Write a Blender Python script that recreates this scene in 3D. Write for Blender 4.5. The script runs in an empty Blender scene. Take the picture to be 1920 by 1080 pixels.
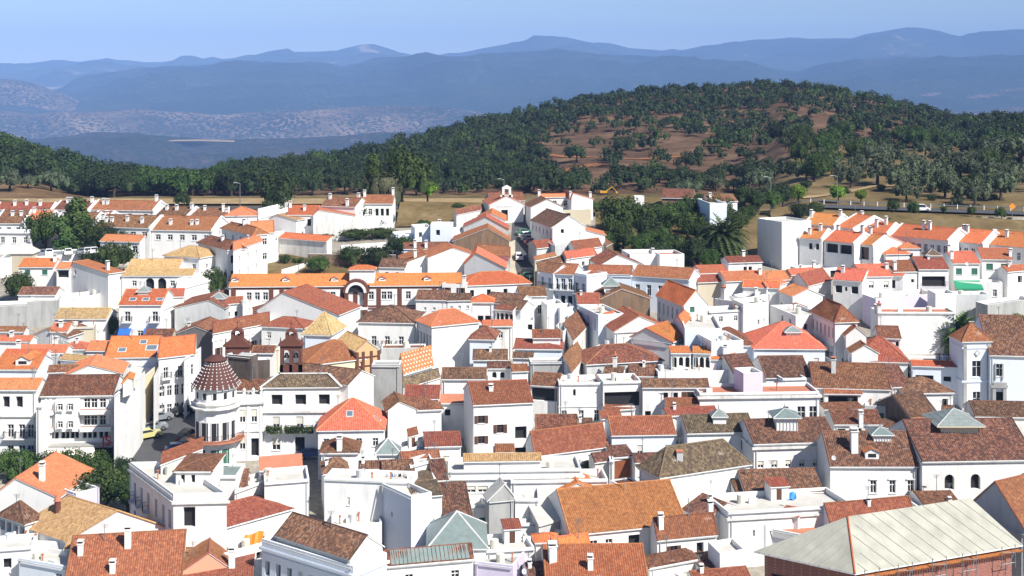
import bpy, math, random
import numpy as np
from mathutils import Vector, Matrix
R = random.Random(7)
rad = math.radians
SC = bpy.context.scene
COL = SC.collection
# ------------------------------------------------------------ camera, sky, sun, exposure
F, YH = 2500.0, 150.0
cam = bpy.data.cameras.new('camera'); camo = bpy.data.objects.new('camera', cam); COL.objects.link(camo)
cam.sensor_width = 36; cam.lens = F/1920*36; cam.shift_y = -(540-YH)/1920
camo.location = (0, 0, 0); camo.rotation_euler = (rad(90), 0, 0)
cam.clip_start = 1; cam.clip_end = 60000
SC.camera = camo
SUN_AZ, SUN_EL = rad(46), rad(45)          # azimuth to the right of straight-behind, elevation
SD = Vector((math.sin(SUN_AZ)*math.cos(SUN_EL), -math.cos(SUN_AZ)*math.cos(SUN_EL), math.sin(SUN_EL)))
w = bpy.data.worlds.new('World'); SC.world = w; w.use_nodes = True
nt = w.node_tree; nt.nodes.clear()
sky = nt.nodes.new('ShaderNodeTexSky'); sky.sky_type = 'NISHITA'; sky.sun_disc = False
sky.sun_elevation = SUN_EL; sky.sun_rotation = math.atan2(SD.x, SD.y)
sky.altitude = 700; sky.air_density = 1.0; sky.dust_density = 0.15; sky.ozone_density = 2.2
bg = nt.nodes.new('ShaderNodeBackground'); bg.inputs[1].default_value = 0.07
wo = nt.nodes.new('ShaderNodeOutputWorld')
shs = nt.nodes.new('ShaderNodeHueSaturation'); shs.inputs['Saturation'].default_value = 1.08; shs.inputs['Hue'].default_value = 0.505
nt.links.new(sky.outputs[0], shs.inputs['Color']); nt.links.new(shs.outputs[0], bg.inputs[0]); nt.links.new(bg.outputs[0], wo.inputs[0])
sl = bpy.data.lights.new('sun', 'SUN'); sl.energy = 4.9; sl.angle = rad(0.5); sl.color = (1.0, 0.955, 0.88)
slo = bpy.data.objects.new('sun', sl); COL.objects.link(slo)
slo.rotation_euler = SD.to_track_quat('Z', 'Y').to_euler()
SC.view_settings.view_transform = 'Standard'; SC.view_settings.look = 'None'
SC.view_settings.exposure = 0.72; SC.view_settings.gamma = 1
SC.cycles.max_bounces = 5; SC.cycles.diffuse_bounces = 3; SC.cycles.glossy_bounces = 2
SC.cycles.volume_bounces = 2; SC.cycles.transparent_max_bounces = 8; SC.cycles.use_denoising = True

# ------------------------------------------------------------ projection and terrain
GS, G0 = 0.1564, -85.47                    # town slope: z = GS*D + G0
def P3(px, py, D): return Vector(((px-960)/F*D, D, -(py-YH)/F*D))
def Pz(px, py, z):
    D = -z*F/(py-YH); return Vector(((px-960)/F*D, D, z))
def eave_pt(px, py, he):
    D = (-G0-he)/(GS+(py-YH)/F); return Vector(((px-960)/F*D, D, GS*D+G0+he))
def lerp_tab(tab, x):
    if x <= tab[0][0]: return tab[0][1]
    for (a, b), (c, d) in zip(tab, tab[1:]):
        if x <= c: return b+(d-b)*(x-a)/(c-a)
    return tab[-1][1]
HILLTOP = [(-400,300),(0,318),(60,328),(120,343),(200,352),(270,356),(320,361),(400,338),(500,312),(640,296),(700,283),(800,258),(900,230),(1000,208),(1100,189),(1200,176),(1300,166),(1400,161),(1500,163),(1600,178),(1700,200),(1780,222),(1830,226),(1920,222),(2300,200)]
HILLD = [(-400,520),(0,520),(300,540),(500,620),(700,720),(1000,860),(1400,900),(1700,860),(1780,800),(1920,700),(2300,650)]
D0T = [(-400,395),(0,400),(150,420),(300,450),(1380,450),(1500,352),(1920,345),(2300,345)]
Y0T = [(-400,371),(0,372),(300,370),(1380,368),(1500,383),(1920,392),(2300,392)]
def terr(px, D):
    if D <= 330: return GS*D+G0
    d0, y0 = lerp_tab(D0T, px), lerp_tab(Y0T, px)
    za, zb = GS*330+G0, -(y0-YH)*d0/F
    if D < d0:
        t = (D-330)/(d0-330); return za+(zb-za)*t
    dr, yt = lerp_tab(HILLD, px), lerp_tab(HILLTOP, px)
    if D <= dr:
        t = (D-d0)/(dr-d0); e = t**0.85
        if px > 1450: e = t**0.7
        y = y0+(yt-y0)*e
        return -(y-YH)*D/F + 1.2*math.sin(px*0.02+D*0.03)*min(1, t*4)*min(1, (1-t)*4)
    zr = -(yt-YH)*dr/F
    k = D-dr
    return zr-0.22*k+0.00006*k*k if k < 1200 else max(-600, zr-178-0.07*(k-1200))
def terr_xy(x, y): return terr(960+x/max(y, 1)*F, y)

# ------------------------------------------------------------ materials
MATS = {}
def nm(name):
    m = bpy.data.materials.new(name); m.use_nodes = True
    t = m.node_tree; b = t.nodes['Principled BSDF']; MATS[name] = m
    return m, t, b
def N(t, k, **kw):
    n = t.nodes.new(k)
    for a, v in kw.items():
        if a.startswith('i_'):
            key = a[2:]; key = int(key) if key.isdigit() else key.replace('_', ' ')
            n.inputs[key].default_value = v
        else: setattr(n, a, v)
    return n
def ramp(t, fac, stops, interp='LINEAR'):
    r = t.nodes.new('ShaderNodeValToRGB'); r.color_ramp.interpolation = interp
    e = r.color_ramp.elements
    while len(e) > 1: e.remove(e[-1])
    e[0].position = stops[0][0]; e[0].color = (*stops[0][1], 1)
    for p, c in stops[1:]:
        x = e.new(p); x.color = (*c, 1)
    t.links.new(fac, r.inputs[0]); return r
def math_n(t, op, a, b=None):
    n = t.nodes.new('ShaderNodeMath'); n.operation = op
    for i, v in enumerate((a, b)):
        if v is None: continue
        if isinstance(v, (int, float)): n.inputs[i].default_value = v
        else: t.links.new(v, n.inputs[i])
    return n.outputs[0]
def mixc(t, fac, a, b, mode='MIX'):
    n = t.nodes.new('ShaderNodeMix'); n.data_type = 'RGBA'; n.blend_type = mode
    for i, v in ((0, fac), (6, a), (7, b)):
        if isinstance(v, (int, float)): n.inputs[i].default_value = v
        elif isinstance(v, tuple): n.inputs[i].default_value = (*v, 1)
        else: t.links.new(v, n.inputs[i])
    return n.outputs[2]
def noise(t, scale, detail=3, vec=None, rough=0.55):
    n = N(t, 'ShaderNodeTexNoise'); n.inputs['Scale'].default_value = scale
    n.inputs['Detail'].default_value = detail; n.inputs['Roughness'].default_value = rough
    if vec is None:
        g = N(t, 'ShaderNodeNewGeometry'); vec = g.outputs['Position']
    t.links.new(vec, n.inputs['Vector']); return n.outputs[0]
def wallmat(name, col, dirt=0.12, dcol=(0.34, 0.31, 0.27), amount=0.42):
    m, t, b = nm(name)
    g = N(t, 'ShaderNodeNewGeometry')
    mp = N(t, 'ShaderNodeMapping'); mp.inputs['Scale'].default_value = (1, 1, 0.22)
    t.links.new(g.outputs['Position'], mp.inputs[0])
    n1 = noise(t, 0.9, 5, mp.outputs[0], 0.65)
    r1 = ramp(t, n1, [(amount+0.12, (0, 0, 0)), (amount+0.38, (1, 1, 1))])
    n2 = noise(t, 0.25, 2)
    oi = N(t, 'ShaderNodeObjectInfo')
    k = math_n(t, 'MULTIPLY', r1.outputs[0], dirt)
    c = mixc(t, k, tuple(col), tuple(dcol))
    v = math_n(t, 'MULTIPLY_ADD', n2, 0.16); v.node.inputs[2].default_value = 0.92
    hs = N(t, 'ShaderNodeHueSaturation'); t.links.new(c, hs.inputs['Color']); t.links.new(v, hs.inputs['Value'])
    t.links.new(hs.outputs[0], b.inputs['Base Color'])
    b.inputs['Roughness'].default_value = 0.9
    bp = N(t, 'ShaderNodeBump'); bp.inputs['Strength'].default_value = 0.25; bp.inputs['Distance'].default_value = 0.05
    t.links.new(noise(t, 3, 4), bp.inputs['Height']); t.links.new(bp.outputs[0], b.inputs['Normal'])
    return m
wallmat('white', (0.72, 0.715, 0.70), 0.4, (0.36, 0.33, 0.29), 0.4)
wallmat('oldwhite', (0.72, 0.70, 0.66), 0.6, (0.30, 0.28, 0.25), 0.32)
wallmat('cream', (0.72, 0.62, 0.42), 0.3)
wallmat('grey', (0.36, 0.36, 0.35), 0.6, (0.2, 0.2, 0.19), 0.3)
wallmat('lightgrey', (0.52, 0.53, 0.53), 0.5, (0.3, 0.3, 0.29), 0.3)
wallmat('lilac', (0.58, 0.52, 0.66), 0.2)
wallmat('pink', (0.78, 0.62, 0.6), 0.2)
wallmat('shadewhite', (0.66, 0.71, 0.78), 0.2)  # white of shaded walls, with the bluish shade put into the colour
wallmat('ochre', (0.55, 0.37, 0.19), 0.4)
wallmat('stone', (0.24, 0.15, 0.085), 0.8, (0.12, 0.09, 0.07), 0.25)
wallmat('darkstone', (0.12, 0.09, 0.075), 0.8, (0.05, 0.04, 0.035), 0.25)
wallmat('plaster_tan', (0.5, 0.44, 0.33), 0.5)
wallmat('darkgrey', (0.13, 0.12, 0.12), 0.5, (0.07, 0.06, 0.06))
wallmat('salmon', (0.66, 0.3, 0.19), 0.4)
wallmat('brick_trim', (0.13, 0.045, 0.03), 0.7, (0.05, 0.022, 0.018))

def tilemat(name, cols, speck=0.5, light=None, dark=(0.03, 0.02, 0.016), patch=0.35, tw=0.26, tl=0.32, far=False):
    m, t, b = nm(name)
    uv = N(t, 'ShaderNodeUVMap'); sx = N(t, 'ShaderNodeSeparateXYZ'); t.links.new(uv.outputs[0], sx.inputs[0])
    oi = N(t, 'ShaderNodeObjectInfo')
    fu = math_n(t, 'FLOOR', math_n(t, 'DIVIDE', sx.outputs[0], tw))
    fv = math_n(t, 'FLOOR', math_n(t, 'DIVIDE', sx.outputs[1], tl))
    cx = N(t, 'ShaderNodeCombineXYZ'); t.links.new(fu, cx.inputs[0]); t.links.new(fv, cx.inputs[1])
    t.links.new(math_n(t, 'MULTIPLY', oi.outputs['Random'], 97.0), cx.inputs[2])
    wn = N(t, 'ShaderNodeTexWhiteNoise'); wn.noise_dimensions = '3D'; t.links.new(cx.outputs[0], wn.inputs[0])
    n = len(cols)
    r = ramp(t, wn.outputs['Value'], [(i/n, c) for i, c in enumerate(cols)], 'CONSTANT')
    avg = tuple(sum(c[i] for c in cols)/n for i in range(3))
    big = noise(t, 0.55, 5, None, 0.7)
    c1 = mixc(t, 1-speck*0.75, r.outputs[0], avg)
    gr = ramp(t, noise(t, 3.2, 6, None, 0.8), [(0.3, (0.16, 0.16, 0.16)), (0.72, (0.84, 0.84, 0.84))])
    c1 = mixc(t, 0.35+0.55*speck, c1, gr.outputs[0], 'OVERLAY')
    # lichen and soot in patches of their own
    pr = ramp(t, big, [(0.5, (0, 0, 0)), (0.72, (1, 1, 1))])
    c2 = mixc(t, math_n(t, 'MULTIPLY', pr.outputs[0], patch), c1, dark)
    if light:
        sm = noise(t, 2.6, 4, None, 0.75)
        lr = ramp(t, sm, [(0.56, (0, 0, 0)), (0.68, (1, 1, 1))])
        c2 = mixc(t, math_n(t, 'MULTIPLY', lr.outputs[0], 0.42), c2, light)
    wn2 = N(t, 'ShaderNodeTexWhiteNoise'); wn2.noise_dimensions = '1D'; t.links.new(math_n(t, 'MULTIPLY', oi.outputs['Random'], 531.0), wn2.inputs['W'])
    hs = N(t, 'ShaderNodeHueSaturation'); t.links.new(c2, hs.inputs['Color'])
    v = math_n(t, 'MULTIPLY_ADD', oi.outputs['Random'], 0.36); v.node.inputs[2].default_value = 0.6
    h = math_n(t, 'MULTIPLY_ADD', wn2.outputs['Value'], -0.03); h.node.inputs[2].default_value = 0.521
    t.links.new(v, hs.inputs['Value']); t.links.new(h, hs.inputs['Hue'])
    t.links.new(hs.outputs[0], b.inputs['Base Color']); b.inputs['Roughness'].default_value = 0.85
    fr = math_n(t, 'FRACT', math_n(t, 'DIVIDE', sx.outputs[1], tl))
    hsum = math_n(t, 'ADD', math_n(t, 'MULTIPLY', fr, -0.5), math_n(t, 'MULTIPLY', wn.outputs['Value'], 0.5))
    bp = N(t, 'ShaderNodeBump'); bp.inputs['Strength'].default_value = 0.5; bp.inputs['Distance'].default_value = 0.06
    t.links.new(hsum, bp.inputs['Height']); t.links.new(bp.outputs[0], b.inputs['Normal'])
    return m
tilemat('tile_orange', [(0.56, 0.14, 0.045), (0.62, 0.17, 0.055), (0.48, 0.11, 0.035), (0.66, 0.2, 0.075)], 0.6, (0.6, 0.3, 0.18), (0.3, 0.1, 0.05), 0.35)
tilemat('tile_amber', [(0.36, 0.105, 0.038), (0.42, 0.13, 0.048), (0.29, 0.08, 0.03), (0.46, 0.16, 0.065)], 0.75, (0.5, 0.27, 0.15), (0.16, 0.06, 0.03), 0.5)
tilemat('tile_coral', [(0.56, 0.145, 0.07), (0.62, 0.17, 0.085), (0.47, 0.11, 0.055), (0.64, 0.2, 0.11)], 0.5, (0.6, 0.3, 0.2), (0.3, 0.11, 0.07), 0.35)
tilemat('tile_red', [(0.27, 0.07, 0.034), (0.34, 0.098, 0.046), (0.2, 0.052, 0.028), (0.4, 0.145, 0.075)], 0.7, (0.45, 0.22, 0.13), (0.16, 0.05, 0.03), 0.45)
tilemat('tile_rust', [(0.2, 0.066, 0.034), (0.27, 0.095, 0.047), (0.14, 0.046, 0.026), (0.33, 0.14, 0.073), (0.1, 0.037, 0.022)], 0.9, (0.42, 0.27, 0.17), (0.08, 0.035, 0.025), 0.6)
tilemat('tile_brown', [(0.17, 0.065, 0.04), (0.24, 0.095, 0.055), (0.1, 0.04, 0.028), (0.31, 0.15, 0.09), (0.07, 0.035, 0.025)], 0.95, (0.34, 0.24, 0.16), (0.05, 0.025, 0.02), 0.6)
tilemat('tile_moss', [(0.16, 0.1, 0.06), (0.22, 0.145, 0.085), (0.11, 0.07, 0.045), (0.29, 0.2, 0.12), (0.08, 0.05, 0.035)], 0.95, (0.33, 0.27, 0.18), (0.06, 0.04, 0.025), 0.5)
tilemat('tile_tan', [(0.5, 0.27, 0.12), (0.56, 0.33, 0.16), (0.42, 0.21, 0.09), (0.6, 0.37, 0.2)], 0.8, (0.6, 0.42, 0.25), (0.24, 0.12, 0.06), 0.45)
tilemat('tile_gold', [(0.48, 0.33, 0.13), (0.55, 0.39, 0.17), (0.38, 0.25, 0.1), (0.6, 0.46, 0.24)], 0.8, (0.6, 0.48, 0.28), (0.22, 0.14, 0.06), 0.4)

def simple(name, col, rough=0.6, metal=0.0, nz=0.15, ns=2.0, spec=0.5):
    m, t, b = nm(name)
    v = noise(t, ns, 3)
    hs = N(t, 'ShaderNodeHueSaturation'); hs.inputs['Color'].default_value = (*col, 1)
    vv = math_n(t, 'MULTIPLY_ADD', v, nz*2); vv.node.inputs[2].default_value = 1-nz
    t.links.new(vv, hs.inputs['Value']); t.links.new(hs.outputs[0], b.inputs['Base Color'])
    b.inputs['Roughness'].default_value = rough; b.inputs['Metallic'].default_value = metal
    b.inputs['Specular IOR Level'].default_value = spec
    return m
simple('glass', (0.02, 0.024, 0.03), 0.12, 0, 0.4, 0.6)
simple('glassblue', (0.12, 0.16, 0.2), 0.1, 0, 0.4, 0.6)
simple('dark', (0.012, 0.012, 0.014), 0.8)
simple('iron', (0.02, 0.02, 0.022), 0.6)
simple('frame_white', (0.75, 0.75, 0.74), 0.6)
simple('wood', (0.09, 0.035, 0.02), 0.7)
simple('greenwood', (0.03, 0.12, 0.08), 0.6)
simple('blind', (0.6, 0.58, 0.5), 0.8)
simple('awning_white', (0.78, 0.74, 0.64), 0.85)
simple('awning_green', (0.01, 0.22, 0.11), 0.8)
simple('awning_blue', (0.02, 0.12, 0.42), 0.8)
simple('tarp_orange', (0.75, 0.22, 0.02), 0.7)
simple('red_paint', (0.6, 0.02, 0.03), 0.5)
simple('asphalt', (0.06, 0.06, 0.064), 0.9, 0, 0.25, 0.8)
simple('paving', (0.27, 0.25, 0.21), 0.9, 0, 0.2, 0.6)
simple('palepaving', (0.42, 0.38, 0.29), 0.9, 0, 0.2, 0.6)
simple('yellow_line', (0.6, 0.42, 0.03), 0.8)
simple('kerbstone', (0.35, 0.34, 0.31), 0.9)
simple('dome_tile', (0.085, 0.028, 0.02), 0.8)
simple('zinc', (0.2, 0.25, 0.235), 0.45, 0.2, 0.3, 1.5)
simple('slate', (0.2, 0.23, 0.22), 0.7, 0, 0.35, 1.5)
simple('tyre', (0.015, 0.015, 0.015), 0.9)
simple('chrome', (0.5, 0.5, 0.5), 0.3, 0.8)
simple('concrete_top', (0.34, 0.33, 0.31), 0.9, 0, 0.25, 0.7)
simple('terracotta', (0.42, 0.16, 0.09), 0.9, 0, 0.2, 0.8)
simple('roofdeck', (0.5, 0.48, 0.43), 0.9, 0, 0.25, 0.7)
simple('membrane', (0.34, 0.335, 0.28), 0.85, 0, 0.4, 0.5)
simple('bluetarp', (0.05, 0.25, 0.6), 0.6)
simple('metalgrey', (0.25, 0.26, 0.27), 0.5, 0.6)
simple('bark', (0.07, 0.05, 0.035), 0.95)
simple('rustmetal', (0.2, 0.06, 0.02), 0.8, 0, 0.4, 1.0)
simple('signorange', (0.8, 0.25, 0.02), 0.6)
for nme, c in (('car_white', (0.75, 0.75, 0.75)), ('car_black', (0.02, 0.02, 0.025)), ('car_grey', (0.2, 0.22, 0.24)), ('car_yellow', (0.5, 0.47, 0.2)), ('car_red', (0.3, 0.02, 0.03)), ('car_green', (0.04, 0.16, 0.1)), ('car_blue', (0.05, 0.1, 0.25)), ('machine_yellow', (0.6, 0.33, 0.02))):
    simple(nme, c, 0.3, 0.0, 0.03)
def brickmat():
    m, t, b = nm('redbrick')
    uv = N(t, 'ShaderNodeNewGeometry')
    sp = N(t, 'ShaderNodeSeparateXYZ'); t.links.new(uv.outputs['Position'], sp.inputs[0])
    cb = N(t, 'ShaderNodeCombineXYZ'); t.links.new(math_n(t, 'ADD', sp.outputs[0], sp.outputs[1]), cb.inputs[0]); t.links.new(sp.outputs[2], cb.inputs[1])
    br = N(t, 'ShaderNodeTexBrick'); br.inputs['Scale'].default_value = 1.0
    br.inputs['Brick Width'].default_value = 0.5; br.inputs['Row Height'].default_value = 0.16; br.inputs['Mortar Size'].default_value = 0.02
    br.inputs['Color1'].default_value = (0.28, 0.07, 0.045, 1); br.inputs['Color2'].default_value = (0.16, 0.045, 0.035, 1); br.inputs['Mortar'].default_value = (0.35, 0.24, 0.2, 1)
    t.links.new(cb.outputs[0], br.inputs['Vector'])
    c = mixc(t, math_n(t, 'MULTIPLY', noise(t, 0.8, 4), 0.5), br.outputs[0], (0.3, 0.12, 0.09))
    t.links.new(c, b.inputs['Base Color']); b.inputs['Roughness'].default_value = 0.9
brickmat()
def polkamat():
    m, t, b = nm('tile_polka')
    uv = N(t, 'ShaderNodeUVMap'); sx = N(t, 'ShaderNodeSeparateXYZ'); t.links.new(uv.outputs[0], sx.inputs[0])
    def band(o, per, wd):
        return math_n(t, 'LESS_THAN', math_n(t, 'FRACT', math_n(t, 'DIVIDE', o, per)), wd)
    k = math_n(t, 'MULTIPLY', band(sx.outputs[0], 0.8, 0.34), band(sx.outputs[1], 0.7, 0.34))
    base = mixc(t, noise(t, 3.0, 3), (0.55, 0.19, 0.07), (0.36, 0.12, 0.05))
    t.links.new(mixc(t, k, base, (0.75, 0.68, 0.52)), b.inputs['Base Color']); b.inputs['Roughness'].default_value = 0.8
polkamat()

def leafmat(name, a, bcol, c=None):
    m, t, b = nm(name)
    n1 = noise(t, 0.35, 2); n2 = noise(t, 1.7, 2)
    oi = N(t, 'ShaderNodeObjectInfo')
    k = math_n(t, 'ADD', math_n(t, 'MULTIPLY', n1, 0.6), math_n(t, 'MULTIPLY', n2, 0.4))
    r = ramp(t, k, [(0.38, a), (0.62, bcol)])
    hs = N(t, 'ShaderNodeHueSaturation'); t.links.new(r.outputs[0], hs.inputs['Color'])
    v = math_n(t, 'MULTIPLY_ADD', oi.outputs['Random'], 0.5); v.node.inputs[2].default_value = 0.75
    h = math_n(t, 'MULTIPLY_ADD', oi.outputs['Random'], 0.03); h.node.inputs[2].default_value = 0.485
    t.links.new(v, hs.inputs['Value']); t.links.new(h, hs.inputs['Hue'])
    t.links.new(hs.outputs[0], b.inputs['Base Color']); b.inputs['Roughness'].default_value = 0.75
    b.inputs['Specular IOR Level'].default_value = 0.25
leafmat('leaf_oak', (0.012, 0.023, 0.008), (0.034, 0.056, 0.015))
leafmat('leaf_green', (0.015, 0.035, 0.006), (0.055, 0.09, 0.017))
leafmat('leaf_dark', (0.007, 0.014, 0.006), (0.018, 0.03, 0.01))
leafmat('leaf_bright', (0.07, 0.13, 0.012), (0.14, 0.22, 0.02))
leafmat('leaf_olive', (0.045, 0.062, 0.032), (0.085, 0.105, 0.055))
leafmat('leaf_poplar', (0.03, 0.06, 0.012), (0.08, 0.12, 0.03))
leafmat('leaf_palm', (0.03, 0.055, 0.015), (0.07, 0.11, 0.03))
leafmat('leaf_dry', (0.05, 0.06, 0.03), (0.1, 0.105, 0.05))

def groundmat(name, cols, sc, tree=None, bump=0.6):
    m, t, b = nm(name)
    n1 = noise(t, sc, 6, None, 0.62)
    r = ramp(t, n1, cols)
    n2 = noise(t, sc*9, 4, None, 0.7)
    c = mixc(t, 0.5, r.outputs[0], ramp(t, n2, [(0.3, (0.25, 0.25, 0.25)), (0.75, (0.85, 0.85, 0.85))]).outputs[0], 'OVERLAY')
    if tree:
        tc, thr, s2 = tree
        v = N(t, 'ShaderNodeTexVoronoi'); v.inputs['Scale'].default_value = s2
        g = N(t, 'ShaderNodeNewGeometry'); t.links.new(g.outputs['Position'], v.inputs['Vector'])
        dens = noise(t, sc*0.8, 4)
        k = math_n(t, 'LESS_THAN', v.outputs['Distance'], math_n(t, 'MULTIPLY', math_n(t, 'ADD', dens, thr), 1.0))
        c = mixc(t, k, c, tc)
    t.links.new(c, b.inputs['Base Color']); b.inputs['Roughness'].default_value = 0.95
    b.inputs['Specular IOR Level'].default_value = 0.1
    return m
groundmat('townground', [(0.3, (0.22, 0.2, 0.17)), (0.7, (0.32, 0.29, 0.24))], 0.2)
groundmat('drygrass', [(0.3, (0.07, 0.058, 0.024)), (0.5, (0.14, 0.1, 0.045)), (0.7, (0.21, 0.155, 0.08))], 0.06)
groundmat('hillsoil', [(0.32, (0.06, 0.037, 0.022)), (0.5, (0.11, 0.065, 0.038)), (0.68, (0.18, 0.11, 0.065))], 0.035)
groundmat('redsoil', [(0.3, (0.08, 0.048, 0.024)), (0.5, (0.14, 0.085, 0.042)), (0.7, (0.2, 0.13, 0.07))], 0.08)
groundmat('orangesoil', [(0.3, (0.22, 0.09, 0.035)), (0.7, (0.3, 0.14, 0.06))], 0.2)
groundmat('palesoil', [(0.3, (0.24, 0.17, 0.08)), (0.7, (0.34, 0.25, 0.14))], 0.2)
groundmat('farhill_near', [(0.35, (0.05, 0.045, 0.03)), (0.5, (0.12, 0.09, 0.06)), (0.7, (0.25, 0.18, 0.12))], 0.003, ((0.016, 0.027, 0.016), 0.0, 0.05))
groundmat('farhill_mid', [(0.35, (0.02, 0.035, 0.02)), (0.6, (0.035, 0.05, 0.03)), (0.78, (0.12, 0.11, 0.08))], 0.0013, ((0.015, 0.027, 0.015), 0.05, 0.03))
groundmat('farhill_far', [(0.35, (0.025, 0.04, 0.025)), (0.6, (0.04, 0.055, 0.035)), (0.7, (0.3, 0.22, 0.15))], 0.0013)
groundmat('farhill_low', [(0.35, (0.02, 0.03, 0.018)), (0.6, (0.05, 0.04, 0.028)), (0.75, (0.12, 0.09, 0.06))], 0.004, ((0.014, 0.022, 0.012), 0.05, 0.06))

# ------------------------------------------------------------ mesh builder
class MB:
    def __init__(s): s.v = []; s.f = []; s.m = []; s.uv = []; s.sm = []
    def face(s, pts, mi=0, uvs=None, smooth=False):
        b = len(s.v); s.v.extend(Vector(p) for p in pts); s.f.append(tuple(range(b, b+len(pts)))); s.m.append(mi); s.sm.append(smooth)
        s.uv.append(uvs or [(0, 0)]*len(pts))
    def box(s, c, ax, ay, az, mi=0, skip=''):
        # c: corner, ax/ay/az full edge vectors (right-handed)
        c, ax, ay, az = Vector(c), Vector(ax), Vector(ay), Vector(az)
        p = [c, c+ax, c+ax+ay, c+ay, c+az, c+ax+az, c+ax+ay+az, c+ay+az]
        for q in ((0, 3, 2, 1), (4, 5, 6, 7), (0, 1, 5, 4), (1, 2, 6, 5), (2, 3, 7, 6), (3, 0, 4, 7)):
            s.face([p[i] for i in q], mi)
    def cbox(s, cx, cy, cz, sx, sy, sz, mi=0):
        s.box((cx-sx/2, cy-sy/2, cz-sz/2), (sx, 0, 0), (0, sy, 0), (0, 0, sz), mi)
    def prism(s, poly, down, mi=0):
        poly = [Vector(p) for p in poly]; low = [p+Vector(down) for p in poly]
        s.face(poly, mi); s.face(low[::-1], mi); n = len(poly)
        for i in range(n): s.face([poly[i], low[i], low[(i+1) % n], poly[(i+1) % n]], mi)
    def cyl(s, p0, p1, r0, r1, n=8, mi=0, caps=True, smooth=True):
        p0, p1 = Vector(p0), Vector(p1); a = (p1-p0).normalized()
        x = a.orthogonal().normalized(); y = a.cross(x)
        A = [p0+(x*math.cos(2*math.pi*i/n)+y*math.sin(2*math.pi*i/n))*r0 for i in range(n)]
        B = [p1+(x*math.cos(2*math.pi*i/n)+y*math.sin(2*math.pi*i/n))*r1 for i in range(n)]
        for i in range(n): s.face([A[i], A[(i+1) % n], B[(i+1) % n], B[i]], mi, None, smooth)
        if caps:
            s.face(A[::-1], mi); s.face(B, mi)
    def build(s, name, mats, parent=None, origin=None, local=False):
        me = bpy.data.meshes.new(name)
        o = Vector(origin) if origin is not None else Vector((0, 0, 0))
        vs = [tuple(p-o) for p in s.v]
        me.from_pydata(vs, [], s.f)
        for m in mats: me.materials.append(MATS[m])
        me.polygons.foreach_set('material_index', s.m)
        me.polygons.foreach_set('use_smooth', s.sm)
        if any(any(u != (0, 0) for u in q) for q in s.uv[:4000]):
            ul = me.uv_layers.new(name='UVMap')
            ul.data.foreach_set('uv', [c for q in s.uv for u in q for c in u])
        me.update()
        return link(name, me, parent, o if parent is None else Vector((0, 0, 0)))
def link(name, data, parent=None, loc=None):
    ob = bpy.data.objects.new(name, data); COL.objects.link(ob)
    if parent is not None: ob.parent = parent
    if loc is not None: ob.location = loc
    return ob
LABELS = set()
def root(name, label, cat, loc, group=None):
    o = link(name, None, None, loc); o.empty_display_size = 1
    tag(o, label, cat, group); return o
def tag(o, label, cat, group=None, kind=None):
    o['label'] = label; o['category'] = cat
    if group: o['group'] = group
    if kind: o['kind'] = kind
    LABELS.add(label)
def copy_tree(o, parent=None):
    c = o.copy(); COL.objects.link(c); c.parent = parent
    for ch in list(o.children): copy_tree(ch, c)
    return c

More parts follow.
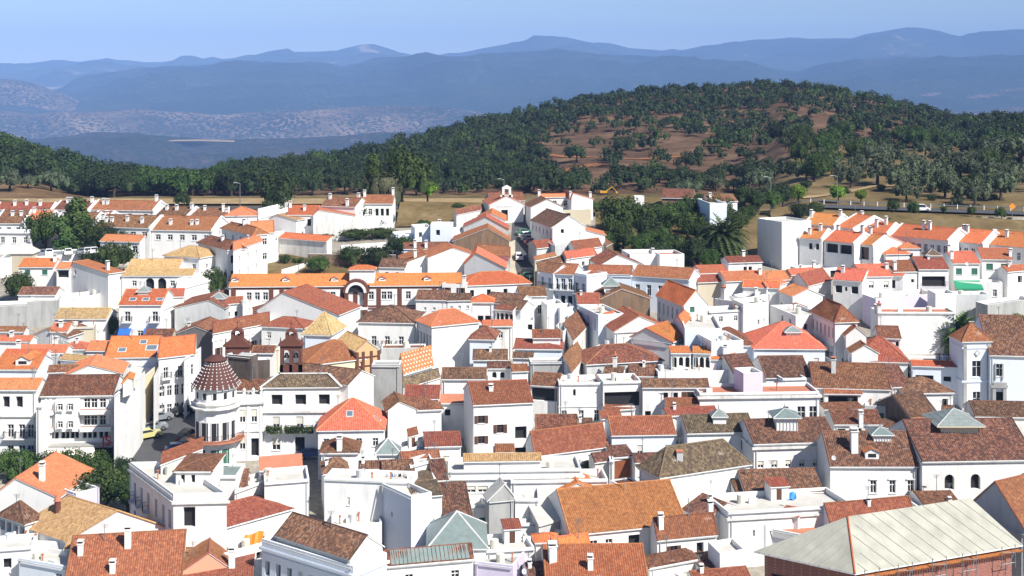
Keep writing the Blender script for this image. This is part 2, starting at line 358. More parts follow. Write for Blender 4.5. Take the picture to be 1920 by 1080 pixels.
# ------------------------------------------------------------ windows
WIN = {}
def window_meshes(w, h, ty, wm):
    key = (round(w, 2), round(h, 2), ty, wm)
    if key in WIN: return WIN[key]
    a, b = MB(), MB()
    mats = [wm, 'frame_white' if ty not in 'bo' else 'wood', {'s': 'blind', 'g': 'greenwood'}.get(ty, 'wood'), 'kerbstone', 'dark']
    dp = 0.28 if ty not in 'oaA' else 0.6
    x0, x1 = -w/2, w/2
    a.face([(x0, 0, 0), (x0, 0, h), (x0, dp, h), (x0, dp, 0)], 0); a.face([(x1, 0, 0), (x1, dp, 0), (x1, dp, h), (x1, 0, h)], 0)
    a.face([(x0, 0, h), (x1, 0, h), (x1, dp, h), (x0, dp, h)], 0); a.face([(x0, 0, 0), (x0, dp, 0), (x1, dp, 0), (x1, 0, 0)], 0)
    if ty in 'aA':
        n = 8; r = w/2; zc = h-r
        for i in range(n):
            t0, t1 = math.pi*i/n, math.pi*(i+1)/n
            q0, q1 = (-r*math.cos(t0), zc+r*math.sin(t0)), (-r*math.cos(t1), zc+r*math.sin(t1))
            a.face([(q0[0], 0, q0[1]), (q1[0], 0, q1[1]), (q1[0], 0, h+0.001), (q0[0], 0, h+0.001)], 0)
            a.face([(q0[0], 0, q0[1]), (q0[0], dp, q0[1]), (q1[0], dp, q1[1]), (q1[0], 0, q1[1])], 0)
    elif ty != 'o':
        fy, ft = dp-0.12, 0.07
        for bx in ((x0, ft), (x1-ft, ft), (-ft/2, ft)): a.box((bx[0], fy, 0), (bx[1], 0, 0), (0, 0.08, 0), (0, 0, h), 1)
        for z in (0, h-ft, h*0.62): a.box((x0+ft, fy+0.006, z), (w-2*ft, 0, 0), (0, 0.07, 0), (0, 0, ft), 1)
        a.box((x0-0.1, -0.09, -0.08), (w+0.2, 0, 0), (0, 0.12, 0), (0, 0, 0.078), 0)
        if ty in 'sg':
            k = h*(0.55 if ty == 's' else 0.97)
            a.box((x0+0.02, fy-0.05, h-k), (w-0.04, 0, 0), (0, 0.045, 0), (0, 0, k-0.01), 2)
        if ty == 'b':
            for sx in (x0-w*0.5, x1): a.box((sx+0.02, -0.07, 0), (w*0.5-0.04, 0, 0), (0, 0.06, 0), (0, 0, h), 2)
        if ty == 'h':   # hood moulding
            a.box((x0-0.2, -0.16, h+0.12), (w+0.4, 0, 0), (0, 0.155, 0), (0, 0, 0.14), 0)
    b.face([(x0, dp-0.04, 0), (x1, dp-0.04, 0), (x1, dp-0.04, h), (x0, dp-0.04, h)], 0)
    def mk(mb, nme, mats):
        me = bpy.data.meshes.new(nme); me.from_pydata([tuple(v) for v in mb.v], [], mb.f)
        for m in mats: me.materials.append(MATS[m])
        me.polygons.foreach_set('material_index', mb.m); me.update(); return me
    WIN[key] = (mk(a, 'window', mats), mk(b, 'pane', ['dark' if ty in 'oaA' else 'glass']))
    return WIN[key]
BALC = {}
def balcony_mesh(w, dep=0.75):
    key = round(w, 1)
    if key in BALC: return BALC[key]
    a, b = MB(), MB()
    a.box((-w/2, -dep, -0.16), (w, 0, 0), (0, dep, 0), (0, 0, 0.15), 0)
    n = max(6, int(w/0.17))
    for i in range(n+1):
        x = -w/2+0.03+(w-0.06)*i/n
        b.box((x-0.012, -dep+0.02, 0), (0.024, 0, 0), (0, 0.024, 0), (0, 0, 0.95))
    for s in (-1, 1):
        for k in range(1, 5):
            y = -dep+0.05+(dep-0.1)*k/5
            b.box((s*(w/2-0.03)-0.012, y, 0), (0.024, 0, 0), (0, 0.024, 0), (0, 0, 0.95))
        b.box((s*(w/2-0.03)-0.02, -dep+0.05, 0.951), (0.04, 0, 0), (0, dep-0.05, 0), (0, 0, 0.04))
    b.box((-w/2, -dep, 0.952), (w, 0, 0), (0, 0.05, 0), (0, 0, 0.045))
    def mk(mb, nme, m):
        me = bpy.data.meshes.new(nme); me.from_pydata([tuple(v) for v in mb.v], [], mb.f); me.materials.append(MATS[m]); me.update(); return me
    BALC[key] = (mk(a, 'balcony', 'white'), mk(b, 'railing', 'iron')); return BALC[key]

TILE = dict(a='tile_amber', o='tile_orange', c='tile_coral', r='tile_red', u='tile_rust', b='tile_brown', m='tile_moss', t='tile_tan', y='tile_gold',
            z='zinc', s='slate', k='concrete_top', p='tile_polka', q='membrane', d='roofdeck', e='terracotta', w='white')
WALL = dict(w='white', o='oldwhite', c='cream', g='grey', l='lightgrey', v='lilac', k='pink', b='shadewhite', y='ochre', n='stone', d='darkstone',
            p='plaster_tan', x='darkgrey', s='salmon', r='redbrick', R='rustmetal', t='brick_trim')
def clip_cols(poly):   # convex polygon in (u, v): returns function u -> (vmin, vmax)
    def fn(u):
        vs = []
        n = len(poly)
        for i in range(n):
            (u0, v0), (u1, v1) = poly[i], poly[(i+1) % n]
            if min(u0, u1)-1e-6 <= u <= max(u0, u1)+1e-6:
                if abs(u1-u0) < 1e-6: vs += [v0, v1]
                else: vs.append(v0+(v1-v0)*(u-u0)/(u1-u0))
        return (min(vs), max(vs)) if vs else (0, 0)
    return fn
def tile_face(mb, pts, D, corr=True, seed=0, amp=None):
    """pts: eave0, eave1, then the rest counter-clockwise; corrugated sheet of tile rows in relief."""
    e = (pts[1]-pts[0]).normalized(); nrm = (pts[1]-pts[0]).cross(pts[-1]-pts[0]).normalized()
    if nrm.z < 0: nrm = -nrm
    wv = nrm.cross(e).normalized()
    if wv.z < 0: wv = -wv
    uvp = [((p-pts[0]).dot(e), (p-pts[0]).dot(wv)) for p in pts]
    f = clip_cols(uvp); u0, u1 = min(p[0] for p in uvp), max(p[0] for p in uvp)
    step = 0.13 if D < 290 else 0.5
    if not corr: step = max(0.5, (u1-u0)/6)
    n = max(2, int((u1-u0)/step)); n += n % 2
    nv = 4 if corr and D < 290 else 1
    a = (0.055 if amp is None else amp) if (corr and D < 290) else 0.0
    rr = random.Random(seed); ph = [rr.uniform(0, 6.28) for _ in range(4)]
    sag = 0.045 if corr else 0
    base = len(mb.v); cols = []
    for i in range(n+1):
        u = u0+(u1-u0)*i/n; lo, hi = f(min(max(u, u0+1e-5), u1-1e-5)); c = []
        for j in range(nv+1):
            v = lo+(hi-lo)*j/nv
            h = (a if i % 2 else 0)+sag*math.sin(u*0.9+ph[0])*math.sin(v*1.3+ph[1])*(1 if 0 < j < nv else 0.4)
            p = pts[0]+e*u+wv*v+nrm*(h+0.02)
            c.append((len(mb.v), (u, v))); mb.v.append(p)
        cols.append(c)
    for i in range(n):
        for j in range(nv):
            q = [cols[i][j], cols[i+1][j], cols[i+1][j+1], cols[i][j+1]]
            mb.f.append(tuple(x[0] for x in q)); mb.m.append(0); mb.sm.append(False); mb.uv.append([x[1] for x in q])
PITCH = 0.42
NWIN = [0]
def parse_win(spec):
    out = []
    for tok in spec.split():
        p = tok.split(';'); face = p[0][0]; cols = p[0][1:]
        rows = 1
        if 'x' in cols: cols, rows = cols.rsplit('x', 1); rows = int(rows)
        if ',' in cols or '.' in cols: us = [float(c) for c in cols.split(',')]
        else:
            n = int(cols); us = [(i+0.5)/n for i in range(n)]
        top, step, w, h, ty = 0.9, 3.1, 0.95, 1.35, 'w'
        for q in p[1:]:
            if q[0] == '@':
                a = q[1:].split('/'); top = float(a[0]); step = float(a[1]) if len(a) > 1 else step
            elif q[0].isdigit() or q[0] == '.': w, h = [float(z) for z in q.split('x')]
            else: ty = q
        for r in range(rows):
            for u in us: out.append((face, u, top+r*step, w, h, ty))
    return out

def house(label, ax, ay, bx, by, ry=None, he=6.2, roof='x', tile='r', wall='w', d=None, cx=None, dv=None, rise=None, pitch=PITCH, au=0.5,
          win='', ch=(), par=None, hh=None, name=None, cat='house', group=None, parapet=0.6, cornice=None, over=0.3, ridge=True, base=None, rb=None, D=None,
          fascia='w', ante=(), ptop=None, zbase=None, noback=False, verge=False):
    if D is None: A = eave_pt(ax, ay, he)
    else: A = P3(ax, ay, D)
    ze = A.z; B = Pz(bx, by, ze)
    u = (B-A); u.z = 0; L = u.length; u.normalize(); n = Vector((-u.y, u.x, 0))
    mid = (A+B)/2
    if dv is None and rb is None and cx is None and n.x < -0.2:
        n = Vector((math.copysign(0.2, n.x), 0.98, 0)).normalized()
    apexz = None
    if roof in 'y' and ry is not None:
        q = A+u*L*au; apexz = -(ry-YH)*q.y/F; rise = max(0.4, apexz-ze)
    if dv is not None:
        C = Pz(dv[0], dv[1], ze); ref = A if dv[0] < (ax+bx)/2 else B
        if len(dv) > 2: ref = A if dv[2] == 'A' else B
        n = C-ref; n.z = 0; d = n.length; n.normalize()
    elif rb is not None:   # ridge back pixel for gable-front houses
        C = Pz(rb[0], rb[1], apexz); ref = A+u*L*au; n = C-ref; n.z = 0; d = n.length; n.normalize()
    elif cx is not None:
        ref = A if cx < ax else B
        k = (cx-960)/F; den = n.x-k*n.y
        d = (k*ref.y-ref.x)/den if abs(den) > 1e-6 else 8
        if d <= 2 or d > 60: d = 10
    if d is None:
        if roof in ('x', 'h', 's') and ry is not None:
            pp = pitch if rise is None else None
            t = (-F*ze-(ry-YH)*mid.y)/((ry-YH)*n.y+F*pitch)
            t = min(max(t, 1.5), 16); d = t if roof == 's' else 2*t
            if rise is None: rise = t*pitch
        elif roof == 'p' and ry is not None: d = L
        else: d = 9.0
    if roof == 'f' and par is None and hh is None and dv is None and cx is None and A.y < 265 and 4 < d < 12: d *= 0.68
    if rise is None:
        if roof == 'p' and ry is not None:
            q = A+u*L/2+n*d/2; rise = -(ry-YH)*q.y/F-ze
        elif roof in ('x', 'h', 's') and ry is not None:
            t = d if roof == 's' else d/2; q = mid+n*t; rise = max(0.3, -(ry-YH)*q.y/F-ze)
        elif roof in ('x', 'h'): rise = d/2*pitch
        elif roof in ('y', 'H'): rise = L/2*pitch
        elif roof in ('s',): rise = d*0.25
        elif roof in ('a', 'c'): rise = L*0.25
        elif roof == 'p': rise = L/2*pitch
        else: rise = 0
    if roof == 'H' and ry is not None:
        q = A+u*L/2+n*min(L/2, d/2); rise = max(0.4, -(ry-YH)*q.y/F-ze)
    def W(s, t, z=0): return A+u*s+n*t+Vector((0, 0, z))
    kk = min(d/2, L/2*0.96)
    def zf(s, t):
        if roof == 'x': return rise*(1-abs(t-d/2)/(d/2))
        if roof == 'y': return rise*(s/(L*au) if s < L*au else (L-s)/(L*(1-au)))
        if roof == 's': return rise*t/d
        if roof == 'a': return rise*s/L           # high on the right
        if roof == 'c': return rise*(1-s/L)       # high on the left
        if roof == 'h': return rise*max(0, min(t/(d/2), (d-t)/(d/2), s/kk, (L-s)/kk))
        if roof == 'H': return rise*max(0, min(s/(L/2), (L-s)/(L/2), t/(L/2), (d-t)/(L/2)))
        if roof == 'G': return rise*max(0, min(s/(L/2), (L-s)/(L/2), t/(L/2)))
        if roof == 'p': return rise*max(0, min(s/(L/2), (L-s)/(L/2), t/(d/2), (d-t)/(d/2)))
        return 0
    if par is None and roof in 'xyhH' and A.y < 300:
        s_ = int(ax*5+ay*3)
        if not ch and s_ % 5 < 1 and wall != 'g' and A.y < 270: ch = [(.2+.6*((s_*7) % 10)/10, .4, .5+.1*(s_ % 5), .42, 'w')]
        if not ante and s_ % 4 < 3: ante = [(.15+.7*((s_*3) % 10)/10, .42, 1.6+.2*(s_ % 6))]
    if not win and par is None and hh is None and wall in 'wob' and A.y < 320 and roof in 'xhsHfG' and cat == 'house' and L > 3.6 and not any(k_ in label for k_ in ('blank', 'plain', 'wall', 'shed', 'cube', 'tower', 'pier')):
        s_ = int(ax*11+ay*5); n_ = max(1, int(L/3.1)); ty_ = 'wsoow'[s_ % 5]; us_ = [(i_+.5+.18*math.sin(s_+i_*2.1))/n_ for i_ in range(n_) if (s_+i_*3) % 4]
        if us_:
            win = 'F'+','.join('%.2f' % v_ for v_ in us_)+('x2' if he > 6.5 else '')+';@%.1f/2.9;%.2fx%.2f;%s' % (1.0+.1*(s_ % 6), .75+.05*(s_ % 5), 1.0+.1*(s_ % 6), ty_)
            if s_ % 3 == 0: win += ' R.35;@1.5;.7x1;o'
    # base level
    if zbase is not None: zb = zbase
    elif hh is not None: zb = ze-hh
    else: zb = min(terr_xy(W(s, t).x, W(s, t).y) for s in (0, L) for t in (0, d))-0.6
    nmn = name or ('house' if par is None else 'wing')
    if par is None:
        org = Vector((mid.x+n.x*d/2, mid.y+n.y*d/2, terr_xy(mid.x, mid.y)))
        rt = root(nmn, label, cat, org, group); lvl = 1
    else:
        rt = par['root']; org = par['org']; lvl = 2
    H = dict(root=rt, org=org, A=A, u=u, n=n, L=L, d=d, ze=ze, zf=zf, W=W, rise=rise)
    seed = int(ax*7+ay*13); Dm0 = A.y
    # ---------------- walls
    o = over if roof not in 'f' else 0.0
    og = 0.12 if roof in 'xysac' else o
    if roof == 'f': og = 0
    so, to = (og, o) if roof in 'xs' else ((o, og) if roof in 'yac' else (o, o))
    so = min(so, L*0.2); to = min(to, d*0.2)
    c4 = [(so, to), (L-so, to), (L-so, d-to), (so, d-to)]
    wins = parse_win(win) if win else []
    mb = MB(); drop = 0.16 if roof != 'f' else 0.0
    faces = {'F': (c4[0], c4[1]), 'R': (c4[1], c4[2]), 'K': (c4[2], c4[3]), 'L': (c4[3], c4[0])}
    winobjs = []
    for fk, (p, q) in faces.items():
        if fk == 'K' and noback: continue
        P, Q = W(*p), W(*q); r = Q-P; fl = r.length; r.normalize(); out = r.cross(Vector((0, 0, 1)))
        tops = []
        for i in range(13):
            k = i/12; s, t = p[0]+(q[0]-p[0])*k, p[1]+(q[1]-p[1])*k; tops.append((k*fl, zf(s, t)))
        if roof == 'y' and fk in 'FK':
            k = (L*au-so)/(L-2*so); k = k if fk == 'F' else 1-k; tops.append((k*fl, rise)); tops.sort()
        zt = min(z for _, z in tops)
        ztop = ze+zt-drop
        holes = []
        for (wf, uu, top, ww, wh, ty) in wins:
            if wf != fk: continue
            x = uu*fl; z1 = ze-top; z0 = z1-wh
            if x-ww/2 < 0.05 or x+ww/2 > fl-0.05 or z0 < zb+0.2 or z1 > ztop-0.02: continue
            if any(abs(x-h[4]) < (ww+h[1]-h[0])/2+0.02 and abs((z0+z1)/2-(h[2]+h[3])/2) < (wh+h[3]-h[2])/2 for h in holes): continue
            holes.append((x-ww/2, x+ww/2, z0, z1, x, ty))
        xs = sorted({0, fl, *[h[0] for h in holes], *[h[1] for h in holes]}); zs = sorted({zb, ztop, *[h[2] for h in holes], *[h[3] for h in holes]})
        for i in range(len(xs)-1):
            for j in range(len(zs)-1):
                xm, zm = (xs[i]+xs[i+1])/2, (zs[j]+zs[j+1])/2
                if any(h[0] < xm < h[1] and h[2] < zm < h[3] for h in holes): continue
                def pt(x, z): v = P+r*x; return Vector((v.x, v.y, z))
                mb.face([pt(xs[i], zs[j]), pt(xs[i+1], zs[j]), pt(xs[i+1], zs[j+1]), pt(xs[i], zs[j+1])])
        if max(z for _, z in tops)-zt > 0.05:
            poly = [P+r*fl, ] ; pts = [(P+r*x) for x, _ in tops]
            top = [Vector((v.x, v.y, ze+z-drop)) for v, (_, z) in zip(pts, tops)]
            bl = Vector((P.x, P.y, ztop)); br_ = Vector((Q.x, Q.y, ztop))
            loop = [bl, br_]+[v for v in top[::-1] if v.z > ztop+0.01]
            if len(loop) > 2: mb.face(loop)
        for h in holes: winobjs.append((P, r, out, h))
    wallname = 'wall' if lvl == 1 else nmn
    wo_ = mb.build(wallname, [WALL[wall]], rt, org)
    par_for = rt if lvl == 1 else wo_
    H['wall'] = wo_
    # ---------------- windows
    for P, r, out, (x0, x1, z0, z1, xc, ty) in winobjs:
        t2 = ty; balc = ty in 'dD'
        a, b = window_meshes(x1-x0, z1-z0, 'w' if balc else ty, WALL[wall])
        M = Matrix(((r.x, -out.x, 0, P.x+r.x*xc-org.x), (r.y, -out.y, 0, P.y+r.y*xc-org.y), (0, 0, 1, z0-org.z), (0, 0, 0, 1)))
        NWIN[0] += 1
        if lvl == 1:
            wn = link('window' if not balc else 'balcony_door', a, rt); wn.matrix_local = M
            link('pane', b, wn)
        else:
            k2 = ('j', round(x1-x0, 2), round(z1-z0, 2), ty, wall)
            if k2 not in WIN:
                m2 = MB(); me = a.copy(); me.name = 'window'
                vs = [tuple(v.co) for v in a.vertices]+[tuple(v.co) for v in b.vertices]
                fs = [tuple(p.vertices) for p in a.polygons]+[tuple(i+len(a.vertices) for i in p.vertices) for p in b.polygons]
                mi = [p.material_index for p in a.polygons]+[len(a.materials)]*len(b.polygons)
                me = bpy.data.meshes.new('window'); me.from_pydata(vs, [], fs)
                for m in a.materials: me.materials.append(m)
                me.materials.append(b.materials[0]); me.polygons.foreach_set('material_index', mi); WIN[k2] = me
            wn = link('window', WIN[k2], wo_); wn.matrix_local = M
        if ty == 'd':
            a, b = balcony_mesh(x1-x0+0.8)
            bo = link('balcony', a, par_for); bo.matrix_local = M
            if lvl == 1: link('railing', b, bo)
            else: ro = link('railing', b, par_for); ro.matrix_local = M
    if par is None and hh is None and Dm0 < 240 and seed % 5 < 3 and ze-zb > 4:
        m6 = MB(); q = W(L-so-.35 if seed % 2 else so+.35, to-.13, -drop-.1)
        m6.cyl(q, Vector((q.x, q.y, zb+.4)), .055, .055, 6); m6.cyl(W(so, to-.2, -.22), W(L-so, to-.2, -.26), .07, .07, 6)
        m6.build('gutter', ['lightgrey'], rt, org)
    # ---------------- roof
    rm = MB(); rp = par_for
    cor = tile not in 'zskdqew'
    Dm = A.y
    def slab(poly, dn=0.13, mi=1): rm.prism([p+Vector((0, 0, -0.02)) for p in poly], (0, 0, -dn), mi)
    def rf(polyst, corr=True):
        poly = [W(s, t, zf_) for s, t, zf_ in polyst]
        clean = [poly[0]]
        for p in poly[1:]:
            if (p-clean[-1]).length > 0.02: clean.append(p)
        if len(clean) < 3: return
        slab(clean)
        if cor: tile_face(rm, clean, Dm, corr, seed)
        else:
            rm.face([p+Vector((0, 0, 0.01)) for p in clean], 0)
    rid = []
    if verge and roof == 'x':
        vm = MB()
        for s_ in (-.02, L-.3):
            for t0, z0, t1, z1 in ((-.1, 0, d/2, rise), (d/2, rise, d+.1, 0)):
                p = [W(s_, t0, z0+.22), W(s_+.32, t0, z0+.22), W(s_+.32, t1, z1+.22), W(s_, t1, z1+.22)]; vm.prism(p, (0, 0, -.45), 0)
        vm.build('party_wall', ['white'], rt, org)
    if roof == 'x':
        rf([(0, 0, 0), (L, 0, 0), (L, d/2, rise), (0, d/2, rise)]); rf([(L, d, 0), (0, d, 0), (0, d/2, rise), (L, d/2, rise)], False)
        rid = [((0, d/2, rise), (L, d/2, rise))]
        if Dm < 300: rid += [((0.1, 0, 0), (0.1, d/2, rise)), ((L-0.1, 0, 0), (L-0.1, d/2, rise))]
    elif roof == 'y':
        a = L*au
        rf([(0, d, 0), (0, 0, 0), (a, 0, rise), (a, d, rise)]); rf([(L, 0, 0), (L, d, 0), (a, d, rise), (a, 0, rise)])
        rid = [((a, 0, rise), (a, d, rise)), ((0, 0.1, 0), (a, 0.1, rise)), ((a, 0.1, rise), (L, 0.1, 0))]
    elif roof == 's': rf([(0, 0, 0), (L, 0, 0), (L, d, rise), (0, d, rise)]); rid = [((0, d, rise), (L, d, rise))]
    elif roof == 'a': rf([(0, d, 0), (0, 0, 0), (L, 0, rise), (L, d, rise)]); rid = [((L, 0, rise), (L, d, rise))]
    elif roof == 'c': rf([(L, 0, 0), (L, d, 0), (0, d, rise), (0, 0, rise)]); rid = [((0, 0, rise), (0, d, rise))]
    elif roof == 'h':
        rf([(0, 0, 0), (L, 0, 0), (L-kk, d/2, rise), (kk, d/2, rise)]); rf([(L, d, 0), (0, d, 0), (kk, d/2, rise), (L-kk, d/2, rise)], False)
        rf([(0, d, 0), (0, 0, 0), (kk, d/2, rise)]); rf([(L, 0, 0), (L, d, 0), (L-kk, d/2, rise)])
        rid = [((kk, d/2, rise), (L-kk, d/2, rise)), ((0, 0, 0), (kk, d/2, rise)), ((L, 0, 0), (L-kk, d/2, rise)), ((L, d, 0), (L-kk, d/2, rise)), ((0, d, 0), (kk, d/2, rise))]
    elif roof == 'H':
        k2 = min(L/2, d/2*0.96)
        rf([(0, 0, 0), (L, 0, 0), (L/2, k2, rise)]); rf([(L, 0, 0), (L, d, 0), (L/2, d-k2, rise), (L/2, k2, rise)])
        rf([(0, d, 0), (0, 0, 0), (L/2, k2, rise), (L/2, d-k2, rise)]); rf([(L, d, 0), (0, d, 0), (L/2, d-k2, rise)], False)
        rid = [((L/2, k2, rise), (L/2, d-k2, rise)), ((0, 0, 0), (L/2, k2, rise)), ((L, 0, 0), (L/2, k2, rise)), ((L, d, 0), (L/2, d-k2, rise))]
    elif roof == 'G':     # hipped in front, gable at the back, ridge along the depth
        k2 = L/2
        rf([(0, 0, 0), (L, 0, 0), (L/2, k2, rise)]); rf([(L, 0, 0), (L, d, 0), (L/2, d, rise), (L/2, k2, rise)])
        rf([(0, d, 0), (0, 0, 0), (L/2, k2, rise), (L/2, d, rise)])
        rid = []
    elif roof == 'p':
        ap = (L/2, d/2, rise); cs = [(0, 0, 0), (L, 0, 0), (L, d, 0), (0, d, 0)]
        for i in range(4): rf([cs[i], cs[(i+1) % 4], ap])
        rid = [(c, ap) for c in cs]
    elif roof == 'f':
        pw, pd = 0.24, parapet
        inner = [(pw, pw), (L-pw, pw), (L-pw, d-pw), (pw, d-pw)]; outer = [(0, 0), (L, 0), (L, d), (0, d)]
        for i in range(4):
            j = (i+1) % 4
            rm.face([W(*outer[i], 0), W(*outer[j], 0), W(*inner[j], 0), W(*inner[i], 0)], 1)
            rm.face([W(*inner[i], 0), W(*inner[j], 0), W(*inner[j], -pd), W(*inner[i], -pd)], 1)
        rm.face([W(*inner[i], -pd) for i in range(4)], 0)
    fm = {'w': 'white'}.get(fascia, WALL.get(fascia, 'white'))
    ro = rm.build('roof' if lvl == 1 else 'wing_roof', [TILE[tile], fm], rp, org) if rm.f else None
    if ro is not None and lvl == 2: pass
    H['roof'] = ro
    if rid and ridge and (cor or tile in 'zs') and Dm < 345:
        m2 = MB()
        for (p, q) in rid:
            P, Q = W(*p), W(*q); m2.cyl(P+Vector((0, 0, -0.02)), Q+Vector((0, 0, -0.02)), 0.13, 0.13, 6, 0)
        if m2.f: m2.build('ridge_tiles', [{'tile_polka': 'tile_orange', 'zinc': 'lightgrey', 'slate': 'lightgrey'}.get(TILE[tile], TILE[tile])], ro if lvl == 1 else par_for, org)
    if roof == 'f' and par is None and hh is None and L > 4.5 and d > 3.2 and A.y < 262 and wall not in 'gndx' and cat == 'house':
        s_ = int(ax*3+ay*11); kx = .15+.55*((s_*7) % 10)/10
        m8 = MB(); hw, hd, hz = min(2.4, L*.35), min(1.9, d*.5), 1.5+.1*(s_ % 5); q = W(kx*L, d-hd-.3, -parapet+.01)
        if s_ % 3 == 0 and A.y < 225:
            m8.box(q, u*hw, n*hd, (0, 0, hz), 0); q2 = q+u*hw*.3-n*.01; m8.face([q2+Vector((0, 0, .1)), q2+u*.7+Vector((0, 0, .1)), q2+u*.7+Vector((0, 0, hz-.3)), q2+Vector((0, 0, hz-.3))], 1)
            sh = m8.build('stair_hut', ['white', 'wood'], par_for, org)
            m9 = MB(); e0 = q-u*.15-n*.2+Vector((0, 0, hz)); e1 = e0+u*(hw+.3); up = n*(hd+.35)+Vector((0, 0, .55))
            m9.prism([e0, e1, e1+up, e0+up], (0, 0, -.1), 1); tile_face(m9, [e0+Vector((0,0,.02)), e1+Vector((0,0,.02)), e1+up+Vector((0,0,.02)), e0+up+Vector((0,0,.02))], Dm0, True, s_)
            m9.build('hut_roof', ['tile_rust' if s_ % 2 else 'tile_red', 'white'], sh, org)
        for k in range(2+s_ % 3):
            q = W(((s_*(k+3)*7) % 90+5)/100*L, ((s_*(k+1)*13) % 60+15)/100*d, -parapet); m8 = MB()
            if (s_+k) % 3 == 0: m8.cyl(q, q+Vector((0, 0, 1.1)), .5, .5, 10); m8.build('water_tank', ['lightgrey' if k % 2 else 'blind'], par_for, org)
            elif (s_+k) % 3 == 1: m8.box(q, u*.9, n*.4, (0, 0, .65)); m8.build('air_conditioner', ['frame_white'], par_for, org)
            else: m8.cyl(q, q+Vector((0, 0, 1.0)), .09, .09, 6); m8.cbox(q.x, q.y, q.z+1.08, .3, .3, .14); m8.build('vent_pipe', ['terracotta'], par_for, org)
    if cornice:
        m3 = MB()
        for (zc, hc, pj) in cornice:
            zz = ze-zc-hc
            m3 = MB(); s0, s1, t0, t1 = so-pj, L-so+pj, to-pj, d-to+pj; e_ = pj-0.004
            a0 = W(s0, t0); m3.box((a0.x, a0.y, zz), u*(s1-s0), n*e_, (0, 0, hc), 0)
            a0 = W(s0, t0+e_); m3.box((a0.x, a0.y, zz), u*e_, n*(t1-t0-e_), (0, 0, hc), 0)
            a0 = W(s1-e_, t0+e_); m3.box((a0.x, a0.y, zz), u*e_, n*(t1-t0-e_), (0, 0, hc), 0)
            m3.build('cornice', ['concrete_top' if wall == 'g' else WALL[wall] if wall != 'w' else 'oldwhite'], par_for, org)
    # ---------------- chimneys
    for c in ch:
        s, t = c[0]*L, c[1]*d; hc = c[2] if len(c) > 2 else 1.2; wd = c[3] if len(c) > 3 else 0.6
        if Dm > 225: hc *= 0.7
        z0 = ze+zf(s, t)-0.6; m4 = MB(); ctr = W(s, t)
        bx0 = ctr-u*wd/2-n*wd/2
        def bb(sc, za, zb_, mi):
            q = ctr-u*wd*sc/2-n*wd*sc/2; m4.box((q.x, q.y, za), u*wd*sc, n*wd*sc, (0, 0, zb_-za), mi)
        kd = c[4] if len(c) > 4 else 'w'
        zt = z0+0.6+hc
        bb(1, z0, zt, 0); bb(1.25, zt+0.002, zt+0.12, 0); bb(0.8, zt+0.121, zt+0.36, 2 if kd != 'n' else 0)
        q = ctr; m4.cbox(q.x, q.y, zt+0.43, wd*1.15, wd*1.15, 0.12, 0 if kd == 'w' else 1)
        if kd == 'k': m4.cyl((q.x, q.y, zt+0.49), (q.x, q.y, zt+1.0), 0.22, 0.15, 8, 1)
        m4.build('chimney', [{'w': 'white', 'n': 'brick_trim', 'g': 'lightgrey', 'k': 'white'}[kd], 'terracotta', 'dark'], ro if (lvl == 1 and ro) else par_for, org)
    for c in ante:
        ctr = W(c[0]*L, c[1]*d, zf(c[0]*L, c[1]*d)); m5 = MB(); hgt = c[2] if len(c) > 2 else 2.2
        m5.cyl(ctr, ctr+Vector((0, 0, hgt)), 0.045, 0.04, 5)
        for k in range(5):
            zz = hgt-0.12*k; m5.box(ctr+Vector((-0.45+0.05*k, 0.05*k, zz)), (0.9-0.1*k, 0, 0), (0, 0.025, 0), (0, 0, 0.025))
        m5.build('antenna', ['metalgrey'], ro if (lvl == 1 and ro) else par_for, org)
    return H

def lantern(H, px, py_e, pw, py_a, D, hh=1.6, tile='s', wall='w', louv=0, nm_='roof_lantern', yb=None):
    """a small lantern tower with a pyramid roof that rises from its house roof"""
    if yb:
        Dq = H['A'].y-3; best = None
        while Dq < H['A'].y+H['d']:
            q = P3(px, yb, Dq); rel = q-H['A']; s, t = rel.dot(H['u']), (rel-H['u']*rel.dot(H['u'])).dot(H['n'])
            if t > 0 and t < H['d'] and q.z <= H['ze']+H['zf'](s, t)+.05: best = Dq; break
            Dq += .1
        if best: D = best; hh = (yb-py_e)/F*D+1.2
        else: print('lantern miss', px, py_e)
    A = P3(px-pw/2, py_e, D); L = pw/F*D; ze = A.z; x0, y0 = A.x, A.y; org = H['org']
    ap = Vector((x0+L/2, y0+L/2, -(py_a-YH)*(y0+L/2)/F)); m = MB()
    i = 0.12*L
    m.box((x0+i, y0+i, ze-hh), (L-2*i, 0, 0), (0, L-2*i, 0), (0, 0, hh), 0)
    c = [Vector((x0, y0, ze)), Vector((x0+L, y0, ze)), Vector((x0+L, y0+L, ze)), Vector((x0, y0+L, ze))]
    m.prism([v+Vector((0, 0, 0.0)) for v in c], (0, 0, -0.12), 0)
    rfm = MB()
    for k in range(4):
        p, q = c[k], c[(k+1) % 4]; rfm.face([p, q, ap], 0)
        rfm.cyl(p, ap, 0.07, 0.05, 5, 1)
        for j in range(1, 5):
            z = j/5; rfm.cyl(p.lerp(ap, z), q.lerp(ap, z), 0.03, 0.03, 4, 0, False)
    w_ = m.build(nm_, [WALL[wall]], H['root'], org)
    if louv:
        lm = MB()
        for k in range(louv):
            x = x0+i+0.1+(L-2*i-0.2)*k/(louv-1); lm.box((x-0.06, y0+i-0.08, ze-hh+0.25), (0.12, 0, 0), (0, 0.07, 0), (0, 0, hh-0.5), 0)
        lm.build('louvre', ['blind' if wall != 'w' else 'lightgrey'], w_, org)
    rfm.build('lantern_roof', [TILE[tile], 'lightgrey'], w_, org)
    fin = MB(); fin.cyl(ap, ap+Vector((0, 0, 0.7)), 0.08, 0.02, 6); fin.build('finial', ['metalgrey'], w_, org)
    return w_
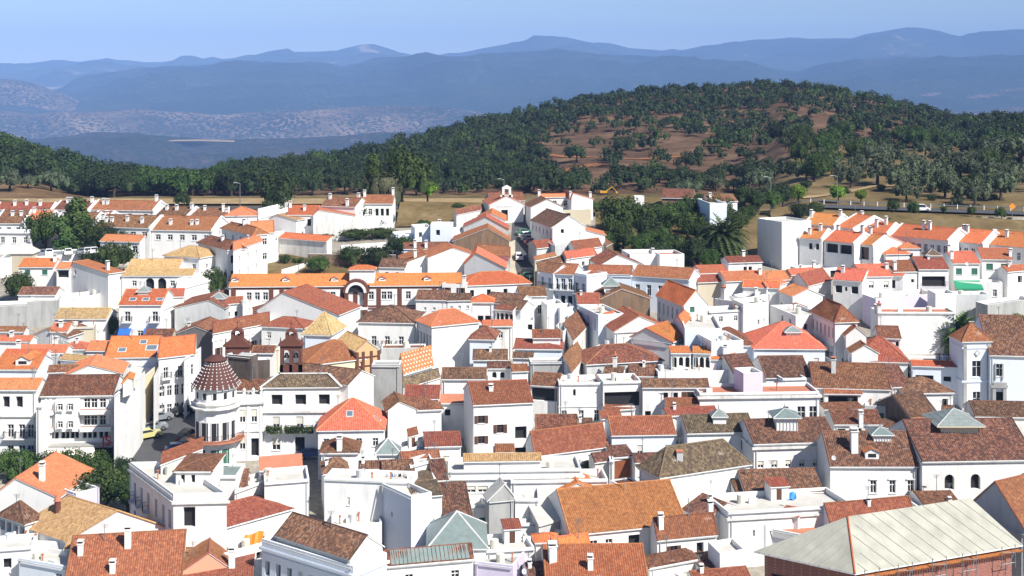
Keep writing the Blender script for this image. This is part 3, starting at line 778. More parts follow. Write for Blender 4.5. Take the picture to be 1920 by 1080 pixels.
def dormer(H, s, t, w=1.6, h=1.0, tile=None, kind='gable', win=True):
    W, u, n, L, d = H['W'], H['u'], H['n'], H['L'], H['d']; org = H['org']
    s, t = s*L, t*d; z = H['ze']+H['zf'](s, t); sl = H['rise']/(d/2); dep = (h+0.6)/max(sl, 0.2)
    b = W(s-w/2, t); b.z = z-0.2; m = MB()
    m.box(b, u*w, n*dep, (0, 0, h+0.2), 0)
    tm = MB(); e = b+Vector((0, 0, h+0.2)); ovr = 0.2
    a0, a1, r0 = e-u*ovr-n*ovr, e+u*(w+ovr)-n*ovr, e+u*w/2-n*ovr+Vector((0, 0, w*0.3))
    k = n*(dep+w*0.3/max(sl, .2)+ovr)
    tm.face([a0, r0, r0+k, a0+k], 0); tm.face([r0, a1, a1+k, r0+k], 0); tm.face([e, e+u*w, r0+n*ovr], 1)
    o = m.build('dormer', ['white'], H['root'], org); tm.build('dormer_roof', [tile or 'tile_orange', 'white'], o, org)
    p = MB(); q = b+u*w*0.2-n*0.012+Vector((0, 0, 0.45)); p.face([q, q+u*w*0.6, q+u*w*0.6+Vector((0, 0, h-0.4)), q+Vector((0, 0, h-0.4))], 0)
    p.build('dormer_window', ['dark'], o, org)
def skylight(H, s, t, w=0.9, h=1.1, mat='glassblue'):
    W, n, u = H['W'], H['n'], H['u']; s, t = s*H['L'], t*H['d']; m = MB(); zf = H['zf']
    a, b, c, e = [W(s+i, t+j, zf(s+i, t+j)+0.12) for i, j in ((0, 0), (w, 0), (w, h), (0, h))]
    m.prism([a, b, c, e], (0, 0, -0.1), 0); up = Vector((0, 0, 0.006)); k = 0.12
    cc = (a+b+c+e)/4; m.face([p.lerp(cc, 0.2)+up for p in (a, b, c, e)], 1)
    m.build('skylight', ['lightgrey', mat], H['root'], H['org'])
def awning(H, face, u0, u1, top, out=1.4, drop=0.8, mat='awning_white'):
    W, n, u, L, d, ze, org = H['W'], H['n'], H['u'], H['L'], H['d'], H['ze'], H['org']
    o = {'F': -n, 'L': -u, 'R': u}[face]
    if face == 'F': p, q = W(u0*L, 0.3), W(u1*L, 0.3)
    elif face == 'R': p, q = W(L-0.3, u0*d), W(L-0.3, u1*d)
    else: p, q = W(0.3, (1-u0)*d), W(0.3, (1-u1)*d)
    p = Vector((p.x, p.y, ze-top)); q = Vector((q.x, q.y, ze-top)); m = MB(); f = o*out-Vector((0, 0, drop))
    m.prism([p+f, q+f, q, p], (0, 0, -0.05), 0); m.face([p+f-Vector((0, 0, 0.052)), q+f-Vector((0, 0, 0.052)), q+f-Vector((0, 0, 0.35)), p+f-Vector((0, 0, 0.35))], 0)
    m.build('awning', [mat], H['root'], org)
h = house
GT = 'terraced houses at the back left'
# ================= back left terraces
h('red tiled terrace at the far back left with a stepped white gable end', 168,393, 288,395, 376, tile='r', ch=[(.14,.3,1.3),(.2,.3,1.1),(.92,.5,1.4)], win='F4x1;@.8', group=GT, verge=True)
h('brownish roofed terrace right behind the poplar tops, with twin white chimneys', 98,393, 166,394, 377, tile='u', ch=[(.25,.4,1.2),(.35,.4,1.2),(.9,.45)], group=GT, verge=True)
h('red roofed terrace at the left picture edge below the brown slope', -10,393, 97,393, 380, tile='r', ch=[(.3,.3),(.5,.35),(.75,.3)], group=GT, verge=True)
h('old tiled terrace in the second row, cut by the left picture edge', -12,419, 43,419, 394, tile='u', ch=[(.45,.3,.9),(.75,.3,.9)], win='F3x1', group=GT, verge=True)
h('bright coral roofed terrace unit beside the round dark tree', 44,414, 93,414, 395, tile='c', win='F2x2', ch=[(.2,.4)], group=GT, verge=True)
h('terrace with a white gable and two chimneys left of the tall poplar', 96,421, 172,422, 398, tile='u', ch=[(.15,.3),(.25,.3),(.6,.4)], win='F3x1', group=GT, verge=True)
h('short red roof strip wedged between the far terrace and the chimney row', 170,409, 201,410, 396, tile='r', ch=[(.8,.2,1.)], group=GT, verge=True)
h('long old tiled terrace with a row of five small white chimneys', 174,425, 281,428, 403, tile='u', ch=[(.15,.2,1.1),(.25,.2,1.1),(.5,.25,1.1),(.78,.2,1.2),(.05,.3)], win='F5x1;@.9;1.3x1.1', group=GT, verge=True)
h('far terrace roof with slanting white party walls behind the five chimney roof', 290,403, 352,405, 387, tile='u', ch=[(.2,.3),(.5,.3),(.9,.4)], group=GT, verge=True)
h('old tiled terrace whose front looks onto the round tree by the car park', 283,431, 398,433, 405, tile='r', ch=[(.25,.2,1.1),(.6,.2,.9),(.68,.22,.9)], win='F5x1;@1;1.2x1.2', group=GT, verge=True)
h('narrow tiled terrace with a tall white chimney before the pale embankment', 352,407, 430,405, 390, tile='u', ch=[(.1,.4),(.85,.3,1.8),(.4,.4,.8)], group=GT, verge=True)
h('hip roofed red terrace at the right end of the back left rows', 420,405, 484,404, 387, roof='h', tile='c', ch=[(.05,.4)], group=GT, verge=True)
h('white two storey terrace front between poplar and olive green bush', 186,452, 262,454, 440, he=5, roof='s', tile='c', win='F4x1;@.9;1.2x1.6')
h('white sunlit house front peeping out at the left edge under the terraces', -8,436, 58,437, 430, he=5, roof='s', tile='w', win='F3x1;@1')
# parking deck
h('dark flat parking deck with a long white parapet', 0,484, 216,472, None, he=4.2, roof='f', d=9, tile='slate' if 0 else 's', parapet=.25, win='')
h('open market canopy of pale tan cloth peaked like a tent', 15,475, 62,475, 463, he=5.0, roof='p', tile='d', wall='p', d=5, rise=2, cat='canopy', name='canopy')
# ================= left block of houses, from back to front
h('brown roofed house right beside the arched porch villa, upper of the street row', 412,428, 472,441, 421, cx=505, roof='h', tile='r', he=7, ch=[(.5,.5)], win='R3x2;1.0x1.4 F4x1')
h('house with a flat rose brown hip roof above a band of dark windows', 368,455, 425,469, 446, cx=464, roof='h', tile='u', he=7.5, ch=[(.6,.4,.9)], win='R.3,.6x3;@1.2;.9x1.6;o')
h('white house with a broad tan roof of two slopes above the arched villa', 304,479, 374,484, 461, cx=418, roof='h', tile='t', he=7)
H1 = h('villa with tan tiled roof and two arches in its shaded porch', 236,506, 334,506, 486, he=6.4, roof='x', tile='t', win='F.12,.48,.85;@.7;1.2x.7;o')
h('', 226,517, 361,517, None, he=6.3, roof='s', tile='t', par=H1, hh=6.5, d=3.2, rise=.9, win='F.18,.72;@1;.9x1.1 F.4,.57;@.5;1.7x2.4;a')
h('narrow white house with small tan lean-to roofs stepping down the street', 352,498, 420,486, 482, he=5, roof='s', tile='t', d=5, win='F3x1')
h('large plain white gable block above the grey shed at left centre', 330,545, 436,515, 508, he=6, roof='x', tile='w', d=12, win='')
h('white apartment front with columns of dark windows and a cream stripe', 437,470, 492,452, 445, he=10, roof='x', tile='c', win='F.2,.5,.8x3;@1.5/2.8;.8x1.7;o')
h('gabled white house with a coral roof in front of the terraces at left', 436,446, 500,438, 428, he=5, roof='y', au=.4, tile='c', d=10)
h('white gable end with a coral roof peak close to the carport', 470,438, 515,436, 414, he=6.2, roof='x', tile='c')
H2 = h('white house with bright orange roof and two blue grey windows', 33,501, 100,501, 484, he=6, tile='o', win='F.25,.75;@.6;1.1x1.0;g', ch=[(.95,.3,1.6)])
H3 = h('white house with a long coral slope running down to its right', 130,503, 204,513, 491, he=6.2, roof='y', au=.08, d=4, tile='c', win='F.12;@.2;.7x1 F.75x2;@3.6/2.2;.5x.6', ch=[(.8,.4,2)])
h('', 104,504, 131,504, 492, he=6.4, roof='x', tile='c', par=H3, hh=6, win='F.5;@.4;2.2x1.4;o')
h('small dark roofed house with a long white wall behind the concrete yard', 32,553, 104,553, 538, he=4.6, tile='b', wall='w')
h('white garden wall house with climbing plants left of the alley', 104,560, 186,552, None, he=4, roof='f', d=8, tile='d')
h('bare grey concrete block with a stained wall at the left', 50,566, 107,563, None, he=5, roof='f', d=9, wall='g', tile='k')
h('lower grey concrete block at the very left edge', -14,575, 50,573, None, he=4.6, roof='f', d=9, wall='g', tile='k')
h('white house with a yellow straw coloured roof and one tiny window', 100,598, 200,598, 577, he=4.6, tile='y', win='F.5;@.5;.7x1;o')
H4 = h('white house with three roof windows and two blue awnings', 221,572, 303,572, 542, he=8.2, tile='o', win='F.2,.85;@1.2;1.0x1.8;d F.5;@4.6;1.0x1')
for k in (.2,.5,.82): skylight(H4, k, .12, 1.3, .9)
awning(H4, 'F', .02, .3, 4.2, 1.2, .9, 'awning_blue'); awning(H4, 'F', .6, .9, 4.2, 1.2, .9, 'awning_blue')
lantern(H4, 267, 547, 26, 535, 243, 1.4, 's', yb=555)
h('white shed with a single salmon lean-to roof right of the blue awnings', 308,557, 345,556, 541, he=7, roof='s', tile='c')
h('white wall house next to the grey corrugated warehouse', 302,582, 345,560, None, he=7, roof='f', d=8, tile='d')
h('long grey corrugated warehouse with a low skew gable', 324,577, 423,578, 562, he=6.0, roof='y', au=.68, d=12, wall='l', tile='u')
H5 = h('white house with a small rust roof and a grey pyramid skylight', 415,571, 456,568, 557, he=6, tile='r', win='F.3,.7;@1.5;.7x.9;o')
lantern(H5, 407, 560, 30, 547, 246, 2.2, 's', yb=567)
h('white cottage with an umbrella shaped lean-to by the long orange roof', 455,574, 480,560, None, he=6.5, roof='f', d=8, tile='d', win='F.5;@1;.8x1.4;o')
# ================= centre back
H6 = h('two storey white house with three dark windows beside the bushes', 665,382, 737,382, 365, he=6.4, tile='r', win='F.58,.72,.86;@1.2;.75x1.7;o F.2,.4;@1.2;.9x1.5', ch=[(.22,.4,1.6),(.96,.5,1.8)])
h('red roofed house tucked between two larger ones at the back centre', 601,386, 666,388, 370, he=6.4, tile='u', ch=[(.1,.4,1.2),(.8,.7,1.8),(.75,.05,1.8)])
h('white house with the brightest orange roof at the back centre', 537,403, 594,403, 385, he=5.5, tile='o', ch=[(.05,.4,1.5),(.55,.25,1.1)], win='F.75;@1;.9x1.6;o')
h('large blank white gable wall with a grey stain and a coral verge', 585,405, 667,404, 393, he=5.8, roof='y', au=.15, d=10, tile='c', wall='o')
h('small white house with a folded tan roof left of the stained gable', 503,410, 557,413, 402, he=4.5, roof='y', au=.3, d=8, tile='t')
h('low white wing rising to a chimney at the back centre', 484,410, 540,396, 385, he=4.6, roof='x', tile='w', ch=[(.9,.4,1.6)])
h('white wall block in front of the tan folded roof', 492,444, 572,438, None, he=4, roof='f', d=9, tile='d')
Hc = h('low carport shed with a thin orange lean-to roof and a dark bay', 521,446, 612,453, 439, he=3.4, roof='s', rise=1.0, tile='o', wall='o', win='F.78;@.2;7.0x2.4;o')
h('white stair block under the end of the carport', 497,452, 522,450, None, he=5, roof='f', d=7, tile='d')
h('long low white coach shaped shed with a strip of dark windows', 640,463, 740,456, None, he=3.0, roof='f', d=3, tile='d', win='F.3,.4,.5,.6,.7,.8;@.7;1.0x1.1;o')
h('dark stone retaining wall below the long low white shed', 577,476, 742,478, None, he=2.4, roof='f', d=.5, wall='n', parapet=.05, tile='k', cat='wall', name='retaining_wall')
h('white garden wall sloping across the green yard', 528,506, 604,484, None, he=2.4, roof='f', d=.5, parapet=.05, tile='k', cat='wall', name='garden_wall')
h('shaded bluish flat roofed block with a low parapet, left of its taller twin', 742,441, 790,437, None, he=4, roof='f', d=7, wall='b', tile='d')
h('shaded flat block stepping up between two similar pale blocks', 778,427, 808,425, None, he=5.6, roof='f', d=7, wall='b', tile='d')
h('tallest of the bluish shaded blocks with a white satellite box on top', 807,421, 848,421, None, he=6.6, roof='f', d=6, wall='b', tile='d', ch=[(.4,.2,.8)])
h('small white block with one square dark opening beside the stone gable', 848,432, 876,430, None, he=5, roof='f', d=6, win='F.4;@1.4;1.2x1;o')
# chapel is built further down
h('brown roofed barn just behind the white chapel', 918,377, 985,376, 361, he=2.6, tile='u', wall='o')
h('long rust roofed house leading up to the chapel from the left', 856,403, 905,393, 388, he=4.2, tile='u', wall='w')
h('white gabled house with orange verges, first one below the chapel', 893,414, 950,414, 400, he=5.2, roof='y', d=13, tile='o')
h('white gabled house second below the chapel, its gable partly shaded', 867,426, 955,430, 406, dv=(955,422,'B'), he=5.6, roof='y', d=10, tile='c')
h('weathered brown stone gable house below the chapel street', 847,452, 957,452, 427, he=5.4, roof='y', au=.6, d=9, tile='r', wall='n', win='F.3,.6;@-.2;.5x1;o')
h('rust roofed house wall to wall with the chapel street pavement', 893,475, 957,482, 460, dv=(957,470,'B'), he=5, tile='r', win='')
h('old tiled outhouse with chimneys behind the white double gables', 756,467, 842,466, 454, he=4.4, tile='u', wall='b', win='F3x1', ch=[(.5,.1,1.6),(.26,.1,1.8)])
h('small brown roofed house between the green yard and the white gables', 709,501, 760,502, 485, he=4.8, tile='b', win='F.3,.7;@1;.7x.8;o')
h('left one of the big white double gables above the long orange roof', 757,493, 832,489, 477, he=5.5, roof='y', au=.55, d=11, tile='r', ch=[(.3,.1,1.7)])
h('right one of the big white double gables with a white triangle panel', 800,483, 893,478, 464, he=6.6, roof='y', au=.52, d=9, tile='r')
h('broad white gable with a thin salmon verge next to the street corner', 868,497, 950,503, 474, dv=(951,490,'B'), he=5.6, roof='y', au=.3, d=9, tile='c')
# long institutional building
H7 = h('long two storey white building with brick pilasters under a bright orange roof', 428,538, 866,535, 513, he=7.6, tile='o', win='F.085,.12,.155,.26,.3,.395,.42,.445,.585,.61,.665,.69,.77,.83,.9;@1.1;.95x1.5 F.085,.155,.42,.445,.585,.61,.77,.83,.9;@4.9;.95x1.4')
pil = MB()
for k in (.02,.18,.225,.36,.485,.54,.64,.73,.88):
    q = H7['W'](k*H7['L'], .30); pil.box((q.x-.3, q.y-.12, H7['ze']-8), H7['u']*.8, H7['n']*.115, (0,0,7.7))
for zz in (.25, 3.7, 4.15):  # brick string courses; the top one also paints in the eave's shadow line
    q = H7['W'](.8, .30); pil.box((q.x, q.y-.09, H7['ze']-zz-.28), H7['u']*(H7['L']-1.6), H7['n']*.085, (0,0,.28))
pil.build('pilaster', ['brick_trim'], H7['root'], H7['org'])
pm = MB(); c0 = H7['W'](.545*H7['L'], -.5); wd = 3.6
for s in (-1, 1): pm.box(c0+Vector((s*wd/2+(-.35 if s > 0 else -.35), 0, -9)), (.7,0,0), (0,1.2,0), (0,0,8.6), 1)
for i in range(12):
    t0, t1 = math.pi*i/12, math.pi*(i+1)/12
    for (r0, r1, mi, y0) in ((1.5, 2.0, 0, -.02), (2.0, 2.5, 1, .02)):
        a = [c0+Vector((r*math.cos(t), y0, -1.2+r*math.sin(t))) for r, t in ((r0,t0),(r1,t0),(r1,t1),(r0,t1))]
        pm.face(a[::-1], mi); b_ = [p+Vector((0,2.2,0)) for p in a]; pm.face([a[1],a[2],b_[2],b_[1]], mi); pm.face([a[0],b_[0],b_[3],a[3]], mi)
pm.box(c0+Vector((-1.5,.9,-8.5)), (3,0,0), (0,.2,0), (0,0,9.0), 2)
pm.box(c0+Vector((-2.2,-.1,-4.4)), (4.4,0,0), (0,1,0), (0,0,.5), 0)
pm.box(c0+Vector((-2.5,.45,-1.2)), (5,0,0), (0,.3,0), (0,0,1.4), 2)
pm.build('portal', ['white','brick_trim','dark'], H7['root'], H7['org'])
for k in (.022,.24,.45,.655,.85): dormer(H7, k, .18, 1.3, .55)
h('', 652,506, 704,506, 497, he=10.3, roof='h', par=H7, hh=3, tile='o')
h('plainer right extension of the long orange roofed building', 867,536, 998,531, 509, he=7.4, roof='h', tile='o', win='F4x2;@.9;.8x1.3;o')
h('small white block with red shutters set against the long building', 829,532, 873,533, None, he=8, roof='f', d=5, tile='d', win='F.2,.8;@.7;.8x1.2;b', ch=[(.9,.3,1.5)])
h('brown roofed house against the dark passage of the long building', 778,562, 838,563, 544, he=6.2, tile='b', win='F.3,.6;@1.4;.5x.6')
h('low rust roof joining the dark passage house and the little tower', 838,564, 886,563, 550, he=6.2, tile='b', win='F3x1;@1;.5x.6')
h('dark roofed house behind the little orange pyramid tower', 905,566, 972,572, 550, he=6, tile='b')
H8 = h('square white belvedere tower with an orange pyramid roof and a dark window', 882,567, 928,567, 551, he=9, roof='p', tile='o', win='F.4,.75;@2.4;1.0x1.4;o')
h('white gallery with a row of small dark arches next to the belvedere', 926,580, 962,583, 573, he=7, roof='s', tile='u', win='F4x1;@.6;.75x1.3;a')
# ================= centre back right: chapel street right side
h('two storey white house with a red roof behind the chapel street', 1009,370, 1072,369, 363, he=5.5, tile='c', ch=[(.05,.3,1.3)], win='F3x1')
h('white gable house with two chimneys by the garden trees', 1070,375, 1114,373, 362, he=5.6, roof='y', au=.1, d=9, tile='c', ch=[(.03,.1,1.6),(.95,.3,1.4)])
h('white gable house at the head of the chapel street, right hand side', 993,389, 1058,388, 373, he=5.4, roof='y', d=9, tile='u')
h('low grey terrace block with a dark opening behind the brown roofed row', 1052,394, 1108,392, None, he=4, roof='f', d=7, wall='p', tile='d', win='F.2;@.8;1.8x2.2;o')
H9 = h('white single storey house with a wide brown roof beside the parked cars', 993,413, 1034,427, 401, he=5.2, cx=1100, tile='b', rise=2.6, win='F6x1;@.9;.7x1.2;o R.3;@.4;.8x.9;o', wall='w')
h('wide white gable wall with thin coral verges below the parked cars', 1036,441, 1137,441, 426, he=5, roof='y', au=.42, d=8, tile='c')
h('grey rendered workshop with a rust verge roof', 1006,466, 1042,462, 450, he=5, roof='x', tile='r', wall='l', d=9)
h('taller grey rendered workshop with a blind bay', 1041,461, 1082,448, None, he=6, roof='f', wall='l', d=7, tile='d')
h('rust roofed house behind the grey workshops', 1078,468, 1130,462, 449, he=5, tile='r')
h('salmon roofed lean-to house between workshops and long street row', 1062,486, 1120,478, 468, he=5.6, tile='c')
h('house with a low red lean-to roof first in the balcony street row', 1003,489, 1044,480, 478, he=6, roof='s', tile='r', wall='p')
h('long slender rust roof with a white verge in the balcony street row', 1010,505, 1072,486, 484, he=6.4, roof='s', tile='u', wall='w')
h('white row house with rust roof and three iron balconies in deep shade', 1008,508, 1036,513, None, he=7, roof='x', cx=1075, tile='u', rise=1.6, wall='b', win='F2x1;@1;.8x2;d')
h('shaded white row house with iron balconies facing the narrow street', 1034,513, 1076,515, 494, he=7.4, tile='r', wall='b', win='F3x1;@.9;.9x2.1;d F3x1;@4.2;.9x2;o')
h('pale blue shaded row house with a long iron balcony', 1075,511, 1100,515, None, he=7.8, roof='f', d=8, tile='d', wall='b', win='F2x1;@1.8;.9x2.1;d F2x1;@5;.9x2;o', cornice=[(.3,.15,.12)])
H10 = h('long low row under rust tiles with a shaded blue grey cornice, left half', 1100,513, 1184,515, 497, he=7, tile='r', wall='b', win='F4x1;@2.2;.9x2;o F.3,.7;@5;.9x2;o', cornice=[(.3,.22,.2)])
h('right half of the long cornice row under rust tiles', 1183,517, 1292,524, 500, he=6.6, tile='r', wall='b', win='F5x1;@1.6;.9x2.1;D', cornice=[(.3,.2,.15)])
h('large white gable with brown left slope above the long cornice row', 1122,498, 1207,496, 477, he=6, roof='y', au=.42, d=9, tile='u')
h('white flat house with a dark garage opening under the trees', 1181,477, 1237,476, None, he=6, roof='f', d=8, tile='d', win='F.35;@3.6;2.4x1.2;o')
h('white cube house with a small rust coping right under the trees', 1237,477, 1283,476, None, he=6.4, roof='f', d=7, tile='e', ch=[(-.1,.5,.6)])
h('low stone outhouse roof under the orchard trees', 1137,462, 1178,441, 438, he=3, roof='s', tile='u', wall='n')
# barn + house by the garden
h('open fronted barn with a wide rust tiled roof at the foot of the hill', 1240,371, 1300,372, 354, he=3.6, tile='u', wall='n', cx=1336, win='F.5;@.3;8x2.6;o')
H11 = h('two storey white villa with a shaded blue side wall near the palm', 1328,379, 1384,377, 366, he=6.4, tile='u', win='F.35,.75;@1.2;.8x1.6;o', ch=[(.15,.3,1.2)])
h('pale blue shaded house wall left of the palm garden', 1307,372, 1331,381, None, he=6.5, roof='f', d=4, wall='b', tile='d')
h('white field hut with a pale blue door in the meadow', 1190,368, 1208,368, None, he=3, roof='f', d=3, tile='d', cat='hut', name='hut')
h('white house with a rust roof and two tiny windows below the palm', 1366,493, 1431,491, 480, he=5.8, tile='r', cx=None, win='F.5,.65;@.9;.8x1;o', ch=[(.55,.5,1)])
h('orange brown roof left of the tiny windowed house', 1312,513, 1367,511, 497, he=5, tile='c')
h('low brown roofed house with a plastered tan end wall', 1308,530, 1360,528, 515, he=5.4, tile='r', wall='p', ch=[(.1,.4)])
h('coral roofed house right of the brown roof with the tan end wall', 1361,528, 1436,525, 508, he=6, tile='c', wall='w', ch=[(.95,.3)])
h('broad coral roof stepping down in front of its twin', 1391,538, 1462,541, 526, he=5.6, tile='o', wall='w')
# ================= right: white tower block and terraces
h('tall blank white block with its left wall in blue shade', 1420,409, 1466,416, None, he=9.2, roof='f', cx=1521, tile='d', wall='w', parapet=.4)
GR = 'orange terraces on the right'
def gr(label, *a, **k): return h(label, *a, group=GR, verge=True, tile=k.pop('tile','o'), **k)
gr('back terrace unit behind the tall white block, leftmost of the orange rows', 1507,420, 1564,424, 400, ch=[(.05,.3,1.8),(.95,.4,1.6)], he=7)
gr('back terrace unit with two roof windows and a slanting party wall', 1565,425, 1600,430, 403, he=7, ch=[(.1,.6,1.)])
gr('back terrace unit with a pair of tall chimneys on its gable', 1600,433, 1664,438, 416, he=7, ch=[(.55,.25,2),(.75,.4,2)])
gr('long back terrace with tall twin chimneys facing the dry bank', 1668,442, 1778,452, 424, he=7, ch=[(.45,.35,2.2),(.55,.35,2.2)], win='F9x1;@1.1;.8x1.6')
gr('long back terrace in the middle of the dry bank with one clay dormer', 1778,452, 1843,458, 430, he=7, ch=[(.2,.35,1.8),(.3,.35,1.8)], win='F5x1;@1.1;.8x1.6')
gr('last orange back terrace before the right picture edge', 1843,458, 1932,466, 435, he=7, ch=[(.08,.3,1.4),(.35,.3,1.6)], win='F6x1;@1.1;.8x1.6')
gr('front terrace unit at the left end with a stepped balcony', 1497,446, 1541,449, 428, he=6.6, ch=[(.35,.2,1.5),(.7,.4,1.6)], win='F.5,.8;@1;.8x1.3;o')
gr('front terrace unit with two wide recessed balconies', 1542,451, 1601,457, 434, he=6.6, ch=[(.05,.6,1.6),(.9,.5,1.8)], win='F.28,.73;@.5;2.9x1.9;o')
gr('front terrace unit with a rust red arched door panel', 1602,457, 1637,461, 440, he=6.6, ch=[(.2,.5,1.6)], win='F.4;@.5;1.5x2.6;b')
gr('big white gable end of the front terraces', 1636,466, 1712,461, 441, he=6.2, roof='y', au=.35, d=9, tile='c')
gr('small orange hip roofed house in front of the white gable end', 1660,477, 1709,476, 464, he=5.2, roof='h', win='F.3;@1.4;.6x.7')
gr('little white garden house with an orange hip roof behind its lower twin', 1688,466, 1728,466, 454, he=6, roof='h', tile='c')
h('white garage row with a flat roof and dark canopy under the front terraces', 1500,505, 1636,498, None, he=2.6, roof='f', d=5, tile='d', win='F.25,.5,.8;@.6;3x1.6;o')
GM = 'stepped orange roofed houses right of centre'
h('low coral roof nearest the tall white block', 1436,526, 1484,524, 508, he=5.6, tile='c', group=GM)
h('coral roof with a dark top edge between the yard and the stepped houses', 1483,516, 1537,512, 503, he=6, tile='c', group=GM, ch=[(.95,.5,1.2)])
h('coral roof with a white verge sloping towards the cypress shaped chimney', 1438,540, 1508,521, 519, he=6, roof='s', tile='c', group=GM, ch=[(.97,.6,2.2)])
h('dark red roof slope behind the tall round chimney', 1515,537, 1560,525, 507, he=6, tile='r', group=GM)
h('white corner house with a coral roof and little ground floor openings', 1458,546, 1484,556, None, he=5.4, roof='x', cx=1546, tile='c', rise=1.4, win='F3x1;@2;.7x.9;o')
h('white house with two front windows, first of the five stepped houses', 1560,524, 1617,528, 503, he=7, tile='c', group=GM, win='F.2,.75;@1.1;1.3x1.4;o F.45;@1.3;.5x.8;o', ch=[(.25,.3,1.4)])
h('second of the five stepped houses with an outside stair', 1617,519, 1675,518, 495, he=7.4, tile='c', group=GM, win='F.3,.8;@.9;1x1.4;s F.7;@3.8;.7x.8', ch=[(.95,.3,1)])
h('third of the five stepped houses with a deep red roof', 1675,510, 1723,509, 488, he=7.4, tile='r', group=GM, win='F.25;@1.8;.8x1.5;o F.8;@1.5;.7x.7;o', ch=[(.12,.1,1.8)])
H12 = h('fourth of the five stepped houses with a wide railed loggia', 1722,505, 1781,505, 481, he=7.8, tile='r', group=GM, win='F.5;@1.4;4.6x2.0;o')
lantern(H12, 1752, 479, 32, 466, 261.5, 1.6, 'm', yb=486)
m_ = MB(); q = H12['W'](H12['L']*.12, -.05, -3.4)
for i in range(26): m_.box(q+H12['u']*(i*.2), H12['u']*.03, H12['n']*.03, (0,0,.95))
m_.box(q+Vector((0,0,.951)), H12['u']*5.1, H12['n']*.05, (0,0,.05)); m_.build('railing', ['iron'], H12['root'], H12['org'])
h('white lower wing with a salmon ledge left of the loggia house', 1660,516, 1694,518, 512, he=7, roof='s', tile='c', win='F.4;@.9;.9x1.6;o', d=4)
H13 = h('fifth stepped house with a dark green awning over its terrace', 1788,494, 1839,494, 471, he=7.6, tile='c', group=GM, win='F.2,.8;@1;1.2x1.3;g', ch=[(.04,.2,1.8),(.1,.5,1.4)])
awning(H13, 'F', 0, .98, 3.4, 2.2, 1.3, 'awning_green')
h('white house with a coral roof and two shaded windows at the right edge', 1841,486, 1899,487, 465, he=7.4, tile='c', win='F.25,.75;@.9;1.3x1.3;g', ch=[(.97,.15,1.6)])
h('white gable house cut by the right picture edge', 1890,510, 1938,506, 497, he=6, roof='x', tile='c', win='F.5;@1;1.2x1.4;o')
h('white terrace block with a cluttered rail below the green awning', 1790,528, 1880,530, None, he=4, roof='f', d=6, tile='d', parapet=.9)
# shade walls
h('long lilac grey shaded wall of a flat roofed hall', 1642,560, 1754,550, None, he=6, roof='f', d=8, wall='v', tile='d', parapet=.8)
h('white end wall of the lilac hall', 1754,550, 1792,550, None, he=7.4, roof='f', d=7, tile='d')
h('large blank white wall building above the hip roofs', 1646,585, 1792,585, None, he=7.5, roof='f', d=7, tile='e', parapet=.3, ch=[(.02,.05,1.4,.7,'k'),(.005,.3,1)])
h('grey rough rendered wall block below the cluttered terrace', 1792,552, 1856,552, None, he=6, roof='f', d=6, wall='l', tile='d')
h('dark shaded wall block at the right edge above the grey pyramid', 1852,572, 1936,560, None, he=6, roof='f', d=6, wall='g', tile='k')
h('low pale rubble wall running under the grey rendered block', 1790,603, 1870,604, None, he=3, roof='f', d=.6, wall='p', tile='k', cat='wall', name='garden_wall', parapet=.05)
# ================= middle band left
h('orange roofed house at the left edge with a dark arch in its shade wall', -14,691, 68,692, 655, he=6, tile='o', win='F.55;@.8;2x1.8;a', wall='b')
H14 = h('rambling coral roof with white chimney heads behind the dormer house', 28,662, 122,662, 646, he=6.4, tile='c', ch=[(.05,.1,1.4),(.7,.6,1)])
h('low dark red roofed shed below the concrete blocks at left', -10,622, 45,622, 612, he=4.6, tile='r')
h('coral roofed cottage with a white porch among tv aerials', -12,640, 56,641, 629, he=5, tile='c', ch=[(.4,.4,.8)], ante=[(.7,.5)])
h('grey plaster gable with a rust verge behind the yellow roofed house', 62,628, 128,632, 616, he=4, roof='y', d=8, au=.4, wall='l', tile='u')
h('orange roof with a white box chimney before the brown garden wall', 92,622, 126,622, 606, he=5, tile='c', ch=[(.5,.3,1)])
h('sand coloured garden wall house right of the small orange roof', 124,614, 176,612, None, he=4.6, roof='f', d=6, wall='p', tile='d')
H15 = h('coral hip roof between the two grey pyramid skylights', 110,655, 166,655, 640, he=5.6, tile='c', roof='h')
lantern(H15, 108, 652, 34, 635, 227, 1.2, 's', yb=657)
lantern(H15, 148, 664, 38, 648, 221, 1.6, 's', yb=667)
H16 = h('wide orange roof with two white framed roof hatches and a slanted white verge', 195,671, 292,670, 637, he=6.6, tile='o', wall='b', rise=2.6)
skylight(H16, .22, .12, 1.4, .9); skylight(H16, .75, .15, 2.0, 1.2); skylight(H16, .6, .3, 1.2, .9)
h('left arm of the wide orange roof, running to the tan roofed house', 160,658, 214,658, 639, he=6.6, tile='c')
h('bluish white wall block under the wide orange roof', 212,690, 290,690, None, he=5.4, roof='f', d=6, tile='d', wall='w')
h('small rust roofed house with tan plaster behind the wide orange roof', 268,632, 322,632, 617, he=6, tile='u', wall='p')
h('grey shed with a curved dark gable right of the little alley', 327,625, 404,626, 611, he=5.6, roof='y', d=9, wall='x', tile='u')
h('white house with a tan cornice and dark windows behind the brick belfry', 398,626, 506,606, 594, he=7.5, tile='r', wall='w', cornice=[(.9,.5,.15)], win='F5x1;@2.6;.8x1.6;b')
h('big brownish red hip roof right behind the belfries', 486,612, 570,616, 594, he=7, tile='r', roof='h')
h('large white gable with a long coral verge in front of the orange building', 478,582, 636,591, 548, he=6.2, roof='y', au=.33, d=10, tile='r', win='F.8;@.6;.6x.8')
h('grey lean-to with a rust top edge against the large white gable', 474,590, 524,576, 570, he=6, roof='s', tile='u', wall='l', d=4)
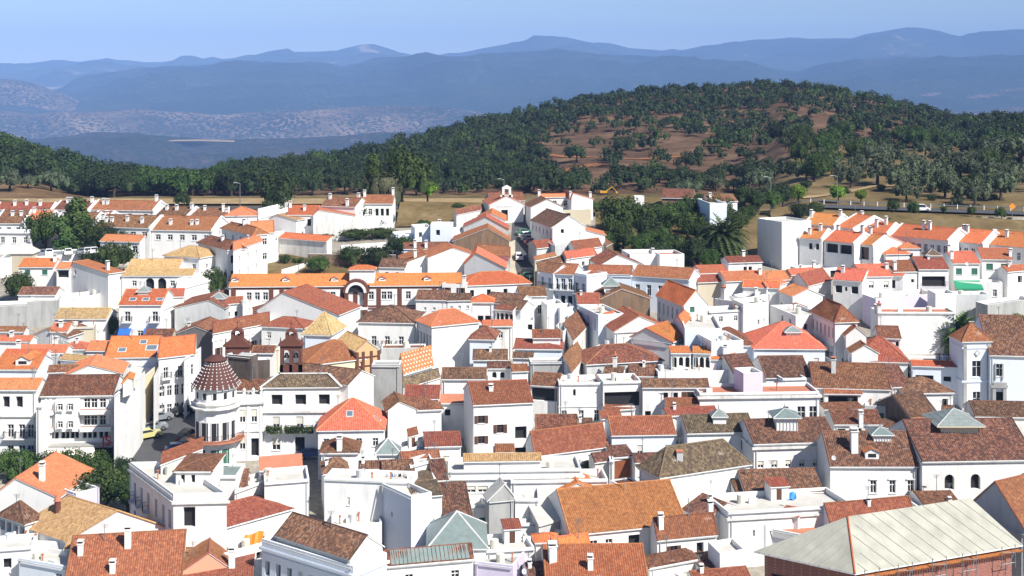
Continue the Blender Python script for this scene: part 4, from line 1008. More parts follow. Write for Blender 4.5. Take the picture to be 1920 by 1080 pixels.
h('white yard wall house with plants on top under the large gable', 512,600, 560,600, None, he=4.6, roof='f', d=5, tile='d', win='F.9;@.4;.7x1;g')
h('white annex at the right foot of the large gable', 600,592, 638,592, None, he=5, roof='f', d=6, tile='d')
H17 = h('white three storey house with orange roof in the balcony street', 296,672, 366,664, 641, he=9.5, tile='o', d=10, rise=2.2, win='F.2,.6;@1.6;.8x1.7;d F5x3;@1.6/2.9;.8x1.7;D', group=None)
h('white balcony house on the street bend left of the balcony street', 288,706, 305,672, None, he=9, roof='f', dv=(310,667,'B'), tile='d', win='F.5x3;@2/2.9;.8x1.6;d')
h('white corner shop at the far end of the balcony street', 345,672, 372,655, None, he=9.5, roof='f', dv=(377,650,'B'), tile='d', win='F2x3;@1.5/3;.7x1.6;o')
h('tan roofed narrow house beside the grey box wall', 110,674, 194,681, 667, he=6, tile='t', roof='s')
h('grey box wall between orange dormer house and tan roof', 69,670, 110,668, None, he=6.5, roof='f', d=6, wall='g', tile='k')
H18 = h('bright orange roof with a dark dormer at the left', -14,693, 70,693, 664, he=7, tile='o', wall='b')
dormer(H18, .62, .12, 2.2, .9)
h('rust roofed attic with a brown striped awning', 88,699, 146,697, 684, he=8.5, tile='u', win='F.5;@.4;3.5x1.6;o', wall='w')
h('white gable with a salmon verge and stepped grey render', 120,704, 232,700, 684, he=8.6, roof='y', au=.42, d=8, tile='c', win='F.3;@-.1;.9x1.4;o')
H19 = h('curved corner apartment block with red brown roof, wide balconies and red signs', 74,743, 212,741, 722, he=10.4, tile='u', d=9, rise=2.0,
   win='F.1x2;@.6/2.45;1.2x1.9;D F.3,.41x2;@.9/2.5;.7x1.0 F.64,.74,.86x2;@.5/2.45;.9x1.4;D F.08,.15,.22,.31,.37,.44,.5,.61,.68,.75,.84,.91;@5.25;.55x.95;o')
W_, u_, n_, L_, ze_, og_ = H19['W'], H19['u'], H19['n'], H19['L'], H19['ze'], H19['org']
for lev in (2.55, 5.0):
    for (a, b) in ((.02,.2),(.57,.99)):
        bm_ = MB()
        p = W_(a*L_, -.9, -lev); bm_.box(p, u_*((b-a)*L_), n_*1.25, (0,0,.22), 0); bm_.box(p+Vector((0,0,.221)), u_*((b-a)*L_), n_*.12, (0,0,.5), 0)
        bm_.box(p+Vector((0,0,.722)), u_*((b-a)*L_), n_*.14, (0,0,.07), 1)
        bm_.build('balcony', ['white','terracotta'], H19['root'], og_)
cb = MB(); p = W_(.23*L_, -.55, -5.0); cb.box(p, u_*(.32*L_), n_*.8, (0,0,4.6), 0); cb.build('bay', ['white'], H19['root'], og_)
for k in (.3,.44):
    for z in (.9, 3.4):
        a, b = window_meshes(.75,1.0,'w','white'); q = W_(k*L_, -.85, -z-1.0)
        wn = link('window', a, H19['root'], q-Vector(og_)); link('pane', b, wn)
# ground floor shop band, roofed ledge, awnings, red lettering
gf = MB(); p = W_(0, -1.5, -7.1); gf.box(p, u_*(L_*1.02), n_*1.8, (0,0,.3), 0); gf.box(W_(0,-.2,-9.8), u_*L_, n_*.3, (0,0,2.6), 1); gf.build('shop_front', ['concrete_top','dark'], H19['root'], og_)
for k in range(3):
    aw = MB(); p = W_((.02+k*.26)*L_, -1.5, -7.05); aw.prism([p-n_*1.0-Vector((0,0,1.4)), p+u_*(.25*L_)-n_*1.0-Vector((0,0,1.4)), p+u_*(.25*L_), p], (0,0,-.05), 0)
    aw.build('awning', ['awning_white'], H19['root'], og_)
def letters(txt, at, u, size, mat, parent, org, nm='lettering'):
    cu = bpy.data.curves.new(nm, 'FONT'); cu.body = txt; cu.size = size; cu.extrude = .03; cu.offset = 0.02
    o0 = bpy.data.objects.new(nm, cu); me = bpy.data.meshes.new_from_object(o0); me.materials.clear(); me.materials.append(MATS[mat]); bpy.data.objects.remove(o0); o = link(nm, me, parent)
    o.location = at-Vector(org); o.rotation_euler = (rad(90), 0, math.atan2(u.y, u.x)); return o
letters('JS', W_(.88*L_, -1.55, -6.75), u_, 1.9, 'red_paint', H19['root'], og_, 'emblem')
H20 = h('tall white street block with a flat top next to the curved corner block', 214,741, 262,705, None, he=12.5, roof='f', dv=(272,695,'B'), tile='d', win='F.45x2;@2.2/3.3;.6x1.4', parapet=1.0)
h('', 228,720, 250,712, None, he=13.4, roof='y', d=4, hh=2, par=H20, tile='o')
H21 = h('street block with a planted roof terrace and canvas awnings', 262,712, 288,690, None, he=9.2, roof='f', dv=(294,684,'B'), tile='d', wall='c', win='F.4;@2.2;1.6x1;o', cornice=[(2.9,.4,.3),(5.2,.4,.3)], parapet=1)
awning(H21, 'F', 0, 1, 6.4, 2.4, 1.4)
H22 = h('white house at the left edge under an orange roof with railed windows', -16,731, 69,731, 709, he=11.5, tile='c', win='F.3,.6x1;@1;1.0x1.6;o F.4,.66,.86x2;@5/3;.9x1.9;d', cornice=[(3.6,.3,.25)])
awning(H22, 'F', .1, .8, 10.2, 2, 1)
h('white stair link between the left edge house and the curved block', 68,760, 80,760, None, he=10.5, roof='f', d=6, tile='d')
# dome tower house and neighbours
h('rust tiled low roof between the dome and the white classical front', 430,733, 492,732, 712, he=9.4, tile='u', roof='x')
H23 = h('white classical house with urns on its parapet and three tall windows', 414,742, 492,740, None, he=9.6, roof='f', d=9, tile='d', parapet=.8, cornice=[(1.0,.3,.35),(5.2,.15,.15)],
   win='F.25,.52,.8;@2.1;.85x1.9;s F.25,.52;@5.9;.85x2;s F.82;@6.3;1.1x2.6;o')
for k in (.12,.34,.56,.78,.97):
    m = MB(); q = H23['W'](k*H23['L'], .12, 0); m.cbox(q.x,q.y,q.z+.22,.34,.34,.44); m.cyl(q+Vector((0,0,.44)), q+Vector((0,0,.75)), .12,.26,8); m.cyl(q+Vector((0,0,.75)), q+Vector((0,0,1.05)), .26,.04,8); m.build('urn', ['white'], H23['root'], H23['org'])
pl_ = MB()
for k in (.06,.38,.66,.96):
    q = H23['W'](k*H23['L']-.18, -.1, -9.5); pl_.box(q, H23['u']*.36, H23['n']*.098, (0,0,8.0))
pl_.build('pilaster', ['white'], H23['root'], H23['org'])
H24 = h('white mansion with an olive brown hip roof, three dark windows and planted balconies', 489,727, 640,726, 701, roof='h', he=10.4, tile='m', cornice=[(3.4,.3,.3)],
   win='F.18,.49,.8;@1.1;1.6x1.5;o F.17,.48,.8;@4.3;1.0x2.0;s F.17,.8;@7.4;1.2x1.8;s F.48;@7.3;1.4x2.9;o')
for k, wd in ((.17,2.2),(.48,4.0),(.8,2.2)):
    a, b = balcony_mesh(wd); q = H24['W'](k*H24['L'], .3, -6.4); bo = link('balcony', a, H24['root'], q-Vector(H24['org'])); link('railing', b, bo)
    m = MB()
    for _ in range(int(60*wd)):
        c = q+Vector((R.uniform(-wd/2,wd/2), -.8-R.random()*.25, R.uniform(-.1,.85))); x = Vector([R.gauss(0,1) for _ in range(3)]).normalized()*.16; y = x.orthogonal().normalized()*.14
        m.face([c-x-y,c+x-y,c+x+y,c-x+y])
    m.build('balcony_plants', ['leaf_green'], bo, q)
ws = MB()
for i in range(44):   # white ridge tile dots
    t = i/43; q = H24['W'](H24['L']*(.19+.62*t), H24['d']/2, H24['rise']+.12); ws.cbox(q.x,q.y,q.z,.28,.28,.16)
for (s0, s1) in ((0,.19),(1,.81)):
    for i in range(14):
        t = i/13; q = H24['W'](H24['L']*(s0+(s1-s0)*t), H24['d']/2*t, H24['rise']*t+.12); ws.cbox(q.x,q.y,q.z,.28,.28,.16)
ws.build('white_ridge', ['white'], H24['root'], H24['org'])
h('dark red roof behind the olive brown mansion roof', 528,706, 652,722, 686, he=9.6, tile='b', dv=None)
h('cream stair turret with a white top left of the right belfry', 500,655, 524,652, None, he=9, roof='f', d=5, wall='c', tile='d')
h('small rust roof on a white room between the two belfries', 470,662, 514,662, 648, he=9, tile='u', wall='w')
h('ruined brown stone wall between the dome and the right belfry', 468,676, 506,674, None, he=9, roof='f', d=2, wall='d', tile='k', cat='ruin')
h('church nave with a great rust red roof beside the right belfry', 566,687, 690,672, 637, he=8.6, tile='r', roof='h', wall='c', cat='church', name='church_nave')
H25 = h('golden tiled pyramid roof house with a shaded blue wall', 565,627, 622,629, 602, cx=650, roof='p', he=8, tile='y', wall='b', rise=3.2)
HY = h('white chapel annex with a tan ribbed roof and yellow walls framed in red brick', 628,641, 665,659, None, roof='x', cx=712, he=8, tile='t', wall='y', rise=1.6, win='R.25;@1.8;.7x2;o')
for t_ in (.06,.3,.62,.92):
    m_ = MB(); q = HY['W'](HY['L']-.14, t_*HY['d'], -9); m_.box(q, HY['u']*.14, HY['n']*.45, (0,0,8.8)); m_.build('pilaster', ['brick_trim'], HY['root'], HY['org'])
for z_ in (1.2,2.6,4.2,5.8):
    m_ = MB(); q = HY['W'](HY['L']-.12, .05*HY['d'], -z_); m_.box(q, HY['u']*.1, HY['n']*(HY['d']*.9), (0,0,.2)); m_.build('string_course', ['brick_trim'], HY['root'], HY['org'])
h('tall grey rendered box with vertical streaks and a dark coping', 697,684, 750,684, None, he=10, roof='f', d=5, wall='g', tile='k', parapet=.2)
h('low grey blue wall block left of the tall grey box', 664,712, 700,708, None, he=5, roof='f', d=6, tile='d', wall='b')
h('white long hall with an orange roof dotted in cream tiles', 756,703, 813,686, 667, he=5, tile='p', rise=2.6, win='F5x1;@.5;.35x.35;o', cx=None)
h('white lower wall strip with a moss green lean-to below the dotted roof', 756,729, 826,708, 700, he=4, roof='s', tile='m', wall='w')
h('long rough white wall with a rust coping behind the dark tree', 715,653, 798,652, None, he=6, roof='f', d=5, wall='l', tile='u', parapet=.2)
H26 = h('white two storey house with rounded brown roofs and three railed windows', 668,604, 779,606, 572, he=7.2, tile='b', roof='h', win='F.28,.52,.77;@2.4;.9x1.7;d F.5,.77;@6;.8x1;o')
H27 = h('white corner house with a coral hip roof and a shaded row of balconies', 777,601, 808,613, None, cx=902, he=7.6, roof='H', tile='c', rise=2.1, win='F5x2;@1.6/3;.7x1.9;D')
h('rust pyramid roofed house with a pale shaded wall right of the dark tree', 877,636, 930,637, 611, he=6.6, roof='h', tile='u', wall='b')
h('brown roof on a pale wall just right of the dark tree', 886,675, 952,675, 655, he=5.6, tile='b', wall='b')
h('white room with two arched openings under a brown roof', 913,691, 958,691, 678, he=6, tile='b', win='F.3,.65;@.6;.7x1;a')
h('dark red tiled roof above a plain white wall below the dark tree', 827,711, 912,711, 689, he=6.4, tile='b')
h('dusty pink flat roof terrace with a salmon ledge', 822,756, 872,756, 735, he=5.4, roof='s', tile='e', wall='w', rise=.8)
h('white house with an orange roof strip left of the long red roof', 905,612, 962,611, 600, he=6, tile='c', wall='o')
h('red roofed house facing us with a pale blue wall near the narrow lane', 962,654, 1057,655, 637, he=7, roof='h', tile='r', wall='b', d=9)
h('dark red roof terrace house behind the pale blue walled house', 998,634, 1052,634, 618, he=8, tile='r', roof='x')
h('low white house with a brown roof and tin extension beside the lane', 960,671, 1000,672, 665, he=6, roof='s', tile='b')
h('grey roof terrace screened with reed panels by the narrow lane', 995,679, 1058,678, None, he=7, roof='f', d=5, wall='g', tile='k', parapet=.3)
h('rust roof above a potted plant terrace by the narrow lane', 993,722, 1046,725, 699, he=6.5, tile='u', win='F.5;@.4;4x2;o')
h('small red roofed room with a white gable box', 959,697, 992,696, 683, he=6.4, tile='r')
H28 = h('house with an earthy double roof left of the tall shuttered house', 757,748, 824,748, 722, he=7, tile='r')
h('', 724,771, 784,767, 752, he=7.4, roof='y', au=.4, d=6, par=H28, hh=7, tile='u')
H29 = h('white house with an arched window under a golden brown roof', 722,772, 832,767, 745, he=7, tile='u', win='F.12;@1.2;.9x1.6;a', roof='h')
H30 = h('white house with a large coral hip roof and two grey skylights', 592,808, 723,806, 765, he=7, roof='h', tile='c', win='F4x1;@1.2;.8x1.2', rise=3.4)
skylight(H30, .42, .2, 1.0, .9); skylight(H30, .82, .22, 1.0, .9)
H31 = h('tall white house with brown shuttered windows and a rust roof', 887,760, 1001,755, 714, cx=None, he=9.6, tile='r', win='F.13x3;@1.6/2.9;1.0x1.1;b F.45x2;@3.0/3;1.0x1.2;b F.8;@3.4;1.7x1.8;o F.8;@6.4;1.7x1.6;o', ch=[(.35,.3,.5)])
h('white flat roofed house with two shaded recesses under its parapet', 1048,718, 1131,717, None, he=7.6, roof='f', d=8, tile='d', win='F.35;@1.0;.4x1;o F.12,.5,.85;@4.2;.8x1.7', cornice=[(3.6,.12,.1)])
h('white house with a wide black veranda opening and a red canopy below', 1131,716, 1203,714, None, he=8, roof='f', d=8, tile='d', win='F.5;@1.6;5.6x2.2;o')
h('red lean-to roof under the black veranda', 1133,770, 1192,766, 757, he=4, roof='s', tile='r')
h('white house with a brown roof, antennas and small dark windows', 1204,727, 1331,727, 710, he=7.4, tile='b', win='F.35,.5;@.8;.7x1;o F.75;@.7;1.6x1;b F.08,.42;@3.6;.9x2;o')
h('rust roofed house tucked under the antenna house', 1249,764, 1312,764, 746, he=5.6, tile='r')
h('dark red roof in front of the tucked rust roof', 1250,780, 1347,776, 763, he=5.6, tile='r')
H32 = h('long white building with a thick cornice and a pale pink roof terrace', 1312,737, 1536,734, None, he=7.6, roof='f', d=9, tile='e', parapet=.5, cornice=[(.5,.35,.35)], win='F.08;@2.6;1.2x.4;o F.16;@2.5;.9x2 F.72;@2.2;.8x1;o F.85,.95;@2.2;1.2x2.4')
h('lilac roof cabin on the long cornice building', 1394,700, 1430,698, None, he=10, roof='f', d=4, wall='v', tile='d')
h('white loggia with three round arches and an orange ledge', 1258,662, 1297,662, 656, he=8.2, roof='s', tile='o', d=4, win='F3x1;@.7;.7x1.7;a')
h('white loggia with three grey arches beside its twin', 1298,662, 1334,663, 657, he=8, roof='s', tile='o', d=4, win='F3x1;@.7;.68x1.7;a')
h('orange roofed house with a white chimney right of the loggias', 1329,674, 1381,675, 657, he=7, tile='o', ch=[(.6,.1,1.8)], wall='b')
h('low white flat building with a pale terrace before the loggias', 1234,697, 1384,694, None, he=6.4, roof='f', d=7, tile='d', parapet=.5, ante=[(.5,.3,1.8)])
h('brown roof with a dark hollow right of the white terrace building', 1380,709, 1425,705, 664, he=6.4, tile='b')
# gable cluster
h('orange roofed gable house in the middle of the gable cluster', 1138,601, 1188,590, 582, he=7, tile='o')
h('rough stone gable house with a rust roof below the street row', 1124,561, 1222,560, 541, he=6.6, roof='y', au=.42, d=9, wall='n', tile='u')
h('rust roof slope left of the rough stone gable', 1082,570, 1126,570, 549, he=6.4, tile='r')
Hl = h('brown round turret with a pale green lantern roof', 1134,548, 1158,548, None, he=7.5, roof='f', d=3, wall='n', tile='d')
lantern(Hl, 1146, 536, 34, 519, 249, .9, 'z')
h('white gable end with three stacked rust verges', 1150,622, 1258,616, 592, he=7, roof='y', au=.45, d=10, tile='r', win='F.5;@-.9;.5x.5;o')
h('white gable end with two small round holes and an orange verge', 1180,632, 1262,642, 615, he=6.4, roof='y', au=.38, d=8, tile='o', win='F.25,.6;@-.1;.4x.5;o')
h('plain white sloping wall house in the gable cluster', 1108,676, 1180,640, None, he=6, roof='f', d=9, tile='w', parapet=.05)
h('brown hip roof on a plastered house at the foot of the gable cluster', 1098,684, 1246,676, 645, he=6, roof='h', tile='u', wall='l')
h('low brown roof with a white chimney stub', 1128,710, 1166,712, 687, he=5.4, tile='b', ch=[(.5,.5,1.4,.6,'k')])
h('dark mottled roof below the brown hip roof', 1178,705, 1238,706, 683, he=5.4, tile='b')
h('white street house with grey shutters left of the narrow lane', 1075,640, 1110,604, None, he=7, roof='s', d=7, tile='u', wall='o', win='F3x1;@1.5;.7x1.8;o')
h('pale grey house with tall doors by the upper lane', 1084,572, 1122,590, None, he=6.6, roof='f', d=7, tile='d', wall='b', win='F3x1;@1;.7x2;o')
h('white cube house with a blind side right of the brown small house', 1026,572, 1056,568, None, he=6.6, roof='f', d=7, tile='d')
h('second white cube house left of the upper lane', 1050,578, 1078,574, None, he=6, roof='f', d=6, tile='d', wall='b')
h('small rust roofed house with an open balcony and dark side', 974,556, 1026,555, 537, he=6.6, tile='u', win='F.3;@1.5;.9x1.2;o F.75;@1.7;.8x1.6;d F.3;@4.4;1.2x1.2;o')
h('dark red roof left of the open balcony house', 930,578, 976,582, 562, he=6, tile='b')
h('white patio block with a glass roof under the open balcony house', 962,600, 1002,600, None, he=5, roof='f', d=6, tile='s', wall='w', win='F.8;@.8;.8x1;o')
h('narrow white lane houses with a dotted window column', 1056,622, 1076,600, None, he=8, roof='f', d=8, tile='d', win='F.5x2;@1.5/3;.5x1;o')
h('shaded white houses lining the narrow lane on its right', 1072,700, 1098,668, None, he=7, roof='s', d=6, tile='u', wall='o', win='F2x2;@1;.6x1;o')
# street 2
H33 = h('white street house with a bright orange roof and a row of dark doors', 1229,554, 1280,575, None, roof='x', cx=1330, he=7, tile='o', rise=2.8, win='F6x1;@1;.75x2;D F6x1;@4;.75x2;o R.35;@.1;.9x1;g')
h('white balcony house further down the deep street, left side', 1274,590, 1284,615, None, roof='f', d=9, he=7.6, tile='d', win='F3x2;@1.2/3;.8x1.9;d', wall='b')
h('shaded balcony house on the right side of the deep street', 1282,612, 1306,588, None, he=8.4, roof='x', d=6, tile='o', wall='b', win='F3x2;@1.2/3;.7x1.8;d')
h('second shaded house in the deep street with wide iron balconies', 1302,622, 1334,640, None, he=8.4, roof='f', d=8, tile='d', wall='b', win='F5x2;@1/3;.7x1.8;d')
h('rust roofed house with a square black loft at the head of the deep street', 1296,596, 1334,592, 578, he=7, tile='u', win='F.8;@.3;1.5x1.5;o')
h('white flat block behind the deep street', 1330,584, 1396,580, None, he=7.4, roof='f', d=7, tile='d')
h('taller white block with a small dark slit', 1394,570, 1441,566, None, he=8.4, roof='f', d=8, tile='d', win='F.6;@3;.4x.9;o')
h('white walled garden house with a round chimney turret', 1340,560, 1388,566, None, he=6.6, roof='f', d=7, tile='d', ch=[(.25,.2,2.6,.8,'k')], win='F.5,.8;@1.6;.8x1;o')
h('white stepped wall house near the tall chimney turret', 1392,560, 1452,548, None, he=5.6, roof='f', d=7, tile='d', ch=[(.5,.3,1.2)])
h('white house left of the red hip roofed block', 1444,572, 1492,592, None, he=6, roof='f', d=8, tile='d')
h('broad old orange brown hip roof left of the lantern roof', 1334,648, 1416,648, 613, he=6.4, roof='h', tile='u', wall='b')
H34 = h('broad coral hip roof with a grey lantern on its ridge', 1411,654, 1551,655, 611, he=6.6, roof='h', tile='c', wall='b', rise=3.4)
lantern(H34, 1488, 623, 34, 611, 222.5, 1.6, 's', yb=632)
# red hip building and right
H35 = h('tall white house with a dark coral hip roof and balconies to the lane', 1517,584, 1564,605, None, cx=1612, he=8, roof='h', tile='r', rise=2.6, win='F6x2;@1.2/3;.7x1.7;o F.5,.66,.84;@4.2;.8x2;d')
h('low brown roof behind the dark coral hip roof', 1484,586, 1530,572, 566, he=5, roof='s', tile='u')
h('rust roofed row house stepping down the lane', 1565,612, 1583,630, None, cx=1628, he=6.6, roof='c' if 0 else 'x', tile='r', rise=1.6, win='F3x1;@1;.7x1.8;D')
h('lower rust roofed row house with a white right wall', 1582,650, 1594,662, None, cx=1650, he=5.6, roof='x', tile='u', rise=1.4, win='F2x1;@1;.7x1.8;d')
h('brown roofed white house in front of the big blank wall', 1647,634, 1691,635, 611, he=5.6, tile='u', win='F.85;@.6;.6x.8;o')
h('rust brown hip roof with a pale ridge in front of the tan square', 1604,677, 1706,680, 638, he=5, roof='h', tile='r', rise=3.2)
h('flat tan roof terrace strewn with clutter next to the church', 1712,682, 1798,684, None, he=5.4, roof='f', d=10, tile='d', wall='w', parapet=.3)
h('long strip house with an orange ledge left of the church tower', 1710,686, 1804,689, None, he=6, roof='s', d=2.2, rise=.5, tile='o', wall='b', win='F.25;@1.5;2.8x1;o F.72;@1.6;1.2x.8;o F.7;@4.2;1.5x1;o')
h('dark brown roof with a white dormer room on its slope', 1436,709, 1523,708, 667, he=6, tile='b')
h('white dormer room with a small black window and lean-to', 1468,710, 1512,708, None, he=6.6, roof='f', d=4, tile='d', win='F.5;@1.2;.8x1;o')
h('long patched brown roof with repaired orange courses', 1524,727, 1672,731, 680, he=6, tile='u', ch=[(.3,.3,2,.7,'g')])
h('brown roof cut by a dark cleft from the patched roof', 1674,726, 1710,725, 683, he=6, tile='b')
h('brown hip roof with a pale ridge below the tan terrace', 1698,738, 1792,736, 706, he=6, roof='h', tile='b')
h('red brown roof on a house with a dark open loggia', 1545,738, 1618,739, 717, he=5.6, tile='r', win='F.5;@.4;4.5x1.8;o')
h('white lower house with cluttered terrace below the open loggia', 1546,768, 1622,766, 758, he=4.6, roof='s', tile='u', wall='w', d=3, win='F.8;@.9;1.2x1;o')
h('white patio wall with a green shutter', 1622,760, 1682,764, None, he=4.4, roof='f', d=7, tile='d', wall='l', win='F.45;@1;1.4x1.3;g')
h('steep dark brown roof rising behind the small square window house', 1712,793, 1768,786, 737, he=5.6, tile='b', cx=None, wall='d')
h('brown roof left of the long mottled roof', 1764,782, 1788,784, 760, he=5.6, tile='b')
h('long mottled brown roof at the right below the church', 1828,781, 1938,783, 752, he=5.6, tile='b', wall='o')
h('grey green lean-to roof right of the steep dark roof', 1766,800, 1830,800, 778, he=4.4, tile='m', wall='l')
h('brown roofed house with two deep dark windows and a white chimney', 1564,796, 1656,796, 768, he=5.6, tile='u', win='F.15;@.7;1.2x1.5;o F.48;@.6;1.3x1.9;o F.78;@.7;1.3x1.5;o', ch=[(.55,.03,1.5)])
h('small brown lean-to roof with a sunlit white gable', 1660,806, 1704,798, 790, he=4.6, roof='s', tile='b', d=4)
h('reddish strip roof behind the louvred lantern', 1719,797, 1770,795, 784, he=5.4, tile='r')
# ================= foreground right
H40 = h('long brown roofed white hall with two arched windows and a louvred lantern', 1729,866, 1945,862, 796, he=8.4, tile='b', rise=3.6, d=15, win='F.24,.47;@1.8;1.3x2.0;a F.9;@1.8;1.3x2;a', cornice=[(.2,.16,.14)])
lantern(H40, 1803, 800, 92, 765, 177.5, 2.6, 's', 'c', 17, yb=820)
H41 = h('white house with a reddish mottled roof and a louvred white lantern', 1413,833, 1571,828, 784, he=7.4, tile='b', cornice=[(.5,.3,.3)], win='F6x1;@2.4;.8x1;s')
lantern(H41, 1477, 784, 54, 765, 184, 3.0, 'z', 'w', 7, yb=813)
H42 = h('white house with an ivory lantern on a brown roof and a clay pot eave', 1556,875, 1722,875, 827, he=7.4, tile='b', win='F.5,.72,.93;@1.9;.8x1.7;h', ch=[(.32,.22,2.6,.9)], rise=3.4)
lantern(H42, 1656, 816, 44, 800, 179, 2.2, 'z', 'w', 7, yb=833)
dormer(H42, .5, .1, 1.8, .9, 'tile_red')
h('dark roof in deep shade left of the clay pot house', 1398,926, 1546,922, 879, he=5.2, tile='b', win='F3x1')
H43 = h('white house with a brown roof, grey lantern and green door', 1288,813, 1417,810, 776, he=6.8, tile='m', win='F.22,.85;@1.2;.9x1.3;g F.5;@1.1;1.3x2.4;g')
lantern(H43, 1350, 782, 32, 766, 190, 1.9, 's', 'w', yb=798)
h('white house under a wide speckled red brown roof with plants below', 1146,817, 1269,815, 780, he=5.8, tile='r', wall='b', win='')
h('large brown roof at centre with a notch at its right', 1004,822, 1086,822, 777, he=5.4, tile='u')
h('dark patched roof end beside the notched brown roof', 1084,820, 1114,820, 784, he=5.2, tile='b')
h('long red brown roof in front of the notched brown roof', 1003,856, 1142,838, 816, he=5, tile='r', rise=2.6)
h('small white hatch house with a little tiled lid', 1128,786, 1168,784, 770, he=4.2, tile='r', roof='s')
H44 = h('white building with a wide grey brown hip roof and a tall plastered chimney', 1193,875, 1236,897, None, cx=1412, he=7, roof='H', tile='m', rise=3.0, win='F.55,.8;@1.6;.6x1.6;o R.8;@1.5;.7x1.4;o', cornice=[(.2,.14,.14)])
m = MB(); q = P3(1275, 893, 173.5); m.box((q.x-.4,q.y,q.z-1), (.8,0,0), (0,.8,0), (0,0,4.1)); m.cbox(q.x,q.y+.4,q.z+3.2,1.0,1.0,.15,1); m.build('chimney', ['lightgrey','terracotta'], H44['roof'], H44['org'])
h('pair of brown roofs in shade behind the rusty metal shed', 1115,868, 1174,860, 846, he=4.6, tile='b', wall='o')
h('brown roof right of the rusty metal shed', 1190,868, 1256,866, 849, he=4.8, tile='b')
h('small brown rooftop left of the wide white parapet building', 1276,955, 1322,975, 934, he=4.6, tile='b')
h('brown roof behind the white satellite dish wall', 1385,936, 1420,934, 900, he=4.4, tile='b')
H45 = h('white parapet building with blue tarps on its flat roof', 1366,960, 1602,946, None, he=7, roof='f', dv=(1322,926,'A'), tile='d', parapet=.7, cornice=[(.8,.25,.25)], win='F.2;@2.4;.3x.8;o')
h('white terrace block with plants and a pergola under the clay pot house', 1590,955, 1724,950, None, he=4.4, roof='f', d=6, tile='d', parapet=.8)
h('small brown roof leaning on the white hall', 1733,949, 1804,947, 921, he=4.6, tile='u', d=7)
h('low brown roof wedged by the grey gable', 1774,965, 1812,962, 941, he=3.8, tile='b')
h('rust red roof with a pale shaded gable behind the big pale roof', 1560,995, 1722,980, 961, he=5, tile='r', wall='b', rise=2.6)
h('low white wall house with an orange coping strip', 1440,990, 1532,1008, None, he=4.4, roof='f', d=6, tile='e', parapet=.15)
h('grey shaded wall block left of the orange coping strip', 1386,982, 1436,984, None, he=5, roof='f', d=6, tile='d', wall='l')
# ================= foreground centre
h('rusty brown sheet metal shed wall in the dark yard at centre', 1151,858, 1190,855, None, he=4.8, roof='s', d=4, wall='R', tile='b', rise=.5)
h('white pier house beside the rusty metal shed', 1143,862, 1152,862, None, he=5, roof='f', d=3, tile='d')
h('white yard wall house with tile copings and a dark blue door', 958,902, 1140,898, None, he=6, roof='f', d=7, tile='d', win='F.15;@1.4;.9x2;o F.68;@2;.3x.8;o', parapet=.8)
h('little white house with an orange double roof in the yard', 1046,924, 1128,922, 905, he=5, roof='y', au=.45, d=7, tile='o')
h('white yard wing with a rust coping descending to the right', 1144,900, 1222,944, None, he=5.2, roof='f', d=3, tile='u', parapet=.1, wall='b', win='F.25,.45;@1;.6x1.8;o')
h('white building with a very large orange brown roof of new tiles', 1068,1004, 1290,982, 942, he=6.2, tile='a', rise=3.4, d=14, win='F.2,.33;@1;.9x1.5 F.55;@.8;1.6x1.8;o')
h('grey shaded gable wall left of the very large orange roof', 1010,985, 1056,972, None, he=6, roof='s', d=9, tile='d', wall='l', rise=1)
h('white house with a rust lean-to roof and doors behind washing', 1232,1014, 1347,1003, 989, he=5.6, tile='r', rise=2.2, win='F.28;@.9;.9x1.9;b F.72;@.8;.9x1.8;o F.92;@.9;.8x1.6;o', ch=[(.1,.3,1.2),(.96,.6,1.4)])
h('brown hip roof with a broken white lower edge', 1216,1066, 1312,1048, 1034, he=4.6, roof='h', tile='u', wall='o')
h('small white shed with a flat grey green roof', 1124,1033, 1182,1030, 1017, he=4, roof='s', tile='s', d=5, rise=.6, win='F.6;@1;.6x.7;o')
H46 = h('house with a vivid orange red roof and a stout white chimney', 1046,1072, 1118,1062, 1020, he=6, tile='o', rise=2.6, ch=[(-.1,.1,2.2,.9)])
h('small orange roof above a white room left of the stout chimney', 1001,1018, 1056,1016, 1003, he=5.4, tile='o', roof='h')
h('vivid orange roof at the bottom edge of the picture', 1022,1100, 1218,1098, 1065, he=6, tile='a', rise=2.6, d=12, ch=[(.45,.2,1.2)])
h('dark roofed white room in the bottom centre', 996,1100, 1030,1096, 1054, he=5, tile='b')
h('grey shaded block with a tile fringe left of the big brick building', 1350,1038, 1398,1030, None, he=6, roof='f', d=6, tile='d', wall='b')
h('brown roof corner below the rust lean-to house', 1320,1076, 1352,1056, 1048, he=4, roof='s', tile='b', d=5)
h('red tiled strip roof at the bottom right of centre', 1300,1090, 1408,1080, 1072, he=4, tile='r')
h('white wall house behind the clutter left of the very large orange roof', 962,982, 1046,980, None, he=5, roof='f', d=7, tile='d')
h('blue grey blank gable wall at centre bottom', 913,940, 968,934, 907, he=7.4, roof='y', au=.6, d=3, wall='g', tile='d')
h('white tall wall with a shaded slot right of the blank gable', 966,935, 1012,935, None, he=6.6, roof='f', d=7, tile='d', win='F.75;@1.6;1.2x4;s')
H47 = h('long white building with a tan planked roof terrace and a grey cornice', 840,882, 1090,878, None, he=7, roof='f', d=9, tile='d', parapet=.5, cornice=[(1.0,.25,.3)], win='F.17,.26,.75,.95;@2.1;1.3x.9;s')
h('', 868,866, 1016,864, 853, he=8, roof='x', par=H47, hh=1.4, tile='t')
